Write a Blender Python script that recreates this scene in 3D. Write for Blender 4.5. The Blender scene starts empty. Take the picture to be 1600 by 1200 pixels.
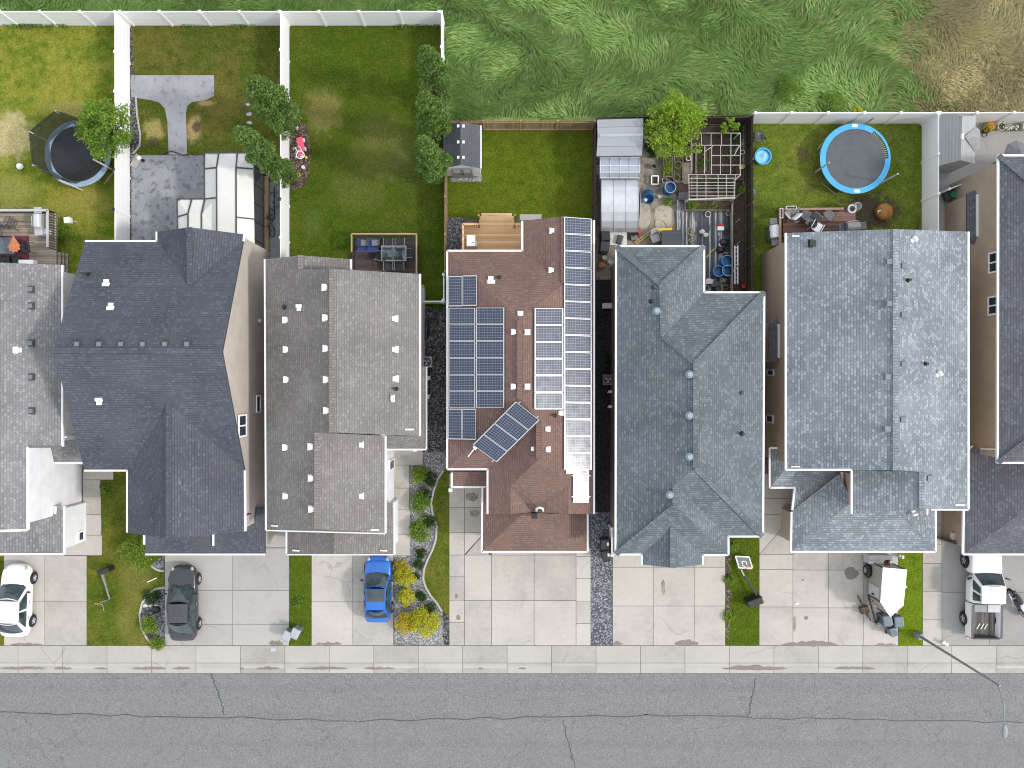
import bpy, math, random
import numpy as np
from mathutils import Vector, Matrix
random.seed(7); RNG = np.random.default_rng(11)
S = 0.04; H = 48.0            # metres per photo pixel on the ground, drone height
R = math.radians
scene = bpy.context.scene
COL = scene.collection

def P(px, py, z=0.0):
    k = S * (1 - z / H)
    return Vector(((px - 800) * k, (600 - py) * k, z))

class PL:
    """A roof plane: eave on side d ('L','R','T','B') seen at pixel e at height ze, with pitch p."""
    def __init__(s, d, e, ze, p):
        s.n = {'L': (1, 0), 'R': (-1, 0), 'T': (0, -1), 'B': (0, 1)}[d]
        k = S * (1 - ze / H)
        s.d = ((e - 800) * k * s.n[0]) if d in 'LR' else ((600 - e) * k * s.n[1])
        s.ze, s.p = ze, p
    def z(s, px, py):
        q = s.n[0] * (px - 800) * S + s.n[1] * (600 - py) * S
        return (s.ze + s.p * (q - s.d)) / (1 + s.p * q / H)
    def pt(s, px, py, up=0.0):
        v = P(px, py, s.z(px, py)); v.z += up
        return v
    def zw(s, x, y):
        return s.ze + s.p * (s.n[0] * x + s.n[1] * y - s.d)

# ------------------------------------------------------------------ mesh builder
class MB:
    def __init__(s):
        s.v = []; s.f = []; s.m = []; s.uv = {}
    def add(s, vs, fs, m=0, uvs=None):
        o = len(s.v)
        s.v += [Vector(v) for v in vs]
        for i, f in enumerate(fs):
            if uvs: s.uv[len(s.f)] = uvs[i]
            s.f.append([o + j for j in f]); s.m.append(m)
        return s
    def bx(s, x0, y0, z0, x1, y1, z1, m=0):
        v = [(x0,y0,z0),(x1,y0,z0),(x1,y1,z0),(x0,y1,z0),(x0,y0,z1),(x1,y0,z1),(x1,y1,z1),(x0,y1,z1)]
        return s.add(v, [(3,2,1,0),(4,5,6,7),(0,1,5,4),(1,2,6,5),(2,3,7,6),(3,0,4,7)], m)
    def box(s, c, size, rz=0.0, m=0, tilt=0.0, tp=1.0):
        """box standing with its base centre at c; tp shrinks the top"""
        hx, hy, hz = size[0]/2, size[1]/2, size[2]
        M = Matrix.Rotation(rz, 3, 'Z') @ Matrix.Rotation(tilt, 3, 'X')
        v = []
        for z, k in ((0, 1), (hz, tp)):
            for a, b in ((-1,-1),(1,-1),(1,1),(-1,1)):
                v.append(Vector(c) + M @ Vector((a*hx*k, b*hy*k, z)))
        return s.add(v, [(3,2,1,0),(4,5,6,7),(0,1,5,4),(1,2,6,5),(2,3,7,6),(3,0,4,7)], m)
    def prism(s, pts, z0, z1, m=0, mtop=None):
        n = len(pts)
        a = sum(pts[i][0]*pts[(i+1)%n][1]-pts[(i+1)%n][0]*pts[i][1] for i in range(n))
        if a < 0: pts = list(reversed(pts))
        v = [(p[0],p[1],z0) for p in pts] + [(p[0],p[1],z1) for p in pts]
        s.add(v, [tuple(range(n-1,-1,-1))] + [(i,(i+1)%n,n+(i+1)%n,n+i) for i in range(n)], m)
        return s.add([(p[0],p[1],z1) for p in pts], [tuple(range(n))], m if mtop is None else mtop)
    def bar(s, a, b, w, h=None, m=0):
        """rectangular bar between two points"""
        a, b = Vector(a), Vector(b); h = h or w
        d = (b - a).normalized()
        up = Vector((0,0,1)) if abs(d.z) < .95 else Vector((0,1,0))
        x = d.cross(up).normalized(); y = x.cross(d)
        v = [p + x*i*w/2 + y*j*h/2 for p in (a, b) for i, j in ((-1,-1),(1,-1),(1,1),(-1,1))]
        return s.add(v, [(3,2,1,0),(4,5,6,7),(0,1,5,4),(1,2,6,5),(2,3,7,6),(3,0,4,7)][:], m)
    def tube(s, path, r, n=8, m=0, cap=True):
        path = [Vector(p) for p in path]
        rs = r if isinstance(r, (list, tuple)) else [r]*len(path)
        rings = []; px = None
        for i, p in enumerate(path):
            d = (path[min(i+1,len(path)-1)] - path[max(i-1,0)]).normalized()
            if px is None:
                up = Vector((0,0,1)) if abs(d.z) < .9 else Vector((0,1,0))
                x = d.cross(up).normalized()
            else:
                x = (px - d*px.dot(d)).normalized()
            px = x; y = d.cross(x)
            rings.append([p + (x*math.cos(t)+y*math.sin(t))*rs[i] for t in [2*math.pi*k/n for k in range(n)]])
        v = [q for g in rings for q in g]
        f = [(i*n+k, i*n+(k+1)%n, (i+1)*n+(k+1)%n, (i+1)*n+k) for i in range(len(path)-1) for k in range(n)]
        if cap: f += [tuple(range(n-1,-1,-1)), tuple((len(path)-1)*n+k for k in range(n))]
        return s.add(v, f, m)
    def ring(s, c, R_, r, n=32, k=8, m=0, ax=(1,1)):
        path = [Vector(c)+Vector((math.cos(t)*R_*ax[0], math.sin(t)*R_*ax[1], 0)) for t in [2*math.pi*i/n for i in range(n)]]
        v=[]; f=[]
        for i in range(n):
            t=2*math.pi*i/n; o=Vector((math.cos(t),math.sin(t),0))
            for j in range(k):
                u=2*math.pi*j/k; v.append(path[i]+o*r*math.cos(u)+Vector((0,0,r*math.sin(u))))
                f.append((i*k+j,((i+1)%n)*k+j,((i+1)%n)*k+(j+1)%k,i*k+(j+1)%k))
        return s.add(v,f,m)
    def lathe(s, c, prof, n=20, m=0, axis='Z'):
        c = Vector(c); v = []; f = []
        for r, z in prof:
            for k in range(n):
                t = 2*math.pi*k/n
                q = Vector((r*math.cos(t), r*math.sin(t), z))
                if axis == 'X': q = Vector((q.z, q.x, q.y))
                if axis == 'Y': q = Vector((q.y, q.z, q.x))
                v.append(c + q)
        for i in range(len(prof)-1):
            for k in range(n):
                f.append((i*n+k, i*n+(k+1)%n, (i+1)*n+(k+1)%n, (i+1)*n+k))
        return s.add(v, f, m)
    def cyl(s, c, r, h, n=20, m=0, r2=None):
        r2 = r if r2 is None else r2
        return s.lathe(c, [(0.0005,0),(r,0),(r2,h),(0.0005,h)], n, m)
    def blob(s, c, rx, ry, rz, n=12, k=8, m=0, jit=0.0, rnd=None):
        v=[];f=[]; rnd = rnd or random
        for i in range(k+1):
            a = math.pi*i/k - math.pi/2
            for j in range(n):
                t = 2*math.pi*j/n; q = 1+jit*(rnd.random()-.5)*2
                v.append((c[0]+rx*q*max(math.cos(a),.02)*math.cos(t), c[1]+ry*q*max(math.cos(a),.02)*math.sin(t), c[2]+rz*q*math.sin(a)))
        for i in range(k):
            for j in range(n):
                f.append((i*n+j,i*n+(j+1)%n,(i+1)*n+(j+1)%n,(i+1)*n+j))
        return s.add(v,f,m)
    def patch(s, a, b, c, d, bow=(0,0,0), nu=6, nv=6, m=0):
        """curved panel with corners a b c d (counter-clockwise)"""
        a,b,c,d,bow = map(Vector,(a,b,c,d,bow)); v=[];f=[]
        for j in range(nv+1):
            t=j/nv
            for i in range(nu+1):
                u=i/nu
                p=(a*(1-u)+b*u)*(1-t)+(d*(1-u)+c*u)*t
                v.append(p+bow*(1-(2*u-1)**2)*(1-.35*(2*t-1)**2))
        for j in range(nv):
            for i in range(nu):
                o=j*(nu+1)+i; f.append((o,o+1,o+nu+2,o+nu+1))
        return s.add(v,f,m)
    def build(s, name, mats, parent=None, smooth=False, bevel=0.0, sub=0, loc=None):
        if not isinstance(mats, (list, tuple)): mats = [mats]
        org = Vector((0,0,0)); q = parent
        while q is not None: org += q.location; q = q.parent
        if loc is not None and parent is None: org = Vector(loc)
        me = bpy.data.meshes.new(name)
        me.from_pydata([tuple(v - org) for v in s.v], [], s.f)
        for mt in mats: me.materials.append(mt)
        me.polygons.foreach_set('material_index', s.m)
        if smooth: me.polygons.foreach_set('use_smooth', [True]*len(s.f))
        uvl = me.uv_layers.new(name='UVMap').data
        Z = Vector((0,0,1))
        for p in me.polygons:
            cu = s.uv.get(p.index)
            n = p.normal
            h = Z.cross(n)
            if h.length < .03: hx, sl = Vector((1,0,0)), Vector((0,1,0))
            else: hx = h.normalized(); sl = n.cross(hx)
            for i, li in enumerate(p.loop_indices):
                if cu: uvl[li].uv = cu[i]
                else:
                    w = s.v[me.loops[li].vertex_index]
                    uvl[li].uv = (w.dot(hx), w.dot(sl))
        o = bpy.data.objects.new(name, me); COL.objects.link(o)
        if parent is not None: o.parent = parent
        else: o.location = org
        if bevel:
            b = o.modifiers.new('bevel','BEVEL'); b.width = bevel; b.segments = 2; b.limit_method='ANGLE'; b.angle_limit=R(35)
        if sub:
            q = o.modifiers.new('sub','SUBSURF'); q.levels = sub; q.render_levels = sub
        return o

def tag(o, label=None, cat=None, group=None, kind=None):
    if label: o['label'] = label
    if cat: o['category'] = cat
    if group: o['group'] = group
    if kind: o['kind'] = kind
    return o
def thing(name, label, cat, loc=(0,0,0), group=None):
    o = bpy.data.objects.new(name, None); COL.objects.link(o); o.location = loc
    o.empty_display_size = .3
    return tag(o, label, cat, group)
def kids(o): return [c for c in COL.objects if c.parent == o]
def dup(root, loc, rz=0.0, label=None, scale=None, group=None):
    c = root.copy(); COL.objects.link(c); c.location = loc; c.rotation_euler = (0,0,rz)
    if label: c['label'] = label
    if group: c['group'] = group
    if scale: c.scale = (scale,)*3
    for ch in kids(root):
        d = ch.copy(); COL.objects.link(d); d.parent = c
        for g in kids(ch):
            e = g.copy(); COL.objects.link(e); e.parent = d
    return c
def place(root, loc, rz=0.0):
    root.location = loc; root.rotation_euler = (0,0,rz); return root
def single(mb, name, mats, label, cat, loc, group=None, **kw):
    return tag(mb.build(name, mats, loc=loc, **kw), label, cat, group)

# ------------------------------------------------------------------ materials
def new_mat(name):
    m = bpy.data.materials.new(name); m.use_nodes = True
    nt = m.node_tree; b = nt.nodes['Principled BSDF']
    return m, nt, b
def N(nt, t, **kw):
    n = nt.nodes.new(t)
    for k, v in kw.items():
        if k in ('operation','blend_type','data_type','noise_dimensions','feature','distance','interpolation','attribute_name','wave_type'): setattr(n, k, v)
        else: n.inputs[k].default_value = v
    return n
def L(nt, a, b): nt.links.new(a, b)
def math_(nt, op, a, b=None):
    n = nt.nodes.new('ShaderNodeMath'); n.operation = op
    for i, x in enumerate((a, b)):
        if x is None: continue
        if isinstance(x, (int, float)): n.inputs[i].default_value = x
        else: L(nt, x, n.inputs[i])
    return n.outputs[0]
def mix(nt, fac, a, b, mode='MIX'):
    n = nt.nodes.new('ShaderNodeMix'); n.data_type = 'RGBA'; n.blend_type = mode
    for sock, x in ((n.inputs[0], fac), (n.inputs[6], a), (n.inputs[7], b)):
        if isinstance(x, (int, float)): sock.default_value = x
        elif isinstance(x, tuple): sock.default_value = (*x[:3], 1)
        else: L(nt, x, sock)
    return n.outputs[2]
def ramp(nt, fac, stops):
    n = nt.nodes.new('ShaderNodeValToRGB'); e = n.color_ramp.elements
    while len(e) < len(stops): e.new(.5)
    for i, (p, c) in enumerate(stops):
        e[i].position = p; e[i].color = (*c, 1) if isinstance(c, tuple) else (c,c,c,1)
    L(nt, fac, n.inputs[0]); return n.outputs[0]
def noise(nt, vec, scale, detail=3, rough=.55):
    n = N(nt, 'ShaderNodeTexNoise', Scale=scale, Detail=detail, Roughness=rough)
    L(nt, vec, n.inputs['Vector']); return n.outputs['Fac']
def coord(nt, kind='Object'):
    return nt.nodes.new('ShaderNodeTexCoord').outputs[kind]
def wpos(nt): return nt.nodes.new('ShaderNodeNewGeometry').outputs['Position']
def bump(nt, b, hgt, strength=.3, dist=.02):
    n = N(nt, 'ShaderNodeBump', Strength=strength, Distance=dist)
    L(nt, hgt, n.inputs['Height']); L(nt, n.outputs[0], b.inputs['Normal'])

def pm(name, col, rough=.6, var=.15, scale=4, metal=0.0, bmp=0.0, spec=.5, coat=0.0):
    """painted / plain solid with uneven tone"""
    m, nt, b = new_mat(name); c = wpos(nt)
    f = noise(nt, c, scale, 4)
    f2 = noise(nt, c, scale*9, 2)
    f = math_(nt, 'ADD', math_(nt,'MULTIPLY',f,.7), math_(nt,'MULTIPLY',f2,.3))
    lo = tuple(x*(1-var) for x in col); hi = tuple(min(1,x*(1+var)) for x in col)
    L(nt, ramp(nt, f, [(.3, lo), (.7, hi)]), b.inputs['Base Color'])
    b.inputs['Roughness'].default_value = rough; b.inputs['Metallic'].default_value = metal
    b.inputs['Specular IOR Level'].default_value = spec; b.inputs['Coat Weight'].default_value = coat
    if bmp: bump(nt, b, f2, bmp, .02)
    return m

def shingle_mat(name, dark, light, tint=None, contrast=1.0, scale=1.0):
    m, nt, b = new_mat(name); uv = coord(nt, 'UV')
    br = N(nt, 'ShaderNodeTexBrick', Scale=1.0)
    br.inputs['Brick Width'].default_value = .19*scale; br.inputs['Row Height'].default_value = .142*scale
    br.inputs['Mortar Size'].default_value = .013*scale; br.inputs['Mortar Smooth'].default_value = .6
    br.inputs['Bias'].default_value = 0.0
    br.inputs['Color1'].default_value = (0,0,0,1); br.inputs['Color2'].default_value = (1,1,1,1); br.inputs['Mortar'].default_value = (0,0,0,1)
    br.offset = .37; br.squash = 1; L(nt, uv, br.inputs['Vector'])
    tab = N(nt, 'ShaderNodeSeparateColor'); L(nt, br.outputs['Color'], tab.inputs[0])
    t = tab.outputs[0]
    fine = noise(nt, uv, 13/scale, 3, .75); big = noise(nt, uv, .35, 3); gr = noise(nt, uv, 60, 2)
    f = math_(nt, 'ADD', math_(nt,'ADD', math_(nt,'MULTIPLY', math_(nt,'POWER',t,3.0), .22*contrast), .10), math_(nt,'MULTIPLY', fine, .34))
    f = math_(nt, 'ADD', f, math_(nt,'MULTIPLY', math_(nt,'SUBTRACT',big,.5), .38))
    f = math_(nt, 'ADD', f, math_(nt,'MULTIPLY', math_(nt,'SUBTRACT',gr,.5), .25))
    mid = tuple((x+y)/2 for x, y in zip(dark, light))
    c = ramp(nt, f, [(.12, dark), (.42, mid), (.85, light)])
    if tint:
        c = mix(nt, math_(nt,'MULTIPLY', ramp(nt, noise(nt, uv, .8, 2), [(.45,0.0),(.65,1.0)]), .5), c, tint)
    c = mix(nt, math_(nt,'MULTIPLY', br.outputs['Fac'], .28), c, tuple(x*.5 for x in dark))
    sv = N(nt, 'ShaderNodeSeparateXYZ'); L(nt, uv, sv.inputs[0])
    rowf = math_(nt,'FRACT', math_(nt,'DIVIDE', sv.outputs[1], .142*scale))
    cut = math_(nt,'MULTIPLY', ramp(nt, rowf, [(.0,1.0),(.24,.0)]), ramp(nt, noise(nt, uv, 2.3, 3), [(.35,.35),(.6,1.0)]))
    c = mix(nt, math_(nt,'MULTIPLY', cut, .62), c, tuple(x*.45 for x in dark))
    L(nt, c, b.inputs['Base Color'])
    b.inputs['Roughness'].default_value = .85; b.inputs['Specular IOR Level'].default_value = .3
    h = math_(nt, 'SUBTRACT', math_(nt,'MULTIPLY',t,.5), br.outputs['Fac'])
    bump(nt, b, math_(nt,'ADD',h,math_(nt,'MULTIPLY',gr,.6)), .55, .015)
    return m

def siding_mat(name, col, lap=.12, var=.08):
    m, nt, b = new_mat(name); uv = coord(nt, 'UV')
    sp = N(nt, 'ShaderNodeSeparateXYZ'); L(nt, uv, sp.inputs[0])
    fr = math_(nt, 'FRACT', math_(nt, 'DIVIDE', sp.outputs[1], lap))
    ln = ramp(nt, fr, [(0.0, .62), (.10, 1.0)])
    nz = noise(nt, wpos(nt), 1.3, 4)
    c = ramp(nt, nz, [(.3, tuple(x*(1-var) for x in col)), (.7, tuple(min(1,x*(1+var)) for x in col))])
    c = mix(nt, 1.0, c, ln, 'MULTIPLY')
    L(nt, c, b.inputs['Base Color']); b.inputs['Roughness'].default_value = .55
    bump(nt, b, fr, .4, .02)
    return m

def plank_mat(name, cols, w=.14, along='x', gap=.06, rough=.75, peel=None):
    """boards with their own tone; cols = three tones. Coordinates in metres on the UV map"""
    m, nt, b = new_mat(name); uv = coord(nt, 'UV')
    sp = N(nt, 'ShaderNodeSeparateXYZ'); L(nt, uv, sp.inputs[0])
    a, c_ = (sp.outputs[0], sp.outputs[1]) if along == 'x' else (sp.outputs[1], sp.outputs[0])
    q = math_(nt, 'DIVIDE', c_, w); idx = math_(nt, 'FLOOR', q); fr = math_(nt, 'FRACT', q)
    wn = N(nt, 'ShaderNodeTexWhiteNoise'); wn.noise_dimensions = '1D'; L(nt, idx, wn.inputs['W'])
    cmb = N(nt, 'ShaderNodeCombineXYZ'); L(nt, math_(nt,'MULTIPLY',a,1.2), cmb.inputs[0]); L(nt, math_(nt,'MULTIPLY',c_,14), cmb.inputs[1])
    gr = noise(nt, cmb.outputs[0], 2.2, 4); big = noise(nt, uv, .9, 3)
    f = math_(nt,'ADD',math_(nt,'MULTIPLY',wn.outputs['Value'],.4),math_(nt,'ADD',math_(nt,'MULTIPLY',gr,.4),math_(nt,'MULTIPLY',big,.25)))
    c = ramp(nt, f, [(.2,cols[0]),(.5,cols[1]),(.85,cols[2])])
    if peel:
        c = mix(nt, ramp(nt, math_(nt,'ADD',math_(nt,'MULTIPLY',noise(nt,cmb.outputs[0],.9,5,.7),.7),math_(nt,'MULTIPLY',wn.outputs['Value'],.3)), [(.52,0.0),(.60,1.0)]), c, peel)
    edge = ramp(nt, math_(nt,'ABSOLUTE',math_(nt,'SUBTRACT',fr,.5)), [(.5-gap-.01,1.0),(.5-gap*.3,.22)])
    c = mix(nt, 1.0, c, edge, 'MULTIPLY')
    L(nt, c, b.inputs['Base Color']); b.inputs['Roughness'].default_value = rough
    bump(nt, b, edge, .5, .01)
    return m

def grass_mat(name, dark, mid, dry, dryamt=.5, seed=0.0, patches=(), bare=(.11,.09,.065)):
    m, nt, b = new_mat(name); c = wpos(nt)
    mp = N(nt, 'ShaderNodeMapping'); mp.inputs['Location'].default_value = (seed, seed*1.7, 0); L(nt, c, mp.inputs[0]); v = mp.outputs[0]
    f1 = noise(nt, v, .32, 4, .6); f2 = noise(nt, v, 1.6, 4, .65); f3 = noise(nt, v, 9, 4, .75); f4 = noise(nt, v, 30, 2, .7)
    base = ramp(nt, math_(nt,'ADD',math_(nt,'MULTIPLY',f2,.6),math_(nt,'MULTIPLY',f3,.4)), [(.3,dark),(.68,mid)])
    dr = math_(nt,'ADD',math_(nt,'MULTIPLY',f1,.62),math_(nt,'MULTIPLY',f2,.38))
    base = mix(nt, math_(nt,'MULTIPLY',ramp(nt, dr, [(.44,0.0),(.60,1.0)]), dryamt), base, dry)
    fine = ramp(nt, math_(nt,'ADD',math_(nt,'MULTIPLY',f3,.45),math_(nt,'MULTIPLY',f4,.55)), [(.34,.42),(.5,.95),(.66,1.6)])
    for (px,py,rx,ry,amt,col) in patches:
        k = S; q = N(nt,'ShaderNodeMapping'); q.inputs['Location'].default_value = (-(px-800)*k/(rx*k), -(600-py)*k/(ry*k), 0); q.inputs['Scale'].default_value = (1/(rx*k),1/(ry*k),0)
        L(nt, c, q.inputs[0]); ln_ = nt.nodes.new('ShaderNodeVectorMath'); ln_.operation='LENGTH'; L(nt, q.outputs[0], ln_.inputs[0])
        dd = math_(nt,'ADD', ln_.outputs['Value'], math_(nt,'MULTIPLY', math_(nt,'SUBTRACT', math_(nt,'ADD',math_(nt,'MULTIPLY',f2,.7),math_(nt,'MULTIPLY',f3,.3)), .5), 2.6))
        base = mix(nt, math_(nt,'MULTIPLY', ramp(nt, dd, [(.55,1.0),(1.05,0.0)]), amt), base, col)
    base = mix(nt, 1.0, base, fine, 'MULTIPLY')
    fl = ramp(nt, noise(nt, v, 7.5, 0), [(.80,0.0),(.83,1.0)])
    base = mix(nt, math_(nt,'MULTIPLY',fl,.35), base, (.35,.36,.2))
    L(nt, base, b.inputs['Base Color']); b.inputs['Roughness'].default_value = .95; b.inputs['Specular IOR Level'].default_value = .05
    bump(nt, b, math_(nt,'ADD',f3,math_(nt,'MULTIPLY',f4,.8)), .8, .06)
    return m

def concrete_mat(name, col, stain=.18, seed=0., blot=(.2,.18,.15), th=.66, lanes=False):
    m, nt, b = new_mat(name); c = wpos(nt)
    mp = N(nt, 'ShaderNodeMapping'); mp.inputs['Location'].default_value = (seed, -seed, 0); L(nt, c, mp.inputs[0]); v = mp.outputs[0]
    f1 = noise(nt, v, .45, 5, .6); f2 = noise(nt, v, 3.5, 5, .7); f3 = noise(nt, v, 40, 2)
    isl = nt.nodes.new('ShaderNodeNewGeometry').outputs['Random Per Island']
    f = math_(nt,'ADD',math_(nt,'ADD',math_(nt,'MULTIPLY',f1,.45),math_(nt,'MULTIPLY',f2,.25)),math_(nt,'ADD',math_(nt,'MULTIPLY',isl,.24),math_(nt,'MULTIPLY',f3,.11)))
    cc = ramp(nt, f, [(.34, tuple(x*(1-stain) for x in col)), (.5, col), (.66, tuple(min(1,x*(1+stain*.6)) for x in col))])
    sp = ramp(nt, noise(nt, v, 1.1 if th>.6 else 2.2, 6, .72), [(th-.04,0.0),(th+.06,1.0)])
    cc = mix(nt, math_(nt,'MULTIPLY',sp,.28 if th>.6 else .6), cc, blot)
    if not lanes:
        vo = N(nt,'ShaderNodeTexVoronoi',Scale=.16); vo.feature='DISTANCE_TO_EDGE'
        wv = nt.nodes.new('ShaderNodeVectorMath'); wv.operation='ADD'; nz = N(nt,'ShaderNodeTexNoise',Scale=.9,Detail=5); L(nt,v,nz.inputs['Vector'])
        L(nt,v,wv.inputs[0]); L(nt,nz.outputs['Color'],wv.inputs[1]); L(nt,wv.outputs[0],vo.inputs['Vector'])
        cr = math_(nt,'MULTIPLY', ramp(nt, vo.outputs['Distance'], [(.0,1.0),(.007,0.0)]), ramp(nt, noise(nt, v, .25, 2), [(.5,0.0),(.6,1.0)]))
        cc = mix(nt, math_(nt,'MULTIPLY',cr,.4), cc, tuple(x*.35 for x in col))
    else:
        vo = N(nt,'ShaderNodeTexVoronoi',Scale=.22); vo.feature='DISTANCE_TO_EDGE'
        wv = nt.nodes.new('ShaderNodeVectorMath'); wv.operation='ADD'; nz = N(nt,'ShaderNodeTexNoise',Scale=1.3,Detail=4); L(nt,v,nz.inputs['Vector'])
        L(nt,v,wv.inputs[0]); L(nt,nz.outputs['Color'],wv.inputs[1]); L(nt,wv.outputs[0],vo.inputs['Vector'])
        cr = ramp(nt, vo.outputs['Distance'], [(.0,1.0),(.006,0.0)])
        cc = mix(nt, math_(nt,'MULTIPLY',cr,.75), cc, tuple(x*.25 for x in col))
        sx = N(nt,'ShaderNodeSeparateXYZ'); L(nt,c,sx.inputs[0])
        w_ = math_(nt,'SINE', math_(nt,'MULTIPLY', math_(nt,'ADD',sx.outputs[1],math_(nt,'MULTIPLY',f1,.5)), 3.6))
        cc = mix(nt, math_(nt,'MULTIPLY',ramp(nt,w_,[(.3,0.0),(1.0,1.0)]),.25), cc, tuple(x*.55 for x in col))
        ag = N(nt,'ShaderNodeTexVoronoi',Scale=28.0); L(nt,c,ag.inputs['Vector']); sc = N(nt,'ShaderNodeSeparateColor'); L(nt,ag.outputs['Color'],sc.inputs[0])
        cc = mix(nt, .5, cc, ramp(nt, sc.outputs[0], [(.0,tuple(x*.5 for x in col)),(.6,col),(1.0,tuple(x*1.9 for x in col))]))
    L(nt, cc, b.inputs['Base Color']); b.inputs['Roughness'].default_value = .85
    bump(nt, b, f3, .15, .01)
    return m

def gravel_mat(name, cols, scale=14):
    m, nt, b = new_mat(name); c = wpos(nt)
    vo = N(nt, 'ShaderNodeTexVoronoi', Scale=scale); vo.feature = 'F1'; L(nt, c, vo.inputs['Vector'])
    sp = N(nt, 'ShaderNodeSeparateColor'); L(nt, vo.outputs['Color'], sp.inputs[0])
    cc = ramp(nt, sp.outputs[0], [(.1, cols[0]), (.5, cols[1]), (.95, cols[2])])
    big = noise(nt, c, .8, 3)
    cc = mix(nt, 1.0, cc, ramp(nt, big, [(.3,.75),(.7,1.15)]), 'MULTIPLY')
    ed = ramp(nt, vo.outputs['Distance'], [(.25, 1.0), (.62, .45)])
    cc = mix(nt, 1.0, cc, ed, 'MULTIPLY')
    L(nt, cc, b.inputs['Base Color']); b.inputs['Roughness'].default_value = .8
    bump(nt, b, ed, .9, .03)
    return m

def leaf_mat(name, a, bcol, c3=None, trans=.35):
    m, nt, b = new_mat(name)
    g = nt.nodes.new('ShaderNodeNewGeometry')
    r = g.outputs['Random Per Island']; big = noise(nt, g.outputs['Position'], .7, 4)
    f = math_(nt,'ADD',math_(nt,'MULTIPLY',r,.55),math_(nt,'MULTIPLY',big,.5))
    st = [(.15,a),(.62,bcol)] + ([(.9,c3)] if c3 else [])
    c = ramp(nt, f, st); L(nt, c, b.inputs['Base Color'])
    b.inputs['Roughness'].default_value = .55; b.inputs['Specular IOR Level'].default_value = .35
    tr = nt.nodes.new('ShaderNodeBsdfTranslucent'); L(nt, c, tr.inputs['Color'])
    ms = nt.nodes.new('ShaderNodeMixShader'); ms.inputs[0].default_value = trans
    L(nt, b.outputs[0], ms.inputs[1]); L(nt, tr.outputs[0], ms.inputs[2])
    L(nt, ms.outputs[0], nt.nodes['Material Output'].inputs['Surface'])
    return m

def glass_mat(name, col=(.03,.04,.05), rough=.06):
    m, nt, b = new_mat(name)
    nz = noise(nt, wpos(nt), 2.0, 3)
    L(nt, ramp(nt, nz, [(.3, tuple(x*.6 for x in col)), (.7, tuple(x*1.4 for x in col))]), b.inputs['Base Color'])
    b.inputs['Roughness'].default_value = rough; b.inputs['Specular IOR Level'].default_value = .5
    return m

def clear_mat(name, col, alpha=.5, rough=.25):
    """translucent sheet (polycarbonate, net) seen through"""
    m, nt, b = new_mat(name)
    nz = noise(nt, wpos(nt), 1.5, 4)
    L(nt, ramp(nt, nz, [(.3, tuple(x*.8 for x in col)), (.7, col)]), b.inputs['Base Color'])
    b.inputs['Roughness'].default_value = rough; b.inputs['Alpha'].default_value = alpha
    return m

def solar_mat(name, c1, c2, line):
    m, nt, b = new_mat(name); uv = coord(nt, 'UV')
    sp = N(nt, 'ShaderNodeSeparateXYZ'); L(nt, uv, sp.inputs[0])
    def ln(o, w):
        return math_(nt,'GREATER_THAN',math_(nt,'ABSOLUTE',math_(nt,'SUBTRACT',math_(nt,'FRACT',o),.5)),.5-w)
    g = math_(nt,'MAXIMUM', ln(sp.outputs[0],.04), ln(sp.outputs[1],.06))
    wv = nt.nodes.new('ShaderNodeTexWhiteNoise'); wv.noise_dimensions='2D'
    fl = nt.nodes.new('ShaderNodeVectorMath'); fl.operation='FLOOR'; L(nt, uv, fl.inputs[0]); L(nt, fl.outputs[0], wv.inputs['Vector'])
    f = math_(nt,'ADD',math_(nt,'MULTIPLY',wv.outputs['Value'],.6),math_(nt,'MULTIPLY',noise(nt,wpos(nt),1.2,3),.6))
    c = mix(nt, f, c1, c2)
    c = mix(nt, g, c, line)
    L(nt, c, b.inputs['Base Color']); b.inputs['Roughness'].default_value = .22
    b.inputs['Specular IOR Level'].default_value = .6
    L(nt, ramp(nt, noise(nt, wpos(nt), 2.5, 5), [(.3,.15),(.7,.24)]), b.inputs['Roughness'])
    return m

M = {}
M['white']   = pm('white_vinyl', (.86,.86,.87), .4, .06, 2)
M['gutter']  = pm('white_aluminium', (.74,.74,.74), .4, .08, 3)
M['offwhite']= pm('off_white', (.62,.61,.58), .5, .1, 3)
M['black']   = pm('black_plastic', (.018,.018,.02), .45, .3, 5)
M['rubber']  = pm('rubber', (.012,.012,.013), .7, .3, 5)
M['dgrey']   = pm('dark_grey_paint', (.05,.052,.058), .5, .2, 5)
M['mgrey']   = pm('mid_grey_paint', (.2,.205,.215), .5, .15, 5)
M['lgrey']   = pm('light_grey_paint', (.42,.43,.45), .5, .12, 5)
M['steel']   = pm('galvanised_steel', (.5,.51,.53), .35, .15, 4, metal=.7)
M['alu']     = pm('aluminium', (.56,.57,.59), .3, .1, 4, metal=.5)
M['bluebar'] = pm('blue_barrel_plastic', (.012,.09,.24), .4, .2, 3)
M['blue']    = pm('light_blue_vinyl', (.06,.36,.66), .45, .12, 2)
M['bluegrey']= pm('pale_blue_pad', (.28,.4,.5), .5, .15, 2)
M['tramp']   = pm('trampoline_mesh', (.028,.03,.036), .7, .2, 2)
M['tramp2']  = pm('faded_trampoline_mesh', (.085,.092,.105), .75, .15, 2)
M['yellow']  = pm('yellow_plastic', (.7,.52,.03), .5, .15, 3)
M['red']     = pm('red_plastic', (.45,.02,.025), .45, .2, 3)
M['pink']    = pm('pink_plastic', (.75,.12,.2), .45, .12, 3)
M['orange']  = pm('orange_fabric', (.75,.30,.15), .8, .15, 3)
M['tan']     = pm('tan_wood', (.36,.25,.15), .75, .2, 4, bmp=.2)
M['brownw']  = pm('brown_wood', (.10,.06,.04), .75, .25, 4, bmp=.2)
M['rust']    = pm('rusty_brown', (.30,.13,.02), .55, .45, 3)
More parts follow.
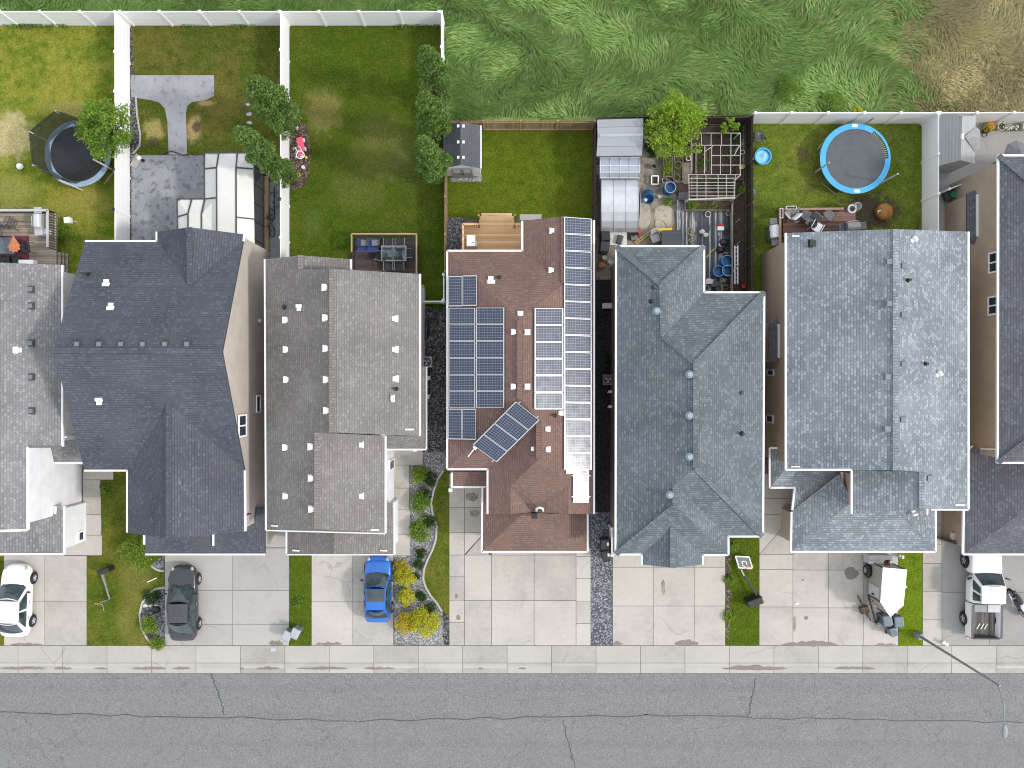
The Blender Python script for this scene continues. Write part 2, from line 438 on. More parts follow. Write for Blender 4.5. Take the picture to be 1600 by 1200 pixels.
M['terracotta'] = pm('terracotta', (.30,.12,.06), .8, .2, 4)
M['soil']    = pm('soil', (.06,.045,.032), .95, .4, 3, bmp=.8)
M['mulch']   = gravel_mat('mulch', [(.06,.04,.03),(.13,.09,.06),(.30,.23,.17)], 11)
M['bluefab'] = pm('navy_fabric', (.03,.045,.16), .8, .3, 6)
M['greyfab'] = pm('grey_fabric', (.16,.165,.175), .9, .2, 6)
M['dfab']    = pm('charcoal_fabric', (.035,.037,.042), .9, .3, 6)
M['purple']  = pm('plum_rug', (.13,.03,.055), .95, .35, 3)
M['trunk']   = pm('bark', (.12,.09,.065), .9, .3, 8, bmp=.6)
M['glass']   = glass_mat('window_glass', (.03,.04,.055)); M['glass'].node_tree.nodes['Principled BSDF'].inputs['Specular IOR Level'].default_value = .12
M['carglass']= glass_mat('car_glass', (.025,.045,.052)); M['carglass'].node_tree.nodes['Principled BSDF'].inputs['Specular IOR Level'].default_value = .9
M['tableglass'] = glass_mat('table_glass', (.09,.12,.14), .12)
M['paintw']  = pm('white_car_paint', (.80,.80,.81), .22, .02, 1, coat=.6)
M['paintg']  = pm('grey_car_paint', (.040,.042,.047), .25, .08, 1, metal=.3, coat=.5)
M['paintb']  = pm('blue_car_paint', (.008,.125,.50), .2, .05, 1, metal=.3, coat=1.0)
M['chrome']  = pm('bright_trim', (.7,.7,.72), .15, .05, 3, metal=.9)
M['lamp']    = pm('lamp_lens', (.30,.32,.34), .1, .1, 8)
M['tail']    = pm('tail_lens', (.35,.015,.015), .15, .1, 8)
M['sh_navy'] = shingle_mat('navy_shingles', (.036,.043,.056), (.152,.170,.208), (.085,.08,.098), .9)
M['sh_lgrey']= shingle_mat('light_grey_shingles', (0.115,0.115,0.118), (0.400,0.400,0.405), None, .9)
M['sh_taupe']= shingle_mat('taupe_shingles', (.118,.108,.101), (.345,.327,.312), None, .75)
M['sh_red']  = shingle_mat('red_brown_shingles', (0.113,0.071,0.060), (0.292,0.192,0.164), (.19,.115,.092), .8)
M['sh_slate']= shingle_mat('slate_shingles', (.062,.076,.087), (.242,.284,.310), None, 1.0)
M['sh_pale'] = shingle_mat('pale_slate_shingles', (.098,.117,.135), (.44,.482,.52), None, 1.15, 1.05)
M['sh_dark'] = shingle_mat('dark_slate_shingles', (0.053,0.057,0.071), (0.221,0.231,0.263), (.10,.09,.105), 1.0)
M['shed_rib'] = plank_mat('pale_grey_shed_sheet', [(.26,.27,.28),(.30,.31,.32),(.33,.34,.35)], .2, 'x', .03, .5)
M['sh_shed'] = shingle_mat('shed_shingles', (.06,.065,.075), (.16,.17,.19), None, .5)
M['sid_w']   = siding_mat('white_siding', (.76,.77,.80))
M['sid_be']  = siding_mat('beige_siding', (.50,.445,.40))
M['sid_br']  = siding_mat('brown_siding', (.42,.335,.26))
M['sid_gr']  = siding_mat('grey_siding', (.36,.36,.37))
M['sid_tan'] = siding_mat('tan_siding', (.34,.27,.23))
M['solar_b'] = solar_mat('solar_cells', (.010,.017,.042), (.022,.036,.075), (.22,.25,.29))
M['solar_glare'] = solar_mat('glare_solar_cells', (.016,.022,.048), (.035,.046,.085), (.24,.265,.30))  # lighter copy of the solar cells, with sky glare put into the colour
M['meadow']  = grass_mat('meadow_ground', (.12,.21,.05), (.21,.33,.095), (.32,.36,.13), .6, 3, [(1640,120,270,100,.95,(.42,.36,.21)),(960,90,60,40,.5,(.34,.33,.13)),(1200,60,80,40,.5,(.36,.33,.15))])
M['g_y1']    = grass_mat('dry_lawn', (0.080,0.126,0.011), (0.148,0.204,0.021), (0.295,0.266,0.050), .75, 1, [(18,212,40,45,.8,(.50,.42,.22)),(20,300,45,28,.35,(.42,.34,.13)),(120,172,60,14,.5,(.36,.31,.12)),(140,318,40,26,.35,(.36,.29,.09)),(40,330,60,12,.4,(.36,.29,.1))])
M['g_y2']    = grass_mat('patchy_lawn', (0.050,0.073,0.010), (0.096,0.119,0.018), (0.175,0.135,0.037), .6, 5, [(303,200,14,26,.75,(.40,.30,.14)),(308,198,9,10,.8,(.06,.05,.035)),(240,205,20,22,.7,(.40,.33,.13)),(240,222,14,9,.7,(.07,.055,.035)),(320,162,16,6,.7,(.42,.31,.16)),(390,170,26,30,.35,(.07,.08,.03))])
M['g_y3']    = grass_mat('green_lawn', (0.039,0.074,0.006), (0.077,0.120,0.011), (0.106,0.106,0.018), .45, 9, [(505,175,36,44,.5,(.28,.23,.085)),(600,230,60,60,.3,(.22,.20,.07)),(560,300,50,40,.25,(.2,.19,.06)),(490,350,16,26,.22,(.13,.20,.06)),(640,260,40,50,.4,(.10,.11,.035))])
M['g_y4']    = grass_mat('bright_lawn', (0.061,0.098,0.007), (0.110,0.152,0.013), (0.160,0.156,0.020), .35, 13)
M['g_y6']    = grass_mat('weedy_lawn', (0.066,0.105,0.013), (0.155,0.208,0.029), (0.209,0.195,0.041), .4, 17, [(1358,332,52,36,.95,(.085,.07,.05)),(1256,243,16,14,.6,(.12,.09,.05)),(1278,275,20,16,.4,(.10,.09,.03)),(1265,292,14,9,.5,(.09,.08,.03)),(1180,340,14,60,.4,(.09,.10,.03))])
M['g_f']     = grass_mat('front_lawn', (0.056,0.087,0.009), (0.103,0.140,0.016), (0.180,0.155,0.032), .6, 21, [(212,905,30,55,.32,(.27,.23,.07)),(222,1000,26,14,.3,(.28,.22,.07)),(195,970,18,30,.3,(.28,.24,.08))])
M['g_fd']    = grass_mat('deep_front_lawn', (0.049,0.085,0.006), (0.091,0.136,0.011), (0.106,0.126,0.016), .3, 25)
M['g_fl']    = grass_mat('lime_front_lawn', (0.082,0.140,0.007), (0.147,0.225,0.013), (0.176,0.216,0.018), .3, 29)
M['conc']    = concrete_mat('pale_concrete', (.415,.39,.35), .22, 0)
M['conc2']   = concrete_mat('grey_concrete', (.365,.355,.335), .16, 7)
M['conc3']   = concrete_mat('mid_grey_concrete', (.30,.292,.28), .16, 9)  # darker grey concrete of the right-hand driveway and yard
M['walkc']   = concrete_mat('sidewalk_concrete', (.365,.345,.315), .2, 15, (.24,.21,.19))
M['stamp']   = concrete_mat('stamped_concrete', (.235,.245,.265), .55, 19, (.05,.055,.06), .56)
M['pathc']   = concrete_mat('grey_path_concrete', (.27,.275,.29), .35, 23, (.12,.12,.13), .58)
M['dirtc']   = concrete_mat('dirty_concrete', (.24,.215,.175), .6, 27, (.07,.055,.045), .54)
M['asphalt'] = concrete_mat('asphalt', (.165,.165,.165), .3, 31, (.07,.07,.07), .6, True)
M['damp']    = concrete_mat('damp_concrete', (.19,.165,.145), .3, 33)
M['joint']   = pm('joint_dirt', (.13,.115,.10), .95, .3, 3)
M['gr_pale'] = gravel_mat('pale_gravel', [(.20,.20,.21),(.33,.33,.335),(.58,.57,.57)], 14)
M['gr_blue'] = gravel_mat('blue_gravel', [(.08,.085,.105),(.18,.19,.22),(.46,.47,.51)], 13)
M['gr_dark'] = gravel_mat('dark_gravel', [(.03,.03,.033),(.09,.09,.095),(.30,.30,.30)], 11)
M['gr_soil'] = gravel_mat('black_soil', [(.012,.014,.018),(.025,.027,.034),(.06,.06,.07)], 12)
M['deck_br'] = plank_mat('brown_deck', [(.035,.024,.022),(.06,.042,.038),(.085,.06,.054)], .14, 'x')
M['deck_ced']= plank_mat('cedar_deck', [(.50,.29,.12),(.68,.42,.21),(.78,.55,.33)], .14, 'x', .03)
M['deck_old']= plank_mat('weathered_deck', [(.15,.12,.09),(.30,.25,.19),(.45,.39,.31)], .14, 'x')
M['deck_red']= plank_mat('red_deck', [(.10,.045,.035),(.18,.095,.075),(.26,.16,.13)], .14, 'x')
M['deck_dk'] = plank_mat('peeling_grey_deck', [(.03,.035,.042),(.07,.08,.095),(.14,.15,.165)], .12, 'y', .06, .75, (.42,.42,.40))
M['fw_tan']  = plank_mat('fence_boards', [(.16,.10,.05),(.27,.18,.10),(.38,.27,.16)], .14, 'y')
M['fw_dark'] = plank_mat('dark_fence_boards', [(.012,.010,.008),(.03,.025,.02),(.065,.055,.045)], .14, 'y')
M['oldwood'] = pm('old_grey_wood', (.20,.17,.13), .85, .35, 3, bmp=.3)
M['canopy']  = pm('canopy_sheet', (.60,.60,.57), .35, .06, 1)
M['poly']    = clear_mat('polycarbonate', (.62,.65,.69), .80, .22)
M['ghglass'] = clear_mat('greenhouse_glass', (.46,.52,.60), .72, .12)
M['net']     = clear_mat('safety_net', (.018,.02,.02), .72, .9)
M['water']   = glass_mat('pool_water', (.22,.55,.75), .05)
M['lf_mid']  = leaf_mat('mid_green_leaves', (.10,.20,.02), (.22,.36,.045), (.40,.52,.10), .5)
M['lf_dark'] = leaf_mat('dark_green_leaves', (.075,.155,.03), (.18,.29,.065), (.33,.44,.13), .48)
M['lf_lime'] = leaf_mat('lime_leaves', (.16,.28,.02), (.30,.45,.04), (.46,.58,.09), .45)
M['lf_shrub']= leaf_mat('shrub_leaves', (.11,.20,.02), (.24,.36,.04), (.40,.50,.08), .4)
M['lf_yel']  = leaf_mat('yellow_leaves', (.36,.40,.02), (.66,.63,.04), (.80,.74,.08), .45)
M['lf_gold'] = leaf_mat('gold_leaves', (.42,.31,.03), (.68,.55,.05), (.78,.68,.08), .45)
M['lf_deep'] = leaf_mat('deep_shrub_leaves', (.02,.055,.012), (.05,.11,.02), (.09,.17,.03))
M['blade']   = leaf_mat('grass_blades', (.25,.43,.09), (.42,.62,.20), (.64,.77,.38), .5)
M['blade2']  = leaf_mat('straw_blades', (.42,.38,.18), (.62,.54,.30), (.74,.66,.42), .5)
M['barwood'] = pm('weathered_white_bars', (.42,.40,.37), .7, .25, 3)
M['flower']  = pm('white_flowers', (.8,.78,.72), .7, .1, 8)
M['tar'] = pm('tar', (.055,.055,.057), .6, .2, 3); M['asphalt2'] = concrete_mat('newer_asphalt', (.115,.115,.117), .25, 51, (.05,.05,.05), .6, True)
M['dirtc2'] = concrete_mat('sandy_concrete', (.36,.33,.27), .4, 41, (.14,.12,.09), .57)
# ================================================================== THE SETTING
def inset(poly, d):
    n = len(poly)
    a = sum(poly[i][0]*poly[(i+1)%n][1]-poly[(i+1)%n][0]*poly[i][1] for i in range(n))
    sg = 1 if a > 0 else -1
    out = []
    for i in range(n):
        p0, p1, p2 = [Vector(poly[(i+k)%n][:2]) for k in (-1,0,1)]
        e1, e2 = (p1-p0), (p2-p1)
        if e1.length < 1e-4 or e2.length < 1e-4:
            e = e1 if e1.length > e2.length else e2
            e1 = e2 = e
        e1.normalize(); e2.normalize()
        n1 = Vector((-e1.y, e1.x))*sg; n2 = Vector((-e2.y, e2.x))*sg
        b = n1 + n2
        if b.length < .05: b = n1.copy()
        b.normalize(); c = max(.35, b.dot(n1))
        out.append(p1 + b*(d/c))
    return out
def wob(pts, step=.5, amp=.05, seed=1):
    """subdivide an outline and roughen it"""
    rr = random.Random(seed); out = []
    for i in range(len(pts)):
        a, b = Vector(pts[i][:2]), Vector(pts[(i+1)%len(pts)][:2])
        n = max(1, int((b-a).length/step)); nn = Vector((-(b-a).y,(b-a).x)).normalized()
        for k in range(n):
            out.append(a.lerp(b, k/n) + (nn*rr.uniform(-amp, amp) if k else Vector((0,0))))
    return out
def sheet(name, px, z, mat, rough=0.0, seed=1, kind='structure'):
    pts = [P(*p)[:2] for p in px]
    if rough: pts = wob(pts, .35, rough, seed)
    mb = MB()
    n = len(pts)
    a = sum(pts[i][0]*pts[(i+1)%n][1]-pts[(i+1)%n][0]*pts[i][1] for i in range(n))
    if a < 0: pts = pts[::-1]
    mb.add([(p[0],p[1],z) for p in pts], [tuple(range(n))])
    o = mb.build(name, mat); o['kind'] = kind
    return o
def rect(x0,y0,x1,y1): return [(x0,y0),(x1,y0),(x1,y1),(x0,y1)]
def slabs(name, polys, mat, z0=-.02, z1=.05, gap=.014, base=True):
    mb = MB()
    for q in polys:
        if len(q) == 4 and not isinstance(q[0], (tuple, list)): q = rect(*q)
        mb.prism([tuple(v) for v in inset([P(*p)[:2] for p in q], gap)], z0, z1)
    o = mb.build(name, mat); o['kind'] = 'structure'
    return o
def grid(xs, ys): return [(xs[i],ys[j],xs[i+1],ys[j+1]) for i in range(len(xs)-1) for j in range(len(ys)-1)]

g = MB(); g.add([(-160,-160,0),(160,-160,0),(160,160,0),(-160,160,0)], [(0,1,2,3)])
g.build('ground', M['joint'])['kind'] = 'structure'

# --- street side
sheet('road', [(-900,1052),(2500,1052),(2500,1360),(-900,1360)], -.06+.075, M['asphalt'])
rp = random.Random(8)
for x0,y0,x1,y1 in ((-60,1112,560,1126),(560,1126,1010,1118),(1010,1118,1680,1131),(330,1052,352,1118),(1180,1060,1168,1122),(880,1126,905,1230)):
    n=24; pl=[]
    for i in range(n+1):
        t=i/n; pl.append((x0+(x1-x0)*t+rp.uniform(-2.2,2.2), y0+(y1-y0)*t+rp.uniform(-2.2,2.2)))
    mb=MB(); w_=.7
    for (a,b),(c,d) in zip(pl,pl[1:]):
        nx,ny=-(d-b),(c-a); q=math.hypot(nx,ny) or 1; nx,ny=nx/q*w_,ny/q*w_
        mb.add([P(a+nx,b+ny,.0195),P(c+nx,d+ny,.0195),P(c-nx,d-ny,.0195),P(a-nx,b-ny,.0195)],[(0,1,2,3)])
    mb.build('crack_seal', M['tar'])['kind']='structure'
0 and sheet('road_patch', [(598,1066),(742,1064),(744,1098),(600,1101)], .0185, M['asphalt2'])
xs = [-320+69.4*i for i in range(39)]
slabs('sidewalk', grid([x+2 for x in xs], [1008.5,1035.5]), M['walkc'], gap=.012)
mb = MB()
for i in range(len(xs)-1):                     # rolled kerb and gutter pan
    a, b = P(xs[i]+2,0).x+.012, P(xs[i+1]+2,0).x-.012
    ys = [P(0,y).y for y in (1035.8,1040,1044,1051.5)]; zs = [.05,.045,.028,.03]
    for k in range(3):
        mb.add([(a,ys[k+1],zs[k+1]),(b,ys[k+1],zs[k+1]),(b,ys[k],zs[k]),(a,ys[k],zs[k])],[(0,1,2,3)])
mb.build('kerb', M['walkc'])['kind'] = 'structure'
# damp streaks in the gutter and silt by the driveway lips
rr = random.Random(5)
def streak(name, x0, x1, y, h, seed, z=.054, mat=M['damp']):
    r2 = random.Random(seed); n = 14; top=[]; bot=[]
    for i in range(n+1):
        t=i/n; w=math.sin(math.pi*t)**.6
        top.append((x0+(x1-x0)*t, y-h*w*r2.uniform(.35,1))); bot.append((x0+(x1-x0)*t, y+h*w*r2.uniform(.15,.45)))
    sheet(name, top+bot[::-1], z, mat)
for i,(a,b,h) in enumerate([(0,72,4),(85,113,4),(148,168,2.5),(205,262,4),(270,298,4),(375,382,3),(400,438,4),(463,545,4),(569,617,4),(747,755,2.5),(810,822,2.5),(1127,1230,6.5),(1303,1368,4)]):
    streak('puddle', a, b, 1044.5, h, 40+i, .0535)
for i,(a,b,y,h) in enumerate([(420,443,1006,9),(492,535,1006,5),(1053,1092,1006,9),(1220,1310,1007,8),(1365,1400,1008,5),(15,68,1007,4),(957,972,1006,6)]):
    streak('silt', a, b, y, h, 70+i, .0545, M['damp'])

# --- driveways and walks (slabs with open joints)
slabs('driveway', grid([7,70.5,136],[868,940,1008.3]), M['conc'])
slabs('walkway', [(100,836,160,867.5),(130,804,158.5,836),(130,775,158,804),(130,749.5,157.5,775),(130,733,178,749.5)], M['conc'])
slabs('driveway', grid([258,364,452],[856,922,975,1008.3]) + [[(416,800),(447,800),(447,855.5),(416,855.5)]], M['conc2'])
slabs('driveway', grid([487,551.5,615],[860,940,1008.3]), M['conc'])
slabs('walkway', [(613,834.5,641,868),(613,796.5,641,834.5),(613,762.5,640,796.5),(613,726.5,640,762.5),(605,700,661,726.5)], M['conc'])
slabs('driveway', [(702,740,726,792.5),(726,740,756,792.5),(702,792.5,726,832),(726,792.5,760,832)] +
      [[(702,832),(726,832),(726,867),(702,867)],[(726,832),(757,832),(726,866)],[(757.5,832),(764,832),(764,867),(727,867)]] +
      [(702,867,726,901),(702,901,726,937.5),(702,937.5,726,972),(702,972,726,1008.3)] +
      grid([768,834.5,900],[855,867,938,1008.3]) + grid([726,768],[867,938,1008.3]) + [(900,855,923,869),(900,869,923,904),(900,904,923,940),(900,940,923,974),(900,974,923,1008.3)], M['conc'])
slabs('driveway', grid([957,1020.5,1084.5,1133],[862,886,946.5,1008.3]), M['conc'])
slabs('driveway', [(1186,866,1238.5,889.5),(1186,889.5,1238.5,948),(1186,948,1238.5,1008.3)] +
      grid([1238.5,1294,1349,1403],[850,890.5,949.5,1008.4]), M['conc'])
slabs('walkway', [[(1188,740),(1240,740),(1240,779),(1188,779)],(1190,779,1240,804),[(1186,804),(1240,804),(1186,866)],[(1240,804),(1240,866),(1186,866)]], M['conc'])
slabs('walkway', grid([1441,1471],[780,820,850,880,923.5,968,1008.4]), M['conc'])
slabs('driveway', grid([1471,1545,1640],[800,925,1008.4]), M['conc3'])

# damp patches on the wide driveways
for i,(cx,cy,w,h) in enumerate([(1330,896,13,12),(1254,906,2.4,2.2),(1259,965,4,3.8),(738,776,12,9),(742,802,11,7),(716,964,4.2,5.5),(713,931,3,4.5),(1036,917,4,17),(1241,975,3.5,16)]):
    r2 = random.Random(i)
    sheet('stain', [(cx+w*math.cos(t)*r2.uniform(.6,1), cy+h*math.sin(t)*r2.uniform(.6,1)) for t in [2*math.pi*k/14 for k in range(14)]], .0545, M['damp'] if i in (0,1,2,5,6) else M['dirtc'])

# --- front yards
sheet('lawn', rect(-60,840,7,1008), .03, M['g_f'], .03, 2)
sheet('lawn', [(136,869),(160,869),(158,735),(215,735),(258,830),(258,1010),(136,1010)], .03, M['g_f'], .04, 3)
sheet('lawn', [(453,862),(486,862),(490,1010),(441,1010),(442,977),(453,975)], .03, M['g_fd'], .035, 4)
sheet('gravel_bed', [(640,700),(702,700),(702,1008),(616,1008),(616,868),(641,868)], .02, M['gr_pale'])
sheet('gravel_path', rect(656,470,702,706), .024, M['gr_dark'])
crescent = [(702,728),(693,735),(684,748),(677,768),(673,786),(676,803),(682,822),(681,842),(676,858),(668,874),(662,890),(661,905),(665,918),(672,930),(681,941),(690,955),(702,962)]
sheet('lawn', crescent, .034, M['g_f'], .01, 5)
mb = MB(); mb.tube([P(*p, .05) for p in crescent[1:-1]], .075, 6); mb.build('lawn_edging', M['conc2'])['kind'] = 'structure'
sheet('gravel_strip', rect(923,795,957,1008), .02, M['gr_blue'])
sheet('gravel_strip', rect(692,940,702,1008), .026, M['gr_dark'])
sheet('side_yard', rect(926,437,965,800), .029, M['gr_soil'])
sheet('lawn', rect(1133,830,1186,1010), .03, M['g_fd'], .04, 6)
sheet('planting_strip', [(1134,845),(1143,850),(1140,900),(1142,950),(1138,1000),(1134,1000)], .034, M['mulch'], .14, 8)
sheet('lawn', rect(1403.5,860,1441,1011), .03, M['g_fl'], .03, 7)
sheet('rock_bed', [(257,868),(236,882),(246,889),(257,892)], .036, M['gr_blue'])
bed = [(258,918),(244,920),(232,928),(222,942),(218,960),(221,982),(230,998),(240,1008),(258,1009)]
sheet('rock_bed', bed, .036, M['gr_blue'])
mb = MB(); mb.tube([P(*p, .05) for p in bed[:-1]], .07, 6); mb.tube([P(*p,.05) for p in [(236,884),(243,889),(250,892),(257,892)]], .07, 6)
mb.build('bed_edging', M['conc'])['kind'] = 'structure'

# --- back yards
sheet('lawn', rect(-330,40,203,450), .03, M['g_y1'], 0)
sheet('lawn', rect(203,40,452,244), .03, M['g_y2'], 0)
sheet('lawn', rect(452,40,696,480), .03, M['g_y3'], 0)
sheet('lawn', rect(698,203,926,342), .03, M['g_y4'], .05, 12)
sheet('lawn', rect(1163,193,1440,470), .03, M['g_y6'], 0)
sheet('meadow', [(697,-3300),(4700,-3300),(4700,186),(927,186),(927,203),(697,203)], .026, M['meadow'])
sheet('meadow', [(-3100,-3300),(697,-3300),(697,40),(-3100,40)], .026, M['meadow'])
0 and sheet('meadow', [(1390,140),(1950,140),(1950,192),(1390,192)], .034, M['mulch'], .15, 44)
sheet('patio', rect(206,243,400,390), .05, M['stamp'])
sheet('patio', rect(400,285,452,430), .045, M['pathc'])
sheet('path', [(264,242),(262,190),(258,170),(250,161),(236,157),(205,152),(205,118),(335,118),(335,150),(322,157),(300,160),(293,166),(291,178),(293,242)], .05, M['pathc'])
sheet('mulch_strip', [(203,40),(206,40),(212,160),(215,185),(218,215),(217,232),(206,243),(203,243)], .036, M['gr_dark'])
mb = MB(); mb.tube([P(*p,.05) for p in [(212,150),(214,180),(219,210),(218,228),(208,240)]], .06, 6); mb.build('bed_edging', M['conc2'])['kind']='structure'
sheet('rock_strip', rect(203,243,206.5,400), .042, M['gr_dark'])
sheet('mulch_bed', [(453,196),(466,192),(478,194),(481,206),(484,225),(486,250),(483,270),(476,290),(466,297),(453,296)], .036, M['mulch'], .05, 9)
sheet('gravel_path', rect(699,340,728,395), .034, M['gr_blue'])
sheet('gravel_pad', rect(704,274,753,284), .036, M['gr_pale'])
sheet('patio', rect(812,335,846,344), .05, M['conc2'])
sheet('yard_ground', [(926,186),(1163,186),(1163,460),(926,460)], .02, M['dirtc'])
sheet('soil_patch', [(1065,196),(1160,196),(1160,318),(1062,318),(1030,240)], .026, M['soil'], .1, 31)
sheet('soil_patch', rect(1140,300,1163,460), .028, M['soil'], .03, 32)
sheet('sand_patch', [(998,310),(1012,312),(1017,340),(1010,358),(998,365)], .03, M['dirtc2'], .12, 33)
sheet('sand_patch', [(1024,326),(1040,318),(1052,328),(1054,350),(1044,362),(1026,356),(1022,340)], .034, M['dirtc2'], .12, 34)
0 and sheet('dirt_patch', [(1330,296),(1360,290),(1385,298),(1392,330),(1396,365),(1320,380),(1300,330)], .036, M['dirtc'], .22, 10)
0 and sheet('dirt_patch', [(1248,235),(1258,230),(1268,240),(1262,254),(1250,252)], .036, M['dirtc'], .2, 14)
sheet('patio', rect(1441,193,1720,330), .03, M['conc3'])
sheet('patio', rect(1441,330,1500,780), .028, M['conc2'])
for i,(x,y,w) in enumerate([(389,164,5),(390,179,5.5),(390.5,192,5),(391,204,4)]):
    r2 = random.Random(i+3)
    mb = MB(); mb.prism([tuple(P(x+w*math.cos(t)*r2.uniform(.7,1), y+w*.62*math.sin(t)*r2.uniform(.7,1))[:2]) for t in [2*math.pi*k/9 for k in range(9)]], .0, .07)
    single(mb, 'stepping_stone', M['conc2'], ['pale stepping stone nearest the top of the row in the patchy lawn','second stepping stone down the row in the patchy lawn','third stepping stone down the row in the patchy lawn','smallest stepping stone, nearest the leaning tree'][i], 'stepping stone', P(x,y), 'stepping stones in the lawn', bevel=.01)
# ================================================================== HOUSES
M['vent_w'] = pm('white_vent', (.78,.78,.77), .45, .06, 4)
M['vent_d'] = pm('dark_vent', (.10,.105,.12), .5, .2, 4)
M['vent_g'] = pm('grey_vent', (.15,.17,.20), .45, .15, 4)
M['vent_s'] = pm('metal_vent', (.26,.31,.36), .5, .1, 4, metal=.2)

def roof(parent, name, mat, V, faces, thick=.15, edge=None, ridges=(), cap=None):
    mb = MB(); names = list(V); idx = {n:i for i,n in enumerate(names)}
    top = [V[n] for n in names]
    mb.v = [v.copy() for v in top] + [v - Vector((0,0,thick)) for v in top]
    n = len(top); edges = {}
    for f in faces:
        q = [idx[k] for k in f]
        nz = sum((top[q[i]].x*top[q[(i+1)%len(q)]].y - top[q[(i+1)%len(q)]].x*top[q[i]].y) for i in range(len(q)))
        if nz < 0: q = q[::-1]
        mb.f.append(q); mb.m.append(0)
        mb.f.append([i+n for i in q[::-1]]); mb.m.append(1)
        for i in range(len(q)): edges[(q[i], q[(i+1)%len(q)])] = 1
    for a, b in edges:
        if (b, a) not in edges:
            mb.f.append([a, a+n, b+n, b]); mb.m.append(1)
    for a, b in ridges:
        p, q = V[a], V[b]
        mb.bar(p + Vector((0,0,.02)), q + Vector((0,0,.02)), .30, .04, 2)
    return mb.build(name, [mat, edge or M['gutter'], cap or mat], parent)

def gutters(rf, V, pairs, mat=None, w=.12, name='gutter'):
    for a, b in pairs:
        p = V[a] if isinstance(a, str) else a; q = V[b] if isinstance(b, str) else b
        mb = MB(); mb.bar(p + Vector((0,0,-.045)), q + Vector((0,0,-.045)), w, .13)
        mb.build(name, mat or M['gutter'], rf)

def walls(parent, outline, mat, d=.28, drop=.12, name='wall', z0=-.1):
    pts = inset([(v.x, v.y) for v in outline], d)
    mb = MB(); n = len(pts)
    a = sum(outline[i].x*outline[(i+1)%n].y - outline[(i+1)%n].x*outline[i].y for i in range(n))
    v = [(p.x,p.y,z0) for p in pts] + [(p.x,p.y,outline[i].z-drop) for i,p in enumerate(pts)]
    fs = [(i,(i+1)%n,n+(i+1)%n,n+i) for i in range(n)]
    if a < 0: fs = [f[::-1] for f in fs]
    return mb.add(v, fs).build(name, mat, parent)

def win_x(parent, xw, s, y0, y1, z0, z1, panes=2, frame=None, name='window'):
    """window in a wall whose face looks along s*x"""
    y0, y1 = min(y0,y1), max(y0,y1); f = MB(); t = .09
    for a,b,c,d in ((y0,z0,y1,z0+t),(y0,z1-t,y1,z1),(y0,z0+t,y0+t,z1-t),(y1-t,z0+t,y1,z1-t)):
        f.bx(min(xw,xw+s*.07),a,b,max(xw,xw+s*.07),c,d)
    for k in range(1,panes):
        ym = y0+(y1-y0)*k/panes; f.bx(min(xw,xw+s*.06),ym-.04,z0+t,max(xw,xw+s*.06),ym+.04,z1-t)
    fo = f.build(name, frame or M['white'], parent)
    g_ = MB(); g_.bx(min(xw,xw+s*.03),y0+.05,z0+.05,max(xw,xw+s*.03),y1-.05,z1-.05); g_.build('pane', M['glass'], fo)
    return fo

def vent(rf, pl, px, py, kind='box', mat=None, size=.34, rz=0.0):
    p = pl.pt(px, py) if isinstance(pl, PL) else P(px, py, pl)
    mb = MB(); mat = mat or M['vent_w']
    two = None
    if kind == 'box' and mat is M['vent_d']:
        mb.box(p+Vector((0,0,-.05)), (size*1.12,size*1.12,.10), rz, tp=.95); mb.box(p+Vector((0,0,.04)), (size*.66,size*.66,.06), rz, m=1)
        mat = [M['dgrey'], M['vent_g']]; nm = 'roof_vent'
    elif kind == 'box':       # low-profile box with flange
        mb.box(p+Vector((0,0,-.05)), (size*.98,size*.98,.07), rz); mb.box(p+Vector((0,0,.0)), (size*.8,size*.76,.13), rz, tp=.9)
        nm = 'roof_vent'
    elif kind == 'hood':    # hooded exhaust: a neck and a wider hood
        mb.box(p+Vector((0,0,-.05)), (size*1.1,size*.7,.1), rz); mb.box(p+Vector((math.cos(rz)*.1,math.sin(rz)*.1,.03)), (size*.62,size*1.15,.15), rz, tp=.7)
        nm = 'exhaust_hood'
    elif kind == 'pipe':
        mb.cyl(p+Vector((0,0,-.1)), .075, .42, 12); mb.cyl(p+Vector((0,0,-.06)), .16, .1, 12, r2=.1)
        nm = 'vent_pipe'
    elif kind == 'drum':    # round metal attic vent with a cap
        mb.cyl(p+Vector((0,0,-.08)), .15, .3, 16); mb.cyl(p+Vector((0,0,.18)), .22, .16, 16, r2=.12)
        mb.bar(p+Vector((.2,-.17,.1)), p+Vector((.2,.17,.1)), .06, .12)
        nm = 'attic_vent'
    return mb.build(nm, mat, rf, smooth=False)

# ---------------------------------------------------------------- house 1: far left, light grey roof
h1 = thing('house', 'two-storey house with light grey shingles and white siding behind the white car', 'house', P(-40,640))
pr = PL('R',97,5.2,.4); xl = -170
V = {'a':pr.pt(97,414),'b':pr.pt(97,698),'c':pr.pt(43,698),'d':pr.pt(43,828),'e':pr.pt(-60,832),'f':pr.pt(-60,408)}
zr = V['e'].z
V['g'] = P(-230,838,5.2); V['h'] = P(-230,408,5.2)
rf = roof(h1,'roof',M['sh_lgrey'],V,[['a','b','c','d','e','f'],['f','e','g','h']],ridges=[('e','f')])
gutters(rf,V,[('a','b'),('c','d'),('d','e')])
gutters(rf,V,[('b','c')],M['vent_d'])
walls(h1,[V[k] for k in 'abcdeghf'][:5]+[V['g'],V['h'],V['f']],M['sid_w'])
for (x,y) in [(48,452),(48,478),(48,536),(48.5,589),(49,642)]:
    o = vent(rf,pr,x,y,'box',M['vent_d'],.36)
vent(rf,pr,28,547,'hood',M['vent_w'],.36,math.pi); 
pg = PL('R',100,2.8,.42)
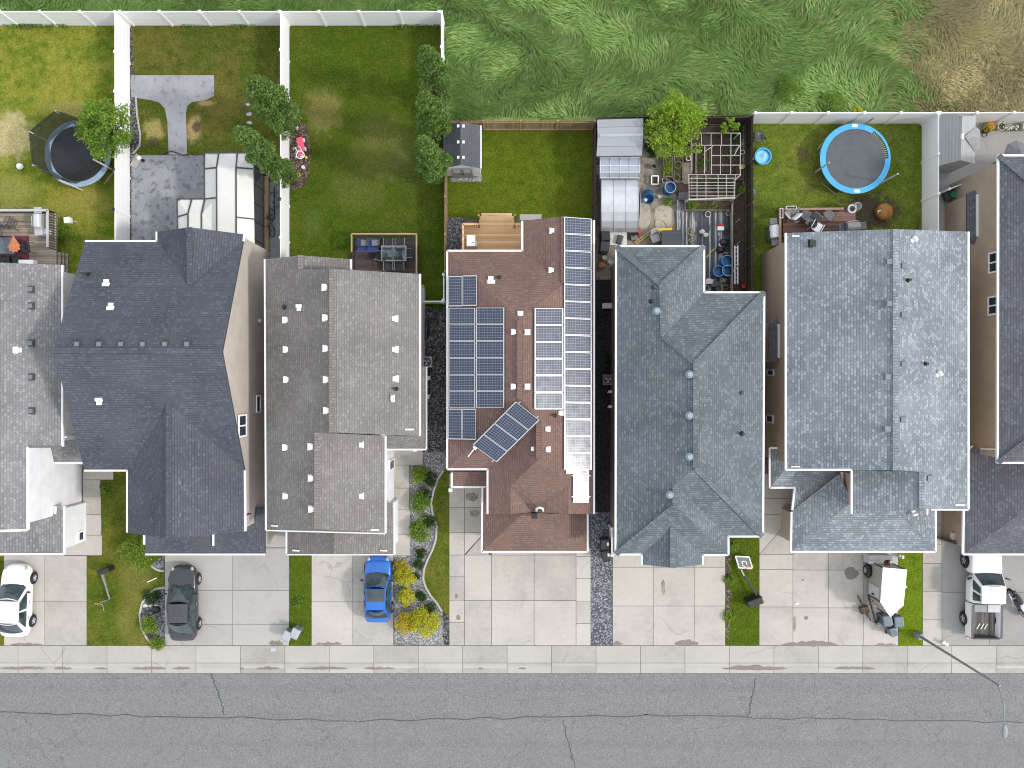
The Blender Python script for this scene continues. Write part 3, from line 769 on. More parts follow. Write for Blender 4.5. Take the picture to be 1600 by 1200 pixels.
V = {'a':pg.pt(100,791),'b':pg.pt(100,866),'c':pg.pt(-80,866),'d':pg.pt(-80,818),'e':pg.pt(43,814),'f':pg.pt(86,803),'g':pg.pt(87,791)}
rf = roof(h1,'garage_roof',M['sh_lgrey'],V,[list('abcdefg')])
gutters(rf,V,[('a','b'),('b','c'),('f','g')])
walls(h1,[V['a'],V['b'],V['c'],V['d'],pg.pt(30,790)],M['sid_w'],.22,name='garage_wall')
pp = PL('B',723.5,2.9,.35)
V = {'a':pp.pt(80,723.5),'b':pp.pt(135,723.5),'c':pp.pt(128,682),'d':pp.pt(68,682)}
rf = roof(h1,'porch_roof',M['sh_lgrey'],V,[list('abcd')]); gutters(rf,V,[('a','b')])
mb = MB(); mb.tube([P(98,683,5.0), P(104,682.5,4.9), P(118,680,3.3)], .05, 8); mb.build('downspout', M['gutter'], h1)
x1 = P(43,0,V['a'].z)
xw = P(100,0,2.8).x-.22
win_x(h1, xw, 1, P(0,826).y, P(0,842).y, .35, 1.0, 1, M['white'])

# ---------------------------------------------------------------- house 2: navy roof
h2 = thing('house', 'two-storey house with dark navy cross-gabled roof and beige side wall', 'house', P(280,610))
T = PL('T',377,5.2,.52); B = PL('B',735,5.2,.49)
V = {'a':T.pt(133,377),'b':T.pt(245,377),'c':P(245,362,5.2),'d':P(296,355,6.7),'e':P(381,366,5.2),'f':T.pt(297,446),'e2':T.pt(380,377),
     'g':T.pt(347,550),'h':T.pt(83,547),'i':B.pt(382,735),'j':B.pt(132,735),'k1':B.pt(199,735),'k2':P(199,832,5.2),'m':B.pt(264,630),'i2':P(383,830,5.2)}
V['m2'] = Vector((V['m'].x, V['k2'].y, V['m'].z))
rf = roof(h2,'roof',M['sh_navy'],V,[['a','b','f','g','h'],['b','c','d','f'],['d','e','e2','f'],['e2','g','f'],['h','g','i','m','k1','j'],['m','m2','k2','k1'],['m','i','i2','m2']],
          edge=M['dgrey'],ridges=[('h','g'),('m','m2'),('d','f')])
gutters(rf,V,[('a','b'),('b','c'),('e','e2'),('j','k1'),('k1','k2'),('i','i2')])
walls(h2,[V[k] for k in ('a','b','c','d','e','e2','g','i','i2','m2','k2','k1','j','h')],M['sid_be'],.12)
for x in (121,155.5,189.5,223.5,258,292.5): vent(rf,T,x,538,'box',M['vent_d'],.34)
vent(rf,T,309,392,'box',M['vent_d'],.36)
vent(rf,T,166,442,'hood',M['vent_w'],.36,-math.pi/2); vent(rf,T,173,479,'hood',M['vent_w'],.36,-math.pi/2); vent(rf,B,155,627,'hood',M['vent_w'],.36,math.pi/2)
vent(rf,T,138,429,'pipe',M['black'])
pw = PL('R',383,5.2,.5)
for y in (754,804): vent(rf,pw,280.5,y,'box',M['vent_d'],.34)
G = PL('B',866,2.9,.5); GR = PL('R',414,2.9,.5)
V = {'a':G.pt(227,866),'b':G.pt(414,866),'c':GR.pt(385,842),'d':G.pt(382,825),'e':G.pt(340,822),'f':G.pt(227,825),'g':GR.pt(414,793),'h':GR.pt(393,793)}
V['c'] = G.pt(392,842)
rf = roof(h2,'garage_roof',M['sh_navy'],V,[['a','b','c','d','e','f'],['b','g','h','d','c']],edge=M['dgrey'])
gutters(rf,V,[('a','b')])
walls(h2,[V['a'],V['b'],V['g'],P(380,780,3.0),P(227,815,3.0)],M['sid_be'],.25,name='garage_wall')
for x, y0, y1 in ((334,828,852),(226,828,850)):
    p = G.pt(x,y1,.06); q = G.pt(x,y0,.06)
    mb = MB(); mb.bar(p,q,.10,.08); mb.build('downspout',M['gutter'],rf)
mb = MB(); mb.tube([P(383,806,4.9),P(386,804,4.6),P(394,801,3.4)],.05,8); mb.build('downspout',M['black'],h2)
xw = P(381,0,5.2).x-.04
win_x(h2, xw, 1, P(0,647,5).y, P(0,682,5).y, 4.75, 6.0, 2)
win_x(h2, xw, 1, P(0,617,2.5).y, P(0,645,2.5).y, 2.35, 3.1, 1)
mb = MB(); mb.box((xw+.06, P(0,501,2.6).y, 2.4), (.12,.2,.2)); mb.build('wall_vent', M['offwhite'], h2)
mb = MB(); mb.box((xw+.25, P(0,742,1.2).y, .6), (.5,.35,.8)); mb.tube([(xw+.2,P(0,738).y,1.4),(xw+.2,P(0,738).y,2.2)],.05,8); mb.build('meter_box', M['mgrey'], h2, bevel=.02)

# ---------------------------------------------------------------- house 3: taupe roof
h3 = thing('house', 'two-storey house with taupe grey shingles and many white roof vents', 'house', P(530,630))
Lp = PL('L',415,5.2,.624); Rp = PL('R',656,5.2,.62); R2 = PL('R',602,5.2,.57)
V = {'a':Lp.pt(414,405),'b':Lp.pt(416,828),'c':Lp.pt(491,828),'r1':Lp.pt(519,420),'r2':Lp.pt(519,676),'q1':Lp.pt(496,676),'q2':Lp.pt(495,826),
     's1':Rp.pt(656,428),'s2':Rp.pt(656,681),'t1':R2.pt(602,681),'t2':R2.pt(602,833),'u0':P(470,399,6.5),'u1':P(548,405,5.2),'u2':P(548,424,5.2),'v':Lp.pt(473,421)}
V['v'] = Vector((V['u0'].x, P(0,421,6.5).y, 6.5))
rf = roof(h3,'roof',M['sh_taupe'],V,[['a','u0','v','r1','r2','q1','q2','b'],['r1','s1','s2','r2'],['q1','t1','t2','q2'],['u0','u1','u2','v'],['b','q2','t2']],ridges=[('r1','r2'),('q1','q2'),('u0','v')])
gutters(rf,V,[('a','b'),('s1','s2'),('t1','t2'),('u1','u2'),('b','t2')])
walls(h3,[V['a'],V['u0'],V['u1'],V['u2'],Rp.pt(549,424.5),V['s1'],V['s2'],V['r2'],Lp.pt(414,676)],M['sid_w'],.28)
walls(h3,[Lp.pt(414,660),P(500,660,6.6),P(602,660,5.2),V['t2'],V['q2'],V['b']],M['sid_w'],.30,drop=.2)
mb = MB(); a,b_,c_,d_ = V['q1'],V['r2'],V['s2'],V['t1']
mb.add([a+Vector((0,.05,-.05)),b_+Vector((0,.05,-.1)),c_+Vector((-.2,.05,-.1)),d_+Vector((0,.05,-.1)),(d_.x,d_.y+.05,4.0),(c_.x-.2,c_.y+.05,4.0)],[(0,3,2,1),(3,4,5,2)]); mb.build('wall',M['sid_w'],h3)
for x,y in [(446,500),(447,546),(447.5,593),(446,699),(446.5,775)]: vent(rf,Lp,x,y,'box',None,.36)
for x,y in [(508,449),(509,496.5),(509.5,544.5),(510,593),(510.5,641.5),(486,698),(486.5,747),(487,795.5)]: vent(rf,Lp,x,y,'box',None,.38)
for x,y in [(617,498),(617.5,546),(618,592)]: vent(rf,Rp,x,y,'box',None,.38)
vent(rf,Rp,611,622.5,'hood',None,.36); vent(rf,Rp,618,607.5,'pipe',M['black'])
for x,y in [(563,695),(563.5,775)]: vent(rf,R2,x,y,'box',None,.38)
vent(rf,Lp,467,481,'hood',None,.3,math.pi/2); vent(rf,Lp,445,480,'pipe',M['black'])
for p,q in ((Rp.pt(633,671,.03),Rp.pt(646,671,.03)),(Lp.pt(424,821,.03),Lp.pt(434,822,.03)),(R2.pt(579,828,.03),R2.pt(592,828,.03))):
    mb=MB(); mb.bar(p,q,.08,.05); mb.build('flashing',M['gutter'],rf)
V = {'a':P(448,829,2.9),'b':P(448,866,2.9),'c':P(522,865,4.45),'d':P(522,826,4.45),'e':P(616,866,2.9),'f':P(616,785,2.9),'g':P(600,785,3.3)}
rf = roof(h3,'garage_roof',M['sh_taupe'],V,[['a','b','c','d'],['d','c','e','f','g'],['b','e','c']])
gutters(rf,V,[('a','b'),('b','e'),('e','f')])
walls(h3,[V['a'],V['b'],V['e'],V['f'],P(560,790,2.9),P(448,815,2.9)],M['sid_w'],.2,name='garage_wall')
for x in (462,599):
    mb=MB(); mb.bar(P(x-5,860,3.35),P(x+6,860.5,3.35),.08,.05); mb.build('flashing',M['gutter'],rf)
for x0 in (470,544):
    pass
V = {'a':P(602,681,3.6),'b':P(602,702,3.1),'c':P(666,702,2.9),'d':P(666,573,2.9),'e':P(652,573,3.4),'f':P(652,681,3.4)}
rf = roof(h3,'porch_roof',M['sh_taupe'],V,[['a','b','c','f'],['c','d','e','f']]); gutters(rf,V,[('b','c'),('c','d')])
mb = MB(); mb.box(P(657,697),(.18,.18,2.8)); mb.build('post',M['white'],h3)
win_x(h3, P(602,0,5.2).x-.30, 1, P(0,718,1.5).y, P(0,735,1.5).y, .1, 2.1, 1, name='door')

# ---------------------------------------------------------------- house 4: red-brown roof with solar panels
h4 = thing('house', 'bungalow with red-brown hip roof covered in solar panels', 'house', P(812,600))
L4=PL('L',699,4.0,.46); R4=PL('R',928,4.0,.46); T4=PL('T',392,4.0,.46); B4=PL('B',733,4.0,.46); W4=PL('L',816,4.0,.34); F4=PL('L',762,4.0,.46)
V = {'a':L4.pt(699,392),'b':T4.pt(816,392),'c':P(816,345,4.0),'d':R4.pt(881,338),'e':R4.pt(928,344),'t':T4.pt(812,500),'w':R4.pt(881,443),'ab':B4.pt(812,622),
     'f':B4.pt(699,733),'g':B4.pt(762,733),'n':R4.pt(842,657),'A':R4.pt(842,717),'B':F4.pt(798,760),'C':P(832,800,4.05),'D':R4.pt(888,757),'E':F4.pt(798,803),'F':R4.pt(888,803),'G':F4.pt(762,803),'Rb':R4.pt(928,803)}
rf4 = roof(h4,'roof',M['sh_red'],V,[['a','t','ab','f'],['a','b','w','t'],['b','c','d','w'],['d','e','Rb','F','D','A','n','ab','t','w'],['f','ab','n','g'],['g','n','A','B','E','G'],['A','B','C','D'],['B','C','E'],['C','D','F']],
           ridges=[('t','ab'),('d','w'),('n','A')])
gutters(rf4,V,[('a','b'),('b','c'),('a','f'),('f','g'),('g','G'),('e','Rb')])
walls(h4,[V[k] for k in ('a','b','c','d','e','Rb','F','C','E','G','g','f')],M['sid_tan'],.3)
for x,y,pl in [(861.5,422,W4),(862.5,360.5,W4),(813,490.5,T4),(803,518.5,L4),(824,519,R4),(802.5,604,L4),(824,604,R4),(833.5,701,F4),(855.5,670,R4),(856,702,R4)]:
    vent(rf4,pl,x,y,'box',None,.33)
vent(rf4,T4,767,438,'hood',None,.42,-math.pi/2); vent(rf4,T4,780,434,'pipe',M['black'])
vent(rf4,R4,876,645,'box',M['offwhite'],.34); vent(rf4,R4,866,649,'pipe',M['black'])
def panel(pl, c, lu, lv, mat, label=None, up=.13):
    """c: four pixel corners; lu x lv cells"""
    q = [pl.pt(x,y,up) for x,y in c]
    cen = sum(q,Vector())/4
    n = (q[1]-q[0]).cross(q[3]-q[0]).normalized()
    if n.z < 0: n = -n
    fr = MB(); t=.045
    ii = [v + (cen-v).normalized()*t*1.3 for v in q]
    fr.v = [v for v in q]+[v for v in ii]+[v-n*.05 for v in q]+[v-n*.05 for v in ii]
    fr.f = []; 
    for i in range(4):
        j=(i+1)%4
        fr.f += [[i,j,4+j,4+i],[i,8+i,8+j,j],[8+i,12+i,12+j,8+j],[4+i,4+j,12+j,12+i]]
    # orient top faces upward
    fx=[]
    for f in fr.f:
        fx.append(f)
    fr.f=fx; fr.m=[0]*len(fr.f)
    pn = MB(); pv=[v-n*.012 for v in ii]; qv=[v-n*.045 for v in ii]
    order=[0,1,2,3]
    if (pv[1]-pv[0]).cross(pv[2]-pv[1]).z<0: order=[3,2,1,0]
    uv=[(0,0),(lu,0),(lu,lv),(0,lv)]
    pn.add(pv,[tuple(order)],0,[[uv[k] for k in order]]); pn.add(qv,[tuple(order[::-1])])
    o = pn.build('solar_panel',mat,h4)
    if label: o['label']=label
    fr.build('panel_frame',M['alu'],o)
    return o
def rc(x0,y0,x1,y1): return [(x0,y1),(x1,y1),(x1,y0),(x0,y0)]
panel(L4,[(701,479),(722.3,479),(722.3,431.5),(701,432)],6,10,M['solar_b'])
panel(L4,[(723,478.5),(744.8,478),(744.8,430.5),(723,431)],6,10,M['solar_b'])
ys=[481.5,507.5,533.5,559.7,586,611.7,637.5]
for k in range(6):
    panel(L4,[(701,ys[k+1]-.8),(742.5,ys[k+1]-.8),(742.5,ys[k]),(701,ys[k])],10,6,M['solar_b'])
    panel(L4,[(744,ys[k+1]-.8),(787.5,ys[k+1]-.8),(787.5,ys[k]-.5),(744,ys[k]-.5)],10,6,M['solar_b'])
panel(L4,[(700.5,686),(721.5,686.5),(721.5,638.5),(700.5,638.5)],6,10,M['solar_b'])
panel(L4,[(722.3,686.5),(743.5,687),(743.5,638.5),(722.3,638.5)],6,10,M['solar_b'])
ya=[482,508.5,535,560.8,587,613.5,640]
for k in range(6): panel(R4,rc(835.5,ya[k],879.8,ya[k+1]-.8),10,6,M['solar_glare'])
for k in range(15):
    y0=339.5+26.3*k; panel(R4,[(881.5,y0+25.4+.6),(924,y0+25.4+2.5*(1-k/15)),(924,y0+3*(1-k/15)),(881.5,y0)],10,6,M['solar_b'] if k<4 else M['solar_glare'])
panel(R4,rc(895.5,733,919,784.5),6,10,M['solar_glare'],'single portrait solar panel at the bottom of the right slope')
# tilted row of four on a rack over the valley
E0 = [P(806,627,5.95),P(843,656,6.25),P(776,722,5.55),P(738.5,695,5.25)]
class Flat:
    def __init__(s,a,b,c):
        s.a=a; s.n=(b-a).cross(c-a).normalized()
    def pt(s,px,py,up=0):
        o=Vector((0,0,H)); d=P(px,py,0)-o
        t=s.n.dot(s.a-o)/s.n.dot(d); v=o+d*t; v.z+=up; return v
FL = Flat(E0[0],E0[1],E0[3])
def lerp2(a,b,t): return (a[0]+(b[0]-a[0])*t,a[1]+(b[1]-a[1])*t)
c0,c1,c2,c3=(806,627),(843,656),(776,722),(738.5,695)
for k in range(4):
    t0,t1=k/4+.004,(k+1)/4-.004
    panel(FL,[lerp2(c0,c3,t0),lerp2(c1,c2,t0),lerp2(c1,c2,t1),lerp2(c0,c3,t1)],10,6,M['solar_b'],'solar panel of the diagonal row' )
for t in (.12,.88):
    p=FL.pt(*lerp2(lerp2(c0,c1,t),lerp2(c3,c2,t),-.04),-.02); q=FL.pt(*lerp2(lerp2(c0,c1,t),lerp2(c3,c2,t),1.04),-.02)
    mb=MB(); mb.bar(p,q,.05,.05); mb.build('panel_rail',M['alu'],h4)
mb=MB(); mb.bar(FL.pt(742,700,-.05),L4.pt(732,713,.06),.06,.06); mb.box(FL.pt(743,699,-.08),(.22,.22,.1),.7); mb.build('panel_strut',M['white'],h4)
for x in (887,892):
    mb=MB(); mb.box(R4.pt(x,737),(.2,.22,.14)); mb.build('panel_bracket',M['white'],h4)
for y in (743,776):
    mb=MB(); mb.bar(R4.pt(893,y,.06),R4.pt(922,y,.06),.05,.05); mb.build('panel_rail',M['white'],h4)
V = {'a':P(706,738,3.1),'b':P(761,738,3.1),'c':P(761,761,2.75),'d':P(706,761,2.75)}
rf = roof(h4,'porch_roof',M['sh_red'],V,[list('dcba')]); gutters(rf,V,[('d','c'),('a','d')])
mb=MB(); mb.box(P(709,757),(.2,.2,2.65)); mb.build('post',M['white'],h4)
L5=PL('L',753,2.7,.46); B5=PL('B',862,2.7,.46); R5=PL('R',918,2.7,.46)
V={'A':P(753,862,2.7),'Bv':P(918,862,2.7),'C':B5.pt(820,800),'D':P(754,761,2.7),'D2':L5.pt(770,761),'D3':L5.pt(770,800),'H':R5.pt(860,803),'Rt':P(918,803,2.7)}
rf=roof(h4,'garage_roof',M['sh_red'],V,[['D','A','C','D3','D2'],['A','Bv','H','C'],['Bv','Rt','H']])
gutters(rf,V,[('D','A'),('A','Bv'),('Bv','Rt')])
walls(h4,[V['D'],V['A'],V['Bv'],V['Rt'],P(860,790,2.9),P(775,780,2.9)],M['sid_tan'],.3,name='garage_wall')
mb=MB(); mb.box(P(835,804,3.9),(.34,.3,.5)); mb.build('flue',M['black'],rf,bevel=.02)
mb=MB(); p=[P(838,799,4.2),P(838.5,794.5,4.7),P(843,793,4.85),P(848,794.5,4.7),P(848.5,799,4.2)]; mb.tube(p,.07,8); mb.build('vent_pipe',M['offwhite'],rf,smooth=True)

# ---------------------------------------------------------------- house 5: slate hip roof
h5 = thing('house', 'two-storey house with slate blue hip roof and round metal attic vents', 'house', P(1078,640))
L6=PL('L',963,5.2,.5); R6=PL('R',1193,5.2,.5); T6=PL('T',385,5.2,.5); U6=PL('T',457,5.2,.5); B6=PL('B',838,5.2,.5); C6=PL('B',866,5.2,.5); r6=PL('R',1100,5.2,.5)
V={'a':P(963,385,5.2),'b':P(1100,385,5.2),'c':P(1100,457,5.2),'d':P(1194,457,5.2),'e':P(1192,838,5.2),'f':P(1138,838,5.2),'g':P(1138,867,5.2),'g2':P(1098,867,5.2),'h':P(1098,882,5.2),'j':P(1003,882,5.2),'j2':P(1003,866,5.2),'k':P(962,866,5.2),
   'x1':L6.pt(1034,445),'x2':L6.pt(1036,526),'y1':L6.pt(1087,568),'y2':L6.pt(1087,731),'r3':L6.pt(1055,757),'r4':L6.pt(1055,790),'m':C6.pt(1051,824)}
V['i']=Vector((V['m'].x,V['h'].y,V['m'].z))
rf=roof(h5,'roof',M['sh_slate'],V,[['a','b','x1'],['a','x1','x2','y1','y2','r3','r4','k'],['b','c','x2','x1'],['c','d','y1','x2'],['d','e','y2','y1'],['y2','e','f','r3'],['r3','f','g','r4'],['r4','g','g2','m','j2','k'],['m','i','j','j2'],['m','g2','h','i']],
         ridges=[('x1','x2'),('y1','y2'),('r3','r4'),('m','i'),('a','x1'),('d','y1'),('y2','e'),('r4','k'),('b','x1'),('x2','y1')])
gutters(rf,V,[('a','b'),('b','c'),('c','d'),('d','e'),('e','f'),('f','g'),('g','g2'),('g2','h'),('j','j2'),('j2','k'),('a','k')])
walls(h5,[V[k] for k in ('a','b','c','d','e','f','g','g2','h','i','j','j2','k')],M['sid_tan'],.36)
for x,y in [(1025,486),(1076,585),(1076,649),(1076,713),(1045.5,772.5)]: vent(rf,L6,x,y,'drum',M['vent_s'])
vent(rf,L6,1022,449,'pipe',M['dgrey']); vent(rf,L6,1018.5,471,'pipe',M['black']); vent(rf,R6,1159,614,'box',M['dgrey'],.2); vent(rf,R6,1159,677.5,'pipe',M['black'])

# ---------------------------------------------------------------- house 6: pale slate gable
h6 = thing('house', 'two-storey house with speckled pale grey-blue gable roof and brown siding', 'house', P(1360,600))
La=PL('L',1228,5.2,.41); Ra=PL('R',1513,5.2,.41); Lb=PL('L',1331,5.2,.37)
V={'a':La.pt(1228,364),'r1':La.pt(1399,358),'b':Ra.pt(1513,362),'c':Ra.pt(1513,796),'d':La.pt(1228,734),'r2':La.pt(1399,735),'q1':Ra.pt(1440,737),'q2':Ra.pt(1440,794),'l1':Lb.pt(1331,735),'l2':Lb.pt(1331,803)}
V['q2']=Ra.pt(1440,795)
rf=roof(h6,'roof',M['sh_pale'],V,[['a','r1','r2','d'],['r1','b','c','q2','q1','r2'],['l1','q1','q2','l2']],ridges=[('r1','r2'),('q1','q2')])
gutters(rf,V,[('a','d'),('b','c'),('l1','l2')])
gutters(rf,V,[('d',La.pt(1331,734))]); gutters(rf,V,[(V['c'],P(1455,796,5.2))])
walls(h6,[V['a'],V['r1'],V['b'],V['c'],Ra.pt(1440,790),Ra.pt(1440,737),V['r2'],V['d']],M['sid_br'],.3)
walls(h6,[V['l1'],Lb.pt(1436,735),Lb.pt(1436,798),V['l2']],M['sid_br'],.3)
for x,y in [(1389,409),(1389,474.5),(1386.5,589),(1385.5,670)]: vent(rf,La,x,y,'box',M['vent_g'],.42)
for x,y in [(1412,415.5),(1411,492),(1411,569),(1410.5,655.5),(1452,747)]: vent(rf,Ra,x,y,'box',M['vent_g'],.38)
vent(rf,Ra,1418,438,'pipe',M['black']); vent(rf,Ra,1445.5,568.5,'pipe',M['black']); vent(rf,La,1269,380.5,'box',M['black'],.46)
for x,y in ((1427,375),(1466,585)): vent(rf,Ra,x,y,'hood',M['vent_w'],.3,.6)
for p,q in ((La.pt(1236,729,.03),La.pt(1250,729,.03)),(La.pt(1237,369,.03),La.pt(1249,369,.03)),(Ra.pt(1492,789,.03),Ra.pt(1506,789,.03))):
    mb=MB(); mb.bar(p,q,.08,.05); mb.build('flashing',M['gutter'],rf)
Lg=PL('L',1236,2.8,.42); Bg=PL('B',862,2.8,.42); Rg=PL('R',1462,2.8,.42); Bp=PL('B',762,2.8,.4); Lq=PL('L',1203,2.8,.4)
V={'A':P(1236,862,2.8),'Bv':P(1462,862,2.8),'C':Bg.pt(1331,784),'D':Lg.pt(1237,800),'D2':Lg.pt(1240,764),'X':Lg.pt(1312,742),'E':P(1462,788,2.8),'F':Bg.pt(1392,789),'F2':Rg.pt(1392,783),'C2':Bg.pt(1325,802)}
rf=roof(h6,'garage_roof',M['sh_pale'],V,[['D','A','C','X'],['A','Bv','F','C'],['Bv','E','F2','F']],ridges=[])
gutters(rf,V,[('D','A'),('A','Bv'),('Bv','E')])
walls(h6,[V['D'],V['A'],V['Bv'],V['E'],P(1400,790,2.8),P(1300,770,2.9)],M['sid_br'],.35,name='garage_wall',drop=.16)
mb=MB(); mb.bar(Bg.pt(1447,794,.1),Bg.pt(1447,803,.1),.1,.1); mb.build('downspout',M['gutter'],rf)
vent(rf,Bg,1428,801,'hood',M['vent_w'],.26,-1.2)
V={'a':Lq.pt(1203,700),'b':P(1203,762,2.8),'c':Bp.pt(1242,762),'d':Bp.pt(1237,799),'e':Bp.pt(1310,741),'f':Bp.pt(1318,735),'g':Bp.pt(1228,732),'h':Lq.pt(1228,700)}
V['d']=P(1238,797,2.82)
rf=roof(h6,'porch_roof',M['sh_pale'],V,[['a','b','g','h'],['b','c','f','g'],['c','d','e','f']])
gutters(rf,V,[('a','b'),('b','c'),('c','d'),('h','a')])
gutters(rf,V,[(P(1316,738,3.6),P(1316,782,3.6))],M['gutter'])
xw=P(1228,0,5.2).x+.30
win_x(h6,xw,-1,P(0,577,1.8).y,P(0,587.5,1.8).y,1.2,2.4,1,M['offwhite']); win_x(h6,xw,-1,P(0,648,1.8).y,P(0,661,1.8).y,1.1,2.3,1,M['offwhite'])
def bay(par,xw,s,px_out,yA,yB,z,mat):
    """bumped-out bay with its own small roof; wall face at xw looks along s*x"""
    xo=P(px_out,0,z).x; y0,y1=P(0,yB,z).y,P(0,yA,z).y; hgt=.55*abs(xo-xw)
    b=MB(); a_=abs(xo-xw)
    V={'o1':Vector((xo,y1-a_*.5,z)),'o2':Vector((xo,y0+a_*.5,z)),'w1':Vector((xw-s*.02,y1,z)),'w2':Vector((xw-s*.02,y0,z)),'t1':Vector((xw-s*.02,y1-a_*.8,z+hgt)),'t2':Vector((xw-s*.02,y0+a_*.8,z+hgt))}
    r_=roof(par,'bay_roof',mat,V,[['o1','o2','t2','t1'],['w1','o1','t1'],['w2','o2','t2']],edge=M['dgrey'],thick=.1)
    walls(par,[V['w1'],V['o1'],V['o2'],V['w2']],M['sid_br'],.12,name='bay_wall')
    mb=MB(); mb.bar((xw+s*.06,V['t1'].y,z+hgt+.06),(xw+s*.06,V['t2'].y,z+hgt+.06),.1,.1); mb.build('flashing',M['gutter'],r_)
bay(h6,xw,-1,1202,497,570,3.0,M['sh_dark'])

# ---------------------------------------------------------------- house 7: right edge
h7 = thing('house', 'house at the right edge with dark grey hip roof and tall brown side wall', 'house', P(1640,580))
Lc=PL('L',1560,5.2,.45)
V={'a':Lc.pt(1560,243),'b':Lc.pt(1559,723),'p1':Lc.pt(1690,352),'p2':Lc.pt(1690,622),'c':P(1830,243,5.2),'d':P(1830,723,5.2)}
rf=roof(h7,'roof',M['sh_dark'],V,[['a','p1','p2','b'],['a','c','p1'],['b','d','p2'],['c','d','p2','p1']],ridges=[('a','p1'),('b','p2')])
gutters(rf,V,[('a','b'),('a','c'),('b','d')])
walls(h7,[V['a'],V['c'],V['d'],V['b']],M['sid_br'],.26)
xw=P(1560,0,5.2).x+.26
win_x(h7,xw,-1,P(0,393,4.5).y,P(0,426,4.5).y,3.95,4.95,2); win_x(h7,xw,-1,P(0,462,4.5).y,P(0,492,4.5).y,3.9,4.95,2)
bay(h7,xw,-1,1511,296,381,2.6,M['sh_dark'])
mb=MB(); mb.box((xw-.1,P(0,348.5,.9).y,.75),(.2,.2,.3)); mb.build('wall_light',M['white'],h7)
mb=MB()
mb.box((xw-.12,P(0,591,1).y,.8),(.1,.18,.15)); mb.build('wall_vent',M['offwhite'],h7)
Ld=PL('L',1505,2.8,.4); Le=PL('L',1552,2.8,.52)
V={'a':Ld.pt(1507,702),'b':P(1505,866,2.8),'c':P(1552,866,2.8),'c2':P(1760,866,2.8),'p':Ld.pt(1648,765),'q':Ld.pt(1648,702),'s':Le.pt(1640,800),'s2':Le.pt(1640,866)}
rf=roof(h7,'garage_roof',M['sh_dark'],V,[['a','b','p','q'],['b','c','s','p'],['c','c2','s']])
gutters(rf,V,[('a','b'),('b','c'),('c','c2')])
walls(h7,[V['a'],V['b'],V['c2'],P(1760,700,2.8)],M['sid_br'],.3,name='garage_wall')
xg=P(1505,0,2.8).x+.3
mb=MB(); mb.box((xg-.08,P(0,836,1).y,1.2),(.16,.4,.22)); mb.build('wall_light',M['offwhite'],h7)
mb=MB(); mb.tube([(xw-.1,P(0,700,4).y,4.9),(xw-.12,P(0,701,3.4).y,3.4)],.05,8); mb.build('downspout',M['gutter'],h7)
mb=MB(); mb.tube([P(1508,701,4.9),P(1513,702,4.6),P(1519,697,3.6)],.05,8); mb.build('downspout',M['gutter'],h6)

# ---------------------------------------------------------------- garage doors on the street fronts
def gdoor(par, x0, x1, ye, ze, d, mat):
    y = P(0,ye,ze).y + d; a, b = P(x0,0,ze).x, P(x1,0,ze).x
    mb = MB(); mb.bx(a,y-.06,.05,b,y+.02,2.25); o = mb.build('garage_door', mat, par)
    for z in (.6,1.15,1.7):
        mb = MB(); mb.bx(a+.04,y-.072,z-.015,b-.04,y-.06,z+.015); mb.build('panel_groove', M['mgrey'], o)
gdoor(h1,-40,70,866,2.8,.22,M['sid_w']); gdoor(h2,262,372,866,2.9,.25,M['offwhite']); gdoor(h3,480,590,866,2.9,.2,M['white'])
gdoor(h4,778,896,862,2.7,.3,M['offwhite']); gdoor(h5,1010,1092,882,5.2,.36,M['offwhite']); gdoor(h6,1268,1390,862,2.8,.35,M['offwhite']); gdoor(h7,1550,1660,866,2.8,.3,M['offwhite'])
# ================================================================== FENCES
M['fpanel'] = plank_mat('vinyl_boards', [(.84,.84,.86),(.87,.87,.88),(.89,.89,.90)], .18, 'x', .012, .4)
def fence(label, a, b, h, kind='vinyl', bay=2.4, name='fence', lights=(), za=0.0):
    A, B_ = P(*a), P(*b); d = B_-A; n = max(1, round(d.length/bay)); u = d.normalized(); nr = Vector((-u.y,u.x,0))
    cat = 'fence'
    root = thing(name, label, cat, A)
    pm_, wd, pw = {'vinyl':(M['white'],M['fpanel'],.13),'tan':(M['tan'],M['fw_tan'],.10),'dark':(M['brownw'],M['fw_dark'],.10)}[kind]
    rr = random.Random(int(a[0]*7+a[1]))
    for i in range(n+1):
        p = A + d*i/n; mb = MB(); rz = math.atan2(u.y,u.x)
        mb.box(p, (pw,pw,h+(.06 if kind=='vinyl' else .02)), rz)
        if kind == 'vinyl': mb.box(p+Vector((0,0,h+.06)), (pw+.04,pw+.04,.06), rz, tp=.4)
        po = mb.build('post', pm_, root)
        if i in lights:
            l = MB(); l.cyl(p+Vector((0,0,h+.1)), .05, .12, 10); l.cyl(p+Vector((0,0,h+.2)), .12, .05, 10, r2=.05); l.build('post_light', M['black'], po)
    for i in range(n):
        p, q = A+d*i/n+u*pw/2, A+d*(i+1)/n-u*pw/2
        if kind == 'vinyl':
            mb = MB(); mb.bar(p+Vector((0,0,h/2)), q+Vector((0,0,h/2)), .04, h-.1); mb.build('panel', wd, root)
            mb = MB()
            mb.bar(p+Vector((0,0,h-.04)), q+Vector((0,0,h-.04)), .06, .09); mb.build('rail', pm_, root)
        else:
            mb = MB(); L_ = (q-p).length; k = int(L_/.14)
            for j in range(k):
                c = p.lerp(q,(j+.5)/k); mb.bar(c+Vector((0,0,.04)), c+Vector((0,0,h-rr.uniform(0,.05))), .022, .132 ) if False else mb.box(c+Vector((0,0,.04)), (.13,.02,h-.05-rr.uniform(0,.05)), math.atan2(u.y,u.x))
            mb.build('panel', wd, root)
            for zz, nm in ((h-.2,'rail'),(.3,'rail')):
                mb = MB(); mb.bar(p-nr*.03+Vector((0,0,zz)), q-nr*.03+Vector((0,0,zz)), .04, .09); mb.build(nm, pm_, root)
    return root
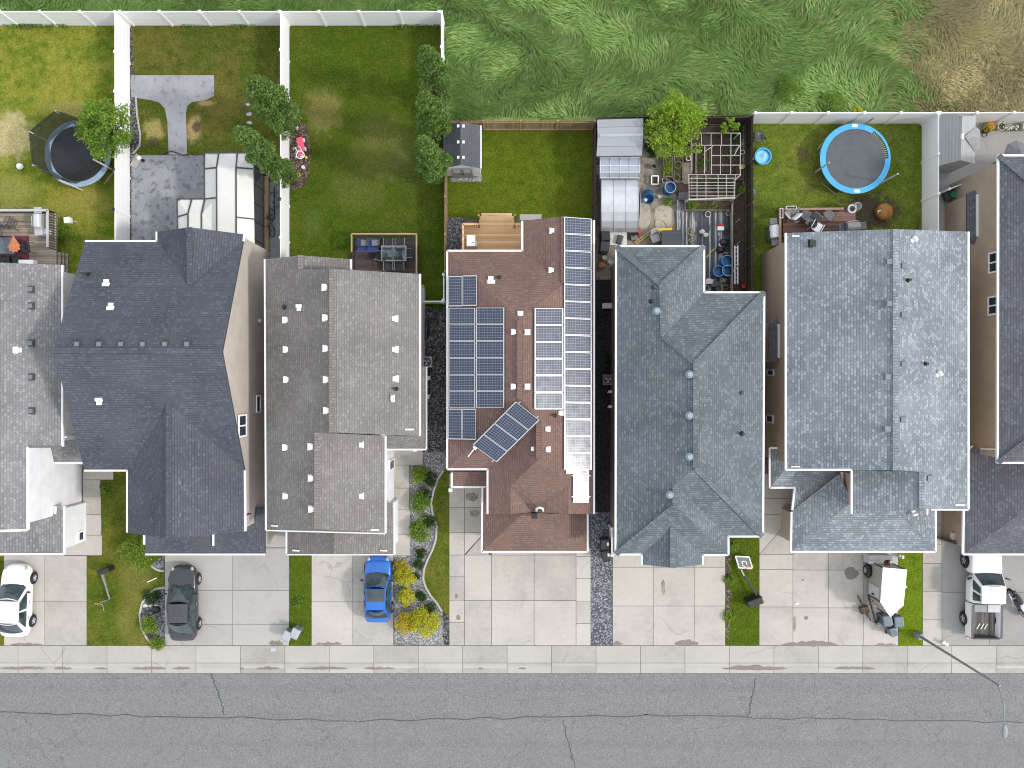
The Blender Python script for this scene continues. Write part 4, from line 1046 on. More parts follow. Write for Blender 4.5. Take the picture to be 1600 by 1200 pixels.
fence('tall white vinyl fence between the trampoline lawn and the stamped patio', (203,41), (203,398), 1.8, 'vinyl', lights=(4,5,6))
fence('white vinyl fence between the canopy patio and the wide green lawn', (452,41), (452,436), 1.8, 'vinyl', lights=(3,5))
fence('white vinyl fence beside the dark columnar trees at the meadow edge', (694,41), (694,197), 1.8, 'vinyl')
fence('long white vinyl fence at the back of the left three lawns', (-330,40), (690,40), 1.8, 'vinyl')
fence('tan board fence between the wide green lawn and the small grey shed', (699,205), (699,430), 1.7, 'tan')
fence('short white fence piece beside the top left solar panels', (696,433), (696,472), 1.2, 'vinyl', 1.6)
fence('white gate fence closing the dark gravel side yard', (657,474), (694.5,474), 1.2, 'vinyl', 1.5)
fence('brown board fence at the back of the square lawn', (701,204), (925,204), 1.8, 'tan')
fence('dark board fence between the square lawn and the greenhouses', (926.5,204), (926.5,440), 1.6, 'dark')
fence('dark weathered fence behind the lime green tree', (928,199), (1162,196), 1.8, 'dark')
fence('dark weathered fence between the cluttered garden and the paddling pool lawn', (1163,196), (1163,458), 1.8, 'dark')
fence('white vinyl fence behind the blue trampoline', (1165,193), (1438,193), 1.9, 'vinyl')
fence('white vinyl fence behind the pots on the grey concrete yard', (1442,193), (1720,192), 1.9, 'vinyl')
fence('white vinyl fence beside the lawn with the blue trampoline', (1440,195), (1440,374), 1.9, 'vinyl')
fence('short white gate between the grey shed and the brown house wall', (1466,303), (1503,289), 1.2, 'vinyl', 1.7)
fence('dark wooden gate between two houses behind the white pickup', (1463,839), (1505,853), 1.7, 'dark', 1.2)
fence('thin white fence panel beside the black wheelie bins', (952,820), (952,860), 1.3, 'vinyl', 1.6)

# ================================================================== FURNITURE KIT
def chair(name, label, fm, sm, w=.56, arms=True, recl=.25, cat='chair', group=None):
    t = thing(name, label, cat, (0,0,0), group)
    mb = MB(); mb.box((0,0,.40),(w,.52,.06)); mb.build('seat',sm,t,bevel=.02)
    mb = MB(); mb.patch((-w/2,-.24,.44),(w/2,-.24,.44),(w/2,-.24-recl,.98),(-w/2,-.24-recl,.98),(0,-.05,0),6,5)
    o = mb.build('backrest',sm,t,smooth=True); s = o.modifiers.new('s','SOLIDIFY'); s.thickness=.04
    for x in (-1,1):
        for y in (-1,1):
            mb = MB(); mb.tube([(x*w/2,y*.24,.42),(x*(w/2+.03),y*.29,0)],.018,8); mb.build('leg',fm,t)
        if arms:
            mb = MB(); mb.tube([(x*(w/2+.02),.24,.42),(x*(w/2+.03),.25,.63),(x*(w/2+.03),-.26,.66)],.02,8); mb.build('armrest',fm,t)
    return t
def slat_chair(name, label, fm, cat='chair', group=None, w=.55):
    t = thing(name, label, cat, (0,0,0), group)
    mb = MB()
    for k in range(7): y=-.24+.08*k; mb.bar((-w/2,y,.42),(w/2,y,.42),.03,.02)
    for k in range(4): x=-w/2+w*k/3; mb.bar((x,-.26,.41),(x,.26,.41),.025,.02)
    mb.build('seat',fm,t)
    mb = MB()
    for k in range(6): x=-w/2+w*k/5; mb.bar((x,-.26,.43),(x,-.48,.95),.02,.02)
    for z,y in ((.55,-.31),(.75,-.395),(.95,-.48)): mb.bar((-w/2,y,z),(w/2,y,z),.025,.025)
    mb.build('backrest',fm,t)
    for x in (-1,1):
        for y in (-1,1):
            mb = MB(); mb.tube([(x*w/2,y*.25,.42),(x*(w/2+.04),y*.33,0)],.016,8); mb.build('leg',fm,t)
        mb = MB(); mb.tube([(x*w/2,.25,.42),(x*(w/2+.05),.25,.64),(x*(w/2+.04),-.33,.66)],.018,8); mb.build('armrest',fm,t)
    return t
def table(name, label, L_, W_, h, tm, fm, rim=True):
    t = thing(name, label, 'table', (0,0,0))
    mb = MB(); mb.box((0,0,h-.03),(L_-.06,W_-.06,.025)); mb.build('tabletop',tm,t)
    mb = MB()
    for s in (-1,1):
        mb.bar((-L_/2,s*(W_/2-.03),h-.02),(L_/2,s*(W_/2-.03),h-.02),.06,.05); mb.bar((s*(L_/2-.03),-W_/2,h-.021),(s*(L_/2-.03),W_/2,h-.021),.06,.05)
    mb.build('table_rim',fm,t)
    for x in (-1,1):
        for y in (-1,1):
            mb = MB(); mb.tube([(x*(L_/2-.08),y*(W_/2-.08),h-.04),(x*(L_/2-.05),y*(W_/2-.05),0)],.025,8); mb.build('leg',fm,t)
    return t
def grill(name, label, body, lid):
    t = thing(name, label, 'grill', (0,0,0))
    mb = MB(); mb.box((0,0,.15),(.9,.5,.65)); mb.build('cabinet',body,t,bevel=.02)
    mb = MB(); mb.lathe((-.38,0,.82),[(.001,0),(.27,0),(.27,.76),(.001,.76)],16,axis='X'); mb.build('lid',lid,t,smooth=False)
    for s in (-1,1):
        mb = MB(); mb.box((s*.66,0,.78),(.38,.46,.04)); mb.build('side_shelf',body,t,bevel=.01)
        for y in (-1,1):
            mb = MB(); mb.cyl((s*.38,y*.2,0),.06,.16,10); mb.build('caster',M['black'],t)
    mb = MB(); mb.tube([(-.3,.3,.92),(.3,.3,.92)],.02,8); mb.build('handle',M['chrome'],t)
    return t
def pot(label, px, py, r, h, pm_, lf=None, n=60, rim=True, name='plant_pot', z=.03, cat='pot', lr=1.3):
    c = P(px,py,z); t = thing(name, label, cat, c)
    mb = MB(); mb.lathe(c,[(.001,0),(r*.75,0),(r,h),(r*1.08,h),(r*1.08,h+.03),(r*.9,h+.03),(r*.88,h-.05),(.001,h-.05)],18); mb.build('container',pm_,t,smooth=False)
    mb = MB(); mb.cyl(c+Vector((0,0,h-.06)),r*.87,.02,16); mb.build('soil',M['soil'],t)
    if lf: leaves('leaves', [(c+Vector((0,0,h+r*.4)), r*lr, r*lr, r*.9, n)], .10, lf, t)
    return t
def barrel(label, px, py, r, h, mat, tilt=None, z=.03, lid=None):
    c = P(px,py,z); t = thing('barrel', label, 'barrel', c)
    prof=[(.001,0),(r*.9,0),(r,.08),(r,h*.3),(r*1.04,h*.33),(r,h*.36),(r,h*.64),(r*1.04,h*.67),(r,h*.7),(r,h-.05),(r*.94,h),(r*.88,h),(r*.86,h-.3),(.001,h-.3)]
    mb = MB(); mb.lathe(c,prof,24); mb.build('drum',mat,t,smooth=False)
    mb = MB(); mb.ring(c+Vector((0,0,h)),r*.97,.025,28,6); mb.build('rim',lid or M['blue'],t,smooth=True)
    if tilt: t.rotation_euler = tilt
    return t
def leaves(name, clumps, size, mat, parent=None, seed=0, flat=.35, loc=None):
    """clumps: (centre, rx, ry, rz, count); leaf-sized bent faces through each clump"""
    rg = np.random.default_rng(seed + len(clumps)*13 + int(abs(clumps[0][0][0])*100))
    C=[]
    for c, rx, ry, rz, n in clumps:
        d = rg.normal(size=(n,3)); d /= np.linalg.norm(d,axis=1)[:,None]
        rad = rg.uniform(.25,1.0,(n,1))**.5
        C.append(np.array(c)[None,:] + d*rad*np.array([rx,ry,rz])[None,:])
    C = np.vstack(C); n = len(C)
    nr = rg.normal(size=(n,3))*np.array([1,1,.9]) + np.array([0,0,flat]); nr /= np.linalg.norm(nr,axis=1)[:,None]
    a = rg.normal(size=(n,3)); u = np.cross(nr,a); u /= np.linalg.norm(u,axis=1)[:,None]; v = np.cross(nr,u)
    s = size*rg.uniform(.6,1.4,(n,1)); 
    V = np.stack([C-u*s*.5, C+v*s*.30+nr*s*.08, C+u*s*.5, C-v*s*.30+nr*s*.08],1).reshape(-1,3)
    org = Vector((0,0,0)); q = parent
    while q is not None: org += q.location; q = q.parent
    if parent is None and loc is not None: org = Vector(loc)
    V = V - np.array(org)[None,:]
    me = bpy.data.meshes.new(name); me.vertices.add(n*4); me.loops.add(n*4); me.polygons.add(n)
    me.vertices.foreach_set('co', V.astype(np.float32).ravel())
    me.loops.foreach_set('vertex_index', np.arange(n*4,dtype=np.int32))
    me.polygons.foreach_set('loop_start', np.arange(0,n*4,4,dtype=np.int32)); me.update(calc_edges=True)
    me.materials.append(mat)
    o = bpy.data.objects.new(name, me); COL.objects.link(o)
    if parent is not None: o.parent = parent
    else: o.location = org
    return o

# ================================================================== TRAMPOLINES
def trampoline(label, px, py, rad, zt, padm, matm, poles, net=False, gap=None):
    c = P(px,py,zt); c0 = P(px,py,zt); c0.z = 0
    t = thing('trampoline', label, 'trampoline', c0); n = 64
    mb = MB(); mb.cyl(c+Vector((0,0,-.03)), rad*.86, .02, 48); mb.build('jumping_mat', matm, t)
    def arc(i0,i1,r0,r1,z0,z1,mat,nm):
        mb = MB(); v=[];f=[]
        for i in range(i0,i1+1):
            a=2*math.pi*i/n
            for r,z in ((r0,z0),(r0,z0+.05),(r1,z1+.05),(r1,z1)): v.append((c.x+r*math.cos(a),c.y+r*math.sin(a),c.z+z))
        m_=i1-i0
        for i in range(m_):
            for k in range(4): f.append((i*4+k,(i+1)*4+k,(i+1)*4+(k+1)%4,i*4+(k+1)%4))
        f += [(0,1,2,3),(m_*4+3,m_*4+2,m_*4+1,m_*4)]
        mb.add(v,f); return mb.build(nm,mat,t)
    segs = 6 if gap is None else 6
    for k in range(segs):
        i0=int(n*k/segs); i1=int(n*(k+1)/segs)
        r0 = rad*.855
        if gap and i0 >= gap[0] and i1 <= gap[1]: r0 = rad*.955
        arc(i0,i1,r0,rad*1.015,0,.0,padm,'safety_pad')
    mb = MB()
    for i in range(96):
        a=2*math.pi*i/96; ca,sa=math.cos(a),math.sin(a)
        mb.bar(c+Vector((ca*rad*.85,sa*rad*.85,-.01)),c+Vector((ca*rad*.98,sa*rad*.98,-.01)),.022,.02)
    o = mb.build('springs', M['steel'], t)
    mb = MB(); mb.ring(c+Vector((0,0,-.05)),rad*.99,.035,48,8); mb.build('frame',M['steel'],t,smooth=True)
    for k in range(4):
        a=2*math.pi*(k+.4)/4; b=a+.55
        pts=[c+Vector((rad*.99*math.cos(a),rad*.99*math.sin(a),-.05)),(c.x+rad*1.0*math.cos(a),c.y+rad*1.0*math.sin(a),.03),(c.x+rad*1.0*math.cos(b),c.y+rad*1.0*math.sin(b),.03),c+Vector((rad*.99*math.cos(b),rad*.99*math.sin(b),-.05))]
        mb=MB(); mb.tube(pts,.025,8); mb.build('leg',M['steel'],t)
    if gap:
        for a_ in (R(91),R(-87)):
            q=c+Vector((rad*.94*math.cos(a_),rad*.94*math.sin(a_),.055)); mb=MB(); mb.box(q,(.34,.17,.008)); mb.build('pad_label',M['white'],t)
    tops=[]
    for deg,top,pmat in poles:
        a=R(deg); q=Vector((c.x+rad*1.03*math.cos(a),c.y+rad*1.03*math.sin(a),0))
        mb=MB(); mb.tube([(q.x,q.y,.15),(q.x,q.y,top)],.05,8); mb.build('net_pole',pmat,t); tops.append((a,Vector((q.x,q.y,top))))
    if net:
        m_=MB(); k=len(tops)
        for i in range(k):
            a0,p0=tops[i]; a1,p1=tops[(i+1)%k]
            if a1<a0: a1+=2*math.pi
            b0=c+Vector((rad*.93*math.cos(a0),rad*.93*math.sin(a0),.06)); b1=c+Vector((rad*.93*math.cos(a1),rad*.93*math.sin(a1),.06))
            am=(a0+a1)/2
            m_.patch(b0,b1,p1,p0,(math.cos(am)*.10,math.sin(am)*.10,-.02),8,4)
            m_.tube([p0,p0.lerp(p1,.5)+Vector((-math.cos(am)*.12,-math.sin(am)*.12,-.06)),p1],.018,6)
        m_.build('safety_net',M['net'],t,smooth=True)
    return t
trampoline('round trampoline with pale pad and sagging dark safety net on dry lawn', 122, 240.5, 2.0, .85, M['bluegrey'], M['tramp'],
           [(d_,2.6,M['offwhite']) for d_ in (100,157,215,267,336,40)], True)
trampoline('big blue rimmed trampoline without a net, springs bare on one side', 1336, 248, 2.13, .9, M['blue'], M['tramp2'],
           [(74,2.1,M['mgrey']),(-42,2.9,M['lgrey']),(196,2.2,M['lgrey'])], False, gap=(0,11))

# ================================================================== YARD 1
mb=MB(); mb.blob(P(31,260,.2),.2,.2,.2,16,12); single(mb,'ball',M['white'],'white ball lying on the dry lawn','ball',P(31,260),smooth=True)
t=thing('bucket','white square bucket on the lawn outside the weathered deck','bucket',P(109.5,345.5))
mb=MB(); mb.box(P(109.5,345.5,.03),(.36,.34,.38),.1,tp=1.1); mb.build('pail',M['white'],t,bevel=.03)
mb=MB(); mb.tube([P(113,345,.3),P(117,346,.32),P(120,346.5,.2)],.02,6); mb.build('handle',M['offwhite'],t)
t=thing('deck','weathered wooden deck with grey railing beside the light grey roof','deck',P(40,390))
mb=MB(); a=P(-70,336,0);b=P(97,440,0); mb.bx(a.x,b.y,.5,b.x,a.y,.6); mb.build('deck_boards',M['deck_old'],t)
for (p,q) in (((-70,337),(97,337)),((97,337),(97,393))):
    A,B_=P(*p),P(*q); mb=MB(); mb.bar(A+Vector((0,0,1.5)),B_+Vector((0,0,1.5)),.14,.05); mb.bar(A+Vector((0,0,.72)),B_+Vector((0,0,.72)),.05,.06); mb.build('rail',M['lgrey'],t)
    mb=MB(); L_=(B_-A).length; k=int(L_/.16)
    for j in range(k+1): mb.bar(A.lerp(B_,j/k)+Vector((0,0,.6)),A.lerp(B_,j/k)+Vector((0,0,1.48)),.05,.05)
    mb.build('balusters',M['brownw'],t)
for k in range(3):
    mb=MB(); a=P(97+3.5*k,396);b=P(97+3.5*(k+1),436); mb.bx(a.x,b.y,.42-.16*k,b.x+.03,a.y,.47-.16*k); mb.build('step',M['deck_old'],t)
mb=MB(); a=P(-40,371);b=P(55,412); mb.bx(a.x,b.y,.604,b.x,a.y,.615); single(mb,'rug',M['purple'],'worn plum rug under the patio table on the weathered deck','rug',P(10,390,.6))
t=place(table('patio_table','long grey glass patio table on the plum rug',2.2,1.05,.72,M['tableglass'],M['dgrey']),P(7,387,.6))
t=thing('patio_umbrella','closed orange patio umbrella beside the grey glass table','umbrella',P(22,386,.6))
c=P(22,386,.6); ap=P(20.5,369,2.75); hb=P(22,387,1.55)
mb=MB(); mb.tube([c,hb,ap+(ap-hb)*.04],.025,8); mb.build('pole',M['mgrey'],t)
mb=MB(); k=9; v=[];f=[]; ax=(ap-hb)
for i,(q,r) in enumerate(((0,.36),(.02,.37),(.35,.25),(.7,.13),(1.0,.03))):
    for j in range(2*k):
        an=math.pi*j/k; w_=r*(1.1 if j%2 else .78); v.append(hb+ax*q+Vector((w_*math.cos(an),w_*math.sin(an)*.8,0)))
n_=5
for i in range(n_-1):
    for j in range(2*k): f.append((i*2*k+j,i*2*k+(j+1)%(2*k),(i+1)*2*k+(j+1)%(2*k),(i+1)*2*k+j))
f.append(tuple(range((n_-1)*2*k,n_*2*k))); mb.add(v,f); mb.build('canopy',M['orange'],t)
slat0=slat_chair('slat_chair','black metal slat chair near the top rail of the weathered deck',M['dgrey']); place(slat0,P(26,350,.6),R(-25))
dup(slat0,P(5,361,.6),R(160),'black metal slat chair at the left edge of the photo on the weathered deck')
ch=chair('wicker_chair','dark wicker chair at the right end of the grey glass table',M['black'],M['dfab'],.62,cat='chair'); place(ch,P(47,389,.6),R(100))
dup(ch,P(14,410,.6),R(5),'dark wicker chair tucked below the grey glass table')
t=place(grill('gas_grill','silver lidded gas grill in the corner of the weathered deck',M['lgrey'],M['alu']),P(72,350,.6),R(92))
mb=MB(); mb.box(P(73,364.5,.6),(.62,.34,.55),.05); mb.cyl(P(65.5,364.5,.6),.17,.5,16); single(mb,'storage_bin',M['white'],'white storage bin beside the silver grill','bin',P(71,364,.6),bevel=.03)
pot('small pot with a plant at the left end of the weathered deck',1,343,.16,.3,M['offwhite'],M['lf_shrub'],50,z=.6)
mb=MB(); mb.box(P(48,411.5,.6),(.9,.3,.5)); single(mb,'cooler_box',M['white'],'long white cooler box against the light grey roof edge','cooler',P(48,411.5,.6),bevel=.03)
for i,x in enumerate((14,30)):
    mb=MB(); mb.box(P(x,408,.6),(.42,.42,.4),.1); single(mb,'cushion_stool',M['soil'] if 0 else M['dfab'],['dark stool under the left half of the grey table','dark stool under the right half of the grey table'][i],'stool',P(x,408,.6),bevel=.04)

# ================================================================== YARD 2
t=thing('canopy_gazebo','white panelled patio canopy with dark mesh side screens','gazebo',P(360,320))
ze,zt=2.3,2.95
def pg4(pts,nm,mat): 
    mb=MB(); mb.add([P(*p) for p in pts]+[P(*p)-Vector((0,0,.04)) for p in pts],[tuple(range(len(pts))),tuple(range(2*len(pts)-1,len(pts)-1,-1))]+[(i,i+len(pts),(i+1)%len(pts)+len(pts),(i+1)%len(pts)) for i in range(len(pts))]); return mb.build(nm,mat,t)
p1,p2=(338.5,262,zt),(369,262,zt); b1,b2=(339,405,zt),(369.5,405,zt)
pg4([(319,239,ze),(342,239,ze),p1,(319.5,264,ze)][::-1],'roof_panel',M['canopy'])
pg4([(342,239,ze),(371,239,ze),p2,p1][::-1],'roof_panel',M['canopy'])
pg4([(371,239,ze),(394,239,ze),(395.5,264,ze),p2][::-1],'roof_panel',M['canopy'])
pg4([(319.5,264,ze),p1,b1,(320,405,ze)][::-1],'roof_panel',M['canopy'])
pg4([p1,p2,b2,b1][::-1],'roof_panel',M['canopy'])
pg4([p2,(395.5,264,ze),(397,342,ze),(369.2,339,zt)][::-1],'roof_panel',M['canopy'])
pg4([(369.2,340,zt),(397,343,ze),(398,405,ze),b2][::-1],'roof_panel',M['canopy'])
q1,q2=(294,334,zt-.25),(315,334,zt-.25)
pg4([(277,311,ze),(300,311,ze),q1,(277.5,339,ze)][::-1],'roof_panel',M['canopy'])
pg4([(300,311,ze),(318.5,311,ze),q2,q1][::-1],'roof_panel',M['canopy'])
pg4([(277.5,339.5,ze),q1,(294,370,zt-.25),(278,370,ze)][::-1],'roof_panel',M['canopy'])
pg4([q1,q2,(315,370,zt-.25),(294,370,zt-.25)][::-1],'roof_panel',M['canopy'])
pg4([q2,(320,311,ze),(337,309,zt-.2),(338,370,zt-.2),(315,370,zt-.25)][::-1],'roof_panel',M['canopy'])
def rib(*pts):
    mb=MB()
    for a,b in zip(pts,pts[1:]): mb.bar(P(*a)+Vector((0,0,.02)),P(*b)+Vector((0,0,.02)),.075,.06)
    mb.build('rib',M['dgrey'],t)
rib((319,239,ze),(394,239,ze)); rib((342,239,ze),p1,b1); rib((371,239,ze),p2,b2); rib((319,239,ze),(320,311,ze)); rib((319.5,264,ze),p1); rib(p2,(395.5,264,ze)); rib((369.2,339.5,zt),(397,342.5,ze)); rib((320,311,ze),(338.7,309,zt))
rib((277,311,ze),(319,311,ze)); rib((277,311,ze),(278,370,ze)); rib((300,311,ze),q1,(294,370,zt-.25)); rib((320,311,ze),q2,(315,370,zt-.25)); rib((277.5,339,ze),q1)
for x,y in ((321,242),(392,242),(280,313),(394,300),(395,380),(321,313)):
    mb=MB(); c=P(x,y,ze); mb.bar((c.x,c.y,0),(c.x,c.y,ze),.1,.1); mb.build('post',M['dgrey'],t)
xs_=P(397,0,ze).x
for k in range(5):
    y0,y1=P(0,268+28*k,1).y,P(0,268+28*(k+1),1).y
    mb=MB(); mb.bx(xs_-.02,y1+.03,.08,xs_+.02,y0-.03,ze-.08); mb.build('side_screen',M['dfab'],t)
    mb=MB(); mb.bx(xs_-.03,y0-.03,.0,xs_+.04,y0+.03,ze); mb.build('screen_frame',M['black'],t)
t=thing('bench','long brown wooden bench along the dark canopy screens','bench',P(419,340))
mb=MB(); a=P(416,278);b=P(423,420); mb.bx(a.x,b.y,.40,b.x,a.y,.46); mb.build('seat',M['tan'],t)
for y in (280,325,370,412):
    mb=MB(); c=P(419.5,y); mb.bx(c.x-.1,c.y-.05,.03,c.x+.1,c.y+.05,.40); mb.build('leg',M['brownw'],t)
def bicycle(label, mat, name='bicycle', s=1.0, cat='bicycle'):
    t=thing(name,label,cat,(0,0,0)); 
    for y in (-.52*s,.52*s):
        mb=MB(); v=[]; 
        n=28
        for i in range(n):
            a=2*math.pi*i/n
            for j in range(6):
                u=2*math.pi*j/6; r=.33*s+.024*math.cos(u); v.append((.024*math.sin(u),y+r*math.cos(a),.355*s+r*math.sin(a)))
        f=[(i*6+j,((i+1)%n)*6+j,((i+1)%n)*6+(j+1)%6,i*6+(j+1)%6) for i in range(n) for j in range(6)]
        mb.add(v,f); wq=mb.build('wheel',M['rubber'],t,smooth=True)
        mb=MB()
        for i in range(8): a=math.pi*i/8; mb.bar((0,y-.32*s*math.cos(a),.355*s-.32*s*math.sin(a)),(0,y+.32*s*math.cos(a),.355*s+.32*s*math.sin(a)),.008,.008)
        mb.build('spokes',M['steel'],wq)
    J={'bb':(0,-.08,.3),'st':(0,-.22,.82),'hd':(0,.36,.85),'ra':(0,-.52,.355),'fa':(0,.52,.355)}
    J={k:Vector(q)*s for k,q in J.items()}
    mb=MB()
    for a,b in (('bb','st'),('bb','hd'),('st','hd'),('bb','ra'),('st','ra'),('hd','fa')): mb.tube([J[a],J[b]],.02*s,8)
    mb.build('frame',mat,t)
    mb=MB(); mb.tube([J['hd'],J['hd']+Vector((0,-.03,.15))*s],.015*s,8); mb.tube([(-.28*s,.26*s,1.0*s),(-.1*s,.34*s,1.0*s),(.1*s,.34*s,1.0*s),(.28*s,.26*s,1.0*s)],.016*s,8); mb.build('handlebar',M['black'],t)
    mb=MB(); mb.blob(J['st']+Vector((0,-.02,.06))*s,.07*s,.14*s,.035*s); mb.build('saddle',M['black'],t,smooth=True)
    return t
def lean(o, loc, rz, rx): o.location=loc; o.rotation_euler=(0,rx,rz); return o
bk=bicycle('black bicycle leaning on the white fence, the one nearer the leaning tree',M['black']); lean(bk,P(429,315,.05),0,.25)
bk2=dup(bk,P(430,350,.05),0,'black bicycle leaning on the white fence, the one nearer the beige wall'); bk2.rotation_euler=(0,.25,math.pi)
t=thing('garden_lantern','small white globe lantern at the corner of the stamped patio','lantern',P(224,251))
mb=MB(); mb.cyl(P(224,251,.05),.03,.5,10); mb.cyl(P(224,251,.05),.1,.04,14); mb.build('pole',M['black'],t)
mb=MB(); mb.blob(P(224,251,.05)+Vector((0,0,.58)),.13,.13,.12,14,10); mb.build('globe',M['white'],t,smooth=True)
mb=MB(); mb.box(P(213,252,.05),(.45,.85,.07),-.5); single(mb,'splash_slab',M['conc2'],'grey slab lying on the stamped patio beside the lantern','slab',P(213,252),bevel=.02)
mb=MB(); mb.tube([P(255,240,.07),P(268,236,.08),P(277,239,.07),P(286,243,.07),P(292,241,.07)],.03,6); single(mb,'soaker_hose',M['black'],'black hose lying across the foot of the grey path','hose',P(275,240))

# ================================================================== YARD 3
t=thing('toy_wagon','pink toy cart with a long handle on the mulch bed','toy cart',P(472,228))
c=P(472,228,.04); rz=R(10)
mb=MB(); mb.box(c+Vector((0,0,.18)),(.38,.85,.22),rz); mb.build('tray',M['pink'],t,bevel=.03)
for s in (-1,1):
    for y in (-.28,.28):
        mb=MB(); q=c+Matrix.Rotation(rz,3,'Z')@Vector((s*.2,y,.13)); mb.lathe(q-Vector((.03,0,0)),[(.001,0),(.13,0),(.13,.06),(.001,.06)],16,axis='X'); mb.build('wheel',M['white'],t)
mb=MB(); q=c+Matrix.Rotation(rz,3,'Z')@Vector((0,-.42,.25)); mb.tube([q,q+Vector((.1,-.4,.25))],.02,8); mb.tube([q+Vector((-.05,-.42,.25)),q+Vector((.25,-.38,.25))],.025,8); mb.build('handle',M['white'],t)
tb=bicycle('small white toy bicycle lying in the mulch bed',M['white'],s=.55,name='toy_bicycle'); lean(tb,P(457,241,.06),R(15),1.1)
t=thing('doll_pram','tiny white doll pram with a pink seat in the mulch bed','doll pram',P(472,245))
c=P(472,245,.04)
mb=MB(); mb.blob(c+Vector((0,0,.32)),.2,.24,.14,14,8); mb.build('seat',M['pink'],t,smooth=True)
mb=MB(); mb.ring(c+Vector((0,0,.42)),.24,.03,24,6); mb.tube([c+Vector((-.15,.1,.42)),c+Vector((-.28,.42,.55)),c+Vector((.02,.46,.55)),c+Vector((.15,.1,.42))],.018,6); mb.build('frame',M['white'],t)
for i in range(4):
    mb=MB(); mb.lathe(c+Vector((-.19+.34*(i%2),-.16+.32*(i//2),.1)),[(.001,0),(.1,0),(.1,.04),(.001,.04)],14,axis='X'); mb.build('wheel',M['black'],t)
mb=MB(); mb.cyl(P(474.5,262,.04),.11,.16,14); single(mb,'toy_bucket',M['offwhite'],'cream toy bucket in the mulch bed','toy bucket',P(474.5,262))
mb=MB(); mb.blob(P(478,246,.15),.1,.1,.1,12,8); single(mb,'toy_ball',M['yellow'],'yellow toy ball beside the doll pram','ball',P(478,246),smooth=True)
pot('small pot of orange flowers in the mulch bed',468,275,.13,.18,M['terracotta'],M['lf_gold'],40)
mb=MB(); mb.blob(P(460,199.5,.14),.26,.2,.16,10,7,jit=.12); single(mb,'garden_rock',M['conc'],'pale rock at the top of the mulch bed','rock',P(460,199.5),smooth=True)
t=thing('deck','dark brown composite deck with tan rails behind the taupe roof','deck',P(606,400))
mb=MB(); a=P(557,373);b=P(654,445); mb.bx(a.x,b.y,.3,b.x,a.y,.42); mb.build('deck_boards',M['deck_br'],t)
for p,q in (((556.5,372),(655,372)),((655,372),(655,432)),((556.5,372),(556.5,400))):
    A,B_=P(*p),P(*q); mb=MB(); mb.bar(A+Vector((0,0,1.35)),B_+Vector((0,0,1.35)),.09,.05); mb.build('rail',M['tan'],t)
    mb=MB(); k=int((B_-A).length/.14)
    for j in range(k+1): mb.bar(A.lerp(B_,j/k)+Vector((0,0,.42)),A.lerp(B_,j/k)+Vector((0,0,1.33)),.03,.03)
    mb.build('balusters',M['brownw'],t)
for k in range(2):
    mb=MB(); a=P(547+5*k,397);b=P(552+5*k,424); mb.bx(a.x,b.y,.1+.14*k,b.x,a.y,.16+.14*k); mb.build('step',M['deck_br'],t)
t=place(table('patio_table','grey glass patio table with a faceted top on the dark brown deck',1.55,.95,.74,M['tableglass'],M['mgrey']),P(618,399,.42))
mb=MB()
mb.add([(-.72,-.42,.735),(.72,-.42,.735),(.72,.42,.735),(-.72,.42,.735),(-.3,-.12,.765),(.3,-.12,.765),(.3,.12,.765),(-.3,.12,.765)],[(0,1,5,4),(1,2,6,5),(2,3,7,6),(3,0,4,7),(4,5,6,7)])
o=mb.build('table_cover',M['tableglass'],None); o.parent=t
mc=chair('mesh_chair','dark mesh chair behind the faceted glass table, left of two by the rail',M['mgrey'],M['dfab'],.52); place(mc,P(609,381,.42),R(0))
for (x,y,r_,lb) in ((627,381,0,'dark mesh chair behind the faceted glass table, right of two by the rail'),(609,418,180,'dark mesh chair at the roof side of the faceted glass table, left of two'),(626,418,180,'dark mesh chair at the roof side of the faceted glass table, right of two'),(595,402,75,'dark mesh chair turned at the left end of the faceted glass table'),(640,398,-90,'dark mesh chair at the right end of the faceted glass table')):
    dup(mc,P(x,y,.42),R(r_),lb)
rc_=chair('padded_recliner','navy padded recliner in the left corner of the dark brown deck',M['dgrey'],M['bluefab'],.68,recl=.42); place(rc_,P(569,381,.42),0)
dup(rc_,P(586,381,.42),R(-4),'navy padded recliner second from the corner of the dark brown deck')
for rcx,nm in ((569,'grey cushion on the corner recliner'),(586,'grey cushion on the second recliner')):
    mb=MB(); mb.box(P(rcx,379.5,.88),(.42,.38,.09)); single(mb,'seat_cushion',M['greyfab'],nm,'cushion',P(rcx,379.5,.88),bevel=.04)
mb=MB(); mb.blob(P(660,453,.2),.18,.36,.22,10,8,jit=.1); single(mb,'garden_rock',M['tan'],'tan boulder on the grass beside the taupe roof edge','rock',P(660,453),smooth=True)
t=thing('air_conditioner','air conditioner with a round fan grille in the gravel side yard by the kayak','air conditioner',P(668,568))
def ac(t,px,py,m1):
    c=P(px,py,.05)
    mb=MB(); mb.box(c,(.66,.66,.75)); mb.build('housing',m1,t,bevel=.05)
    mb=MB(); mb.cyl(c+Vector((0,0,.755)),.27,.012,28); mb.build('fan_well',M['black'],t)
    mb=MB()
    for r in (.27,.2,.13): mb.ring(c+Vector((0,0,.775)),r,.008,28,5)
    mb.build('grille',M['mgrey'],t)
    for k in range(3):
        a=2.1*k; mb=MB(); mb.patch(c+Vector((.03*math.cos(a),.03*math.sin(a),.768)),c+Vector((.22*math.cos(a),.22*math.sin(a),.768)),c+Vector((.2*math.cos(a+.9),.2*math.sin(a+.9),.774)),c+Vector((.05*math.cos(a+.9),.05*math.sin(a+.9),.774)),(0,0,0),3,3); mb.build('fan_blade',M['lgrey'],t)
    mb=MB(); mb.cyl(c+Vector((0,0,.77)),.06,.03,14); mb.build('hub',M['mgrey'],t)
ac(t,668.5,566,M['lgrey'])
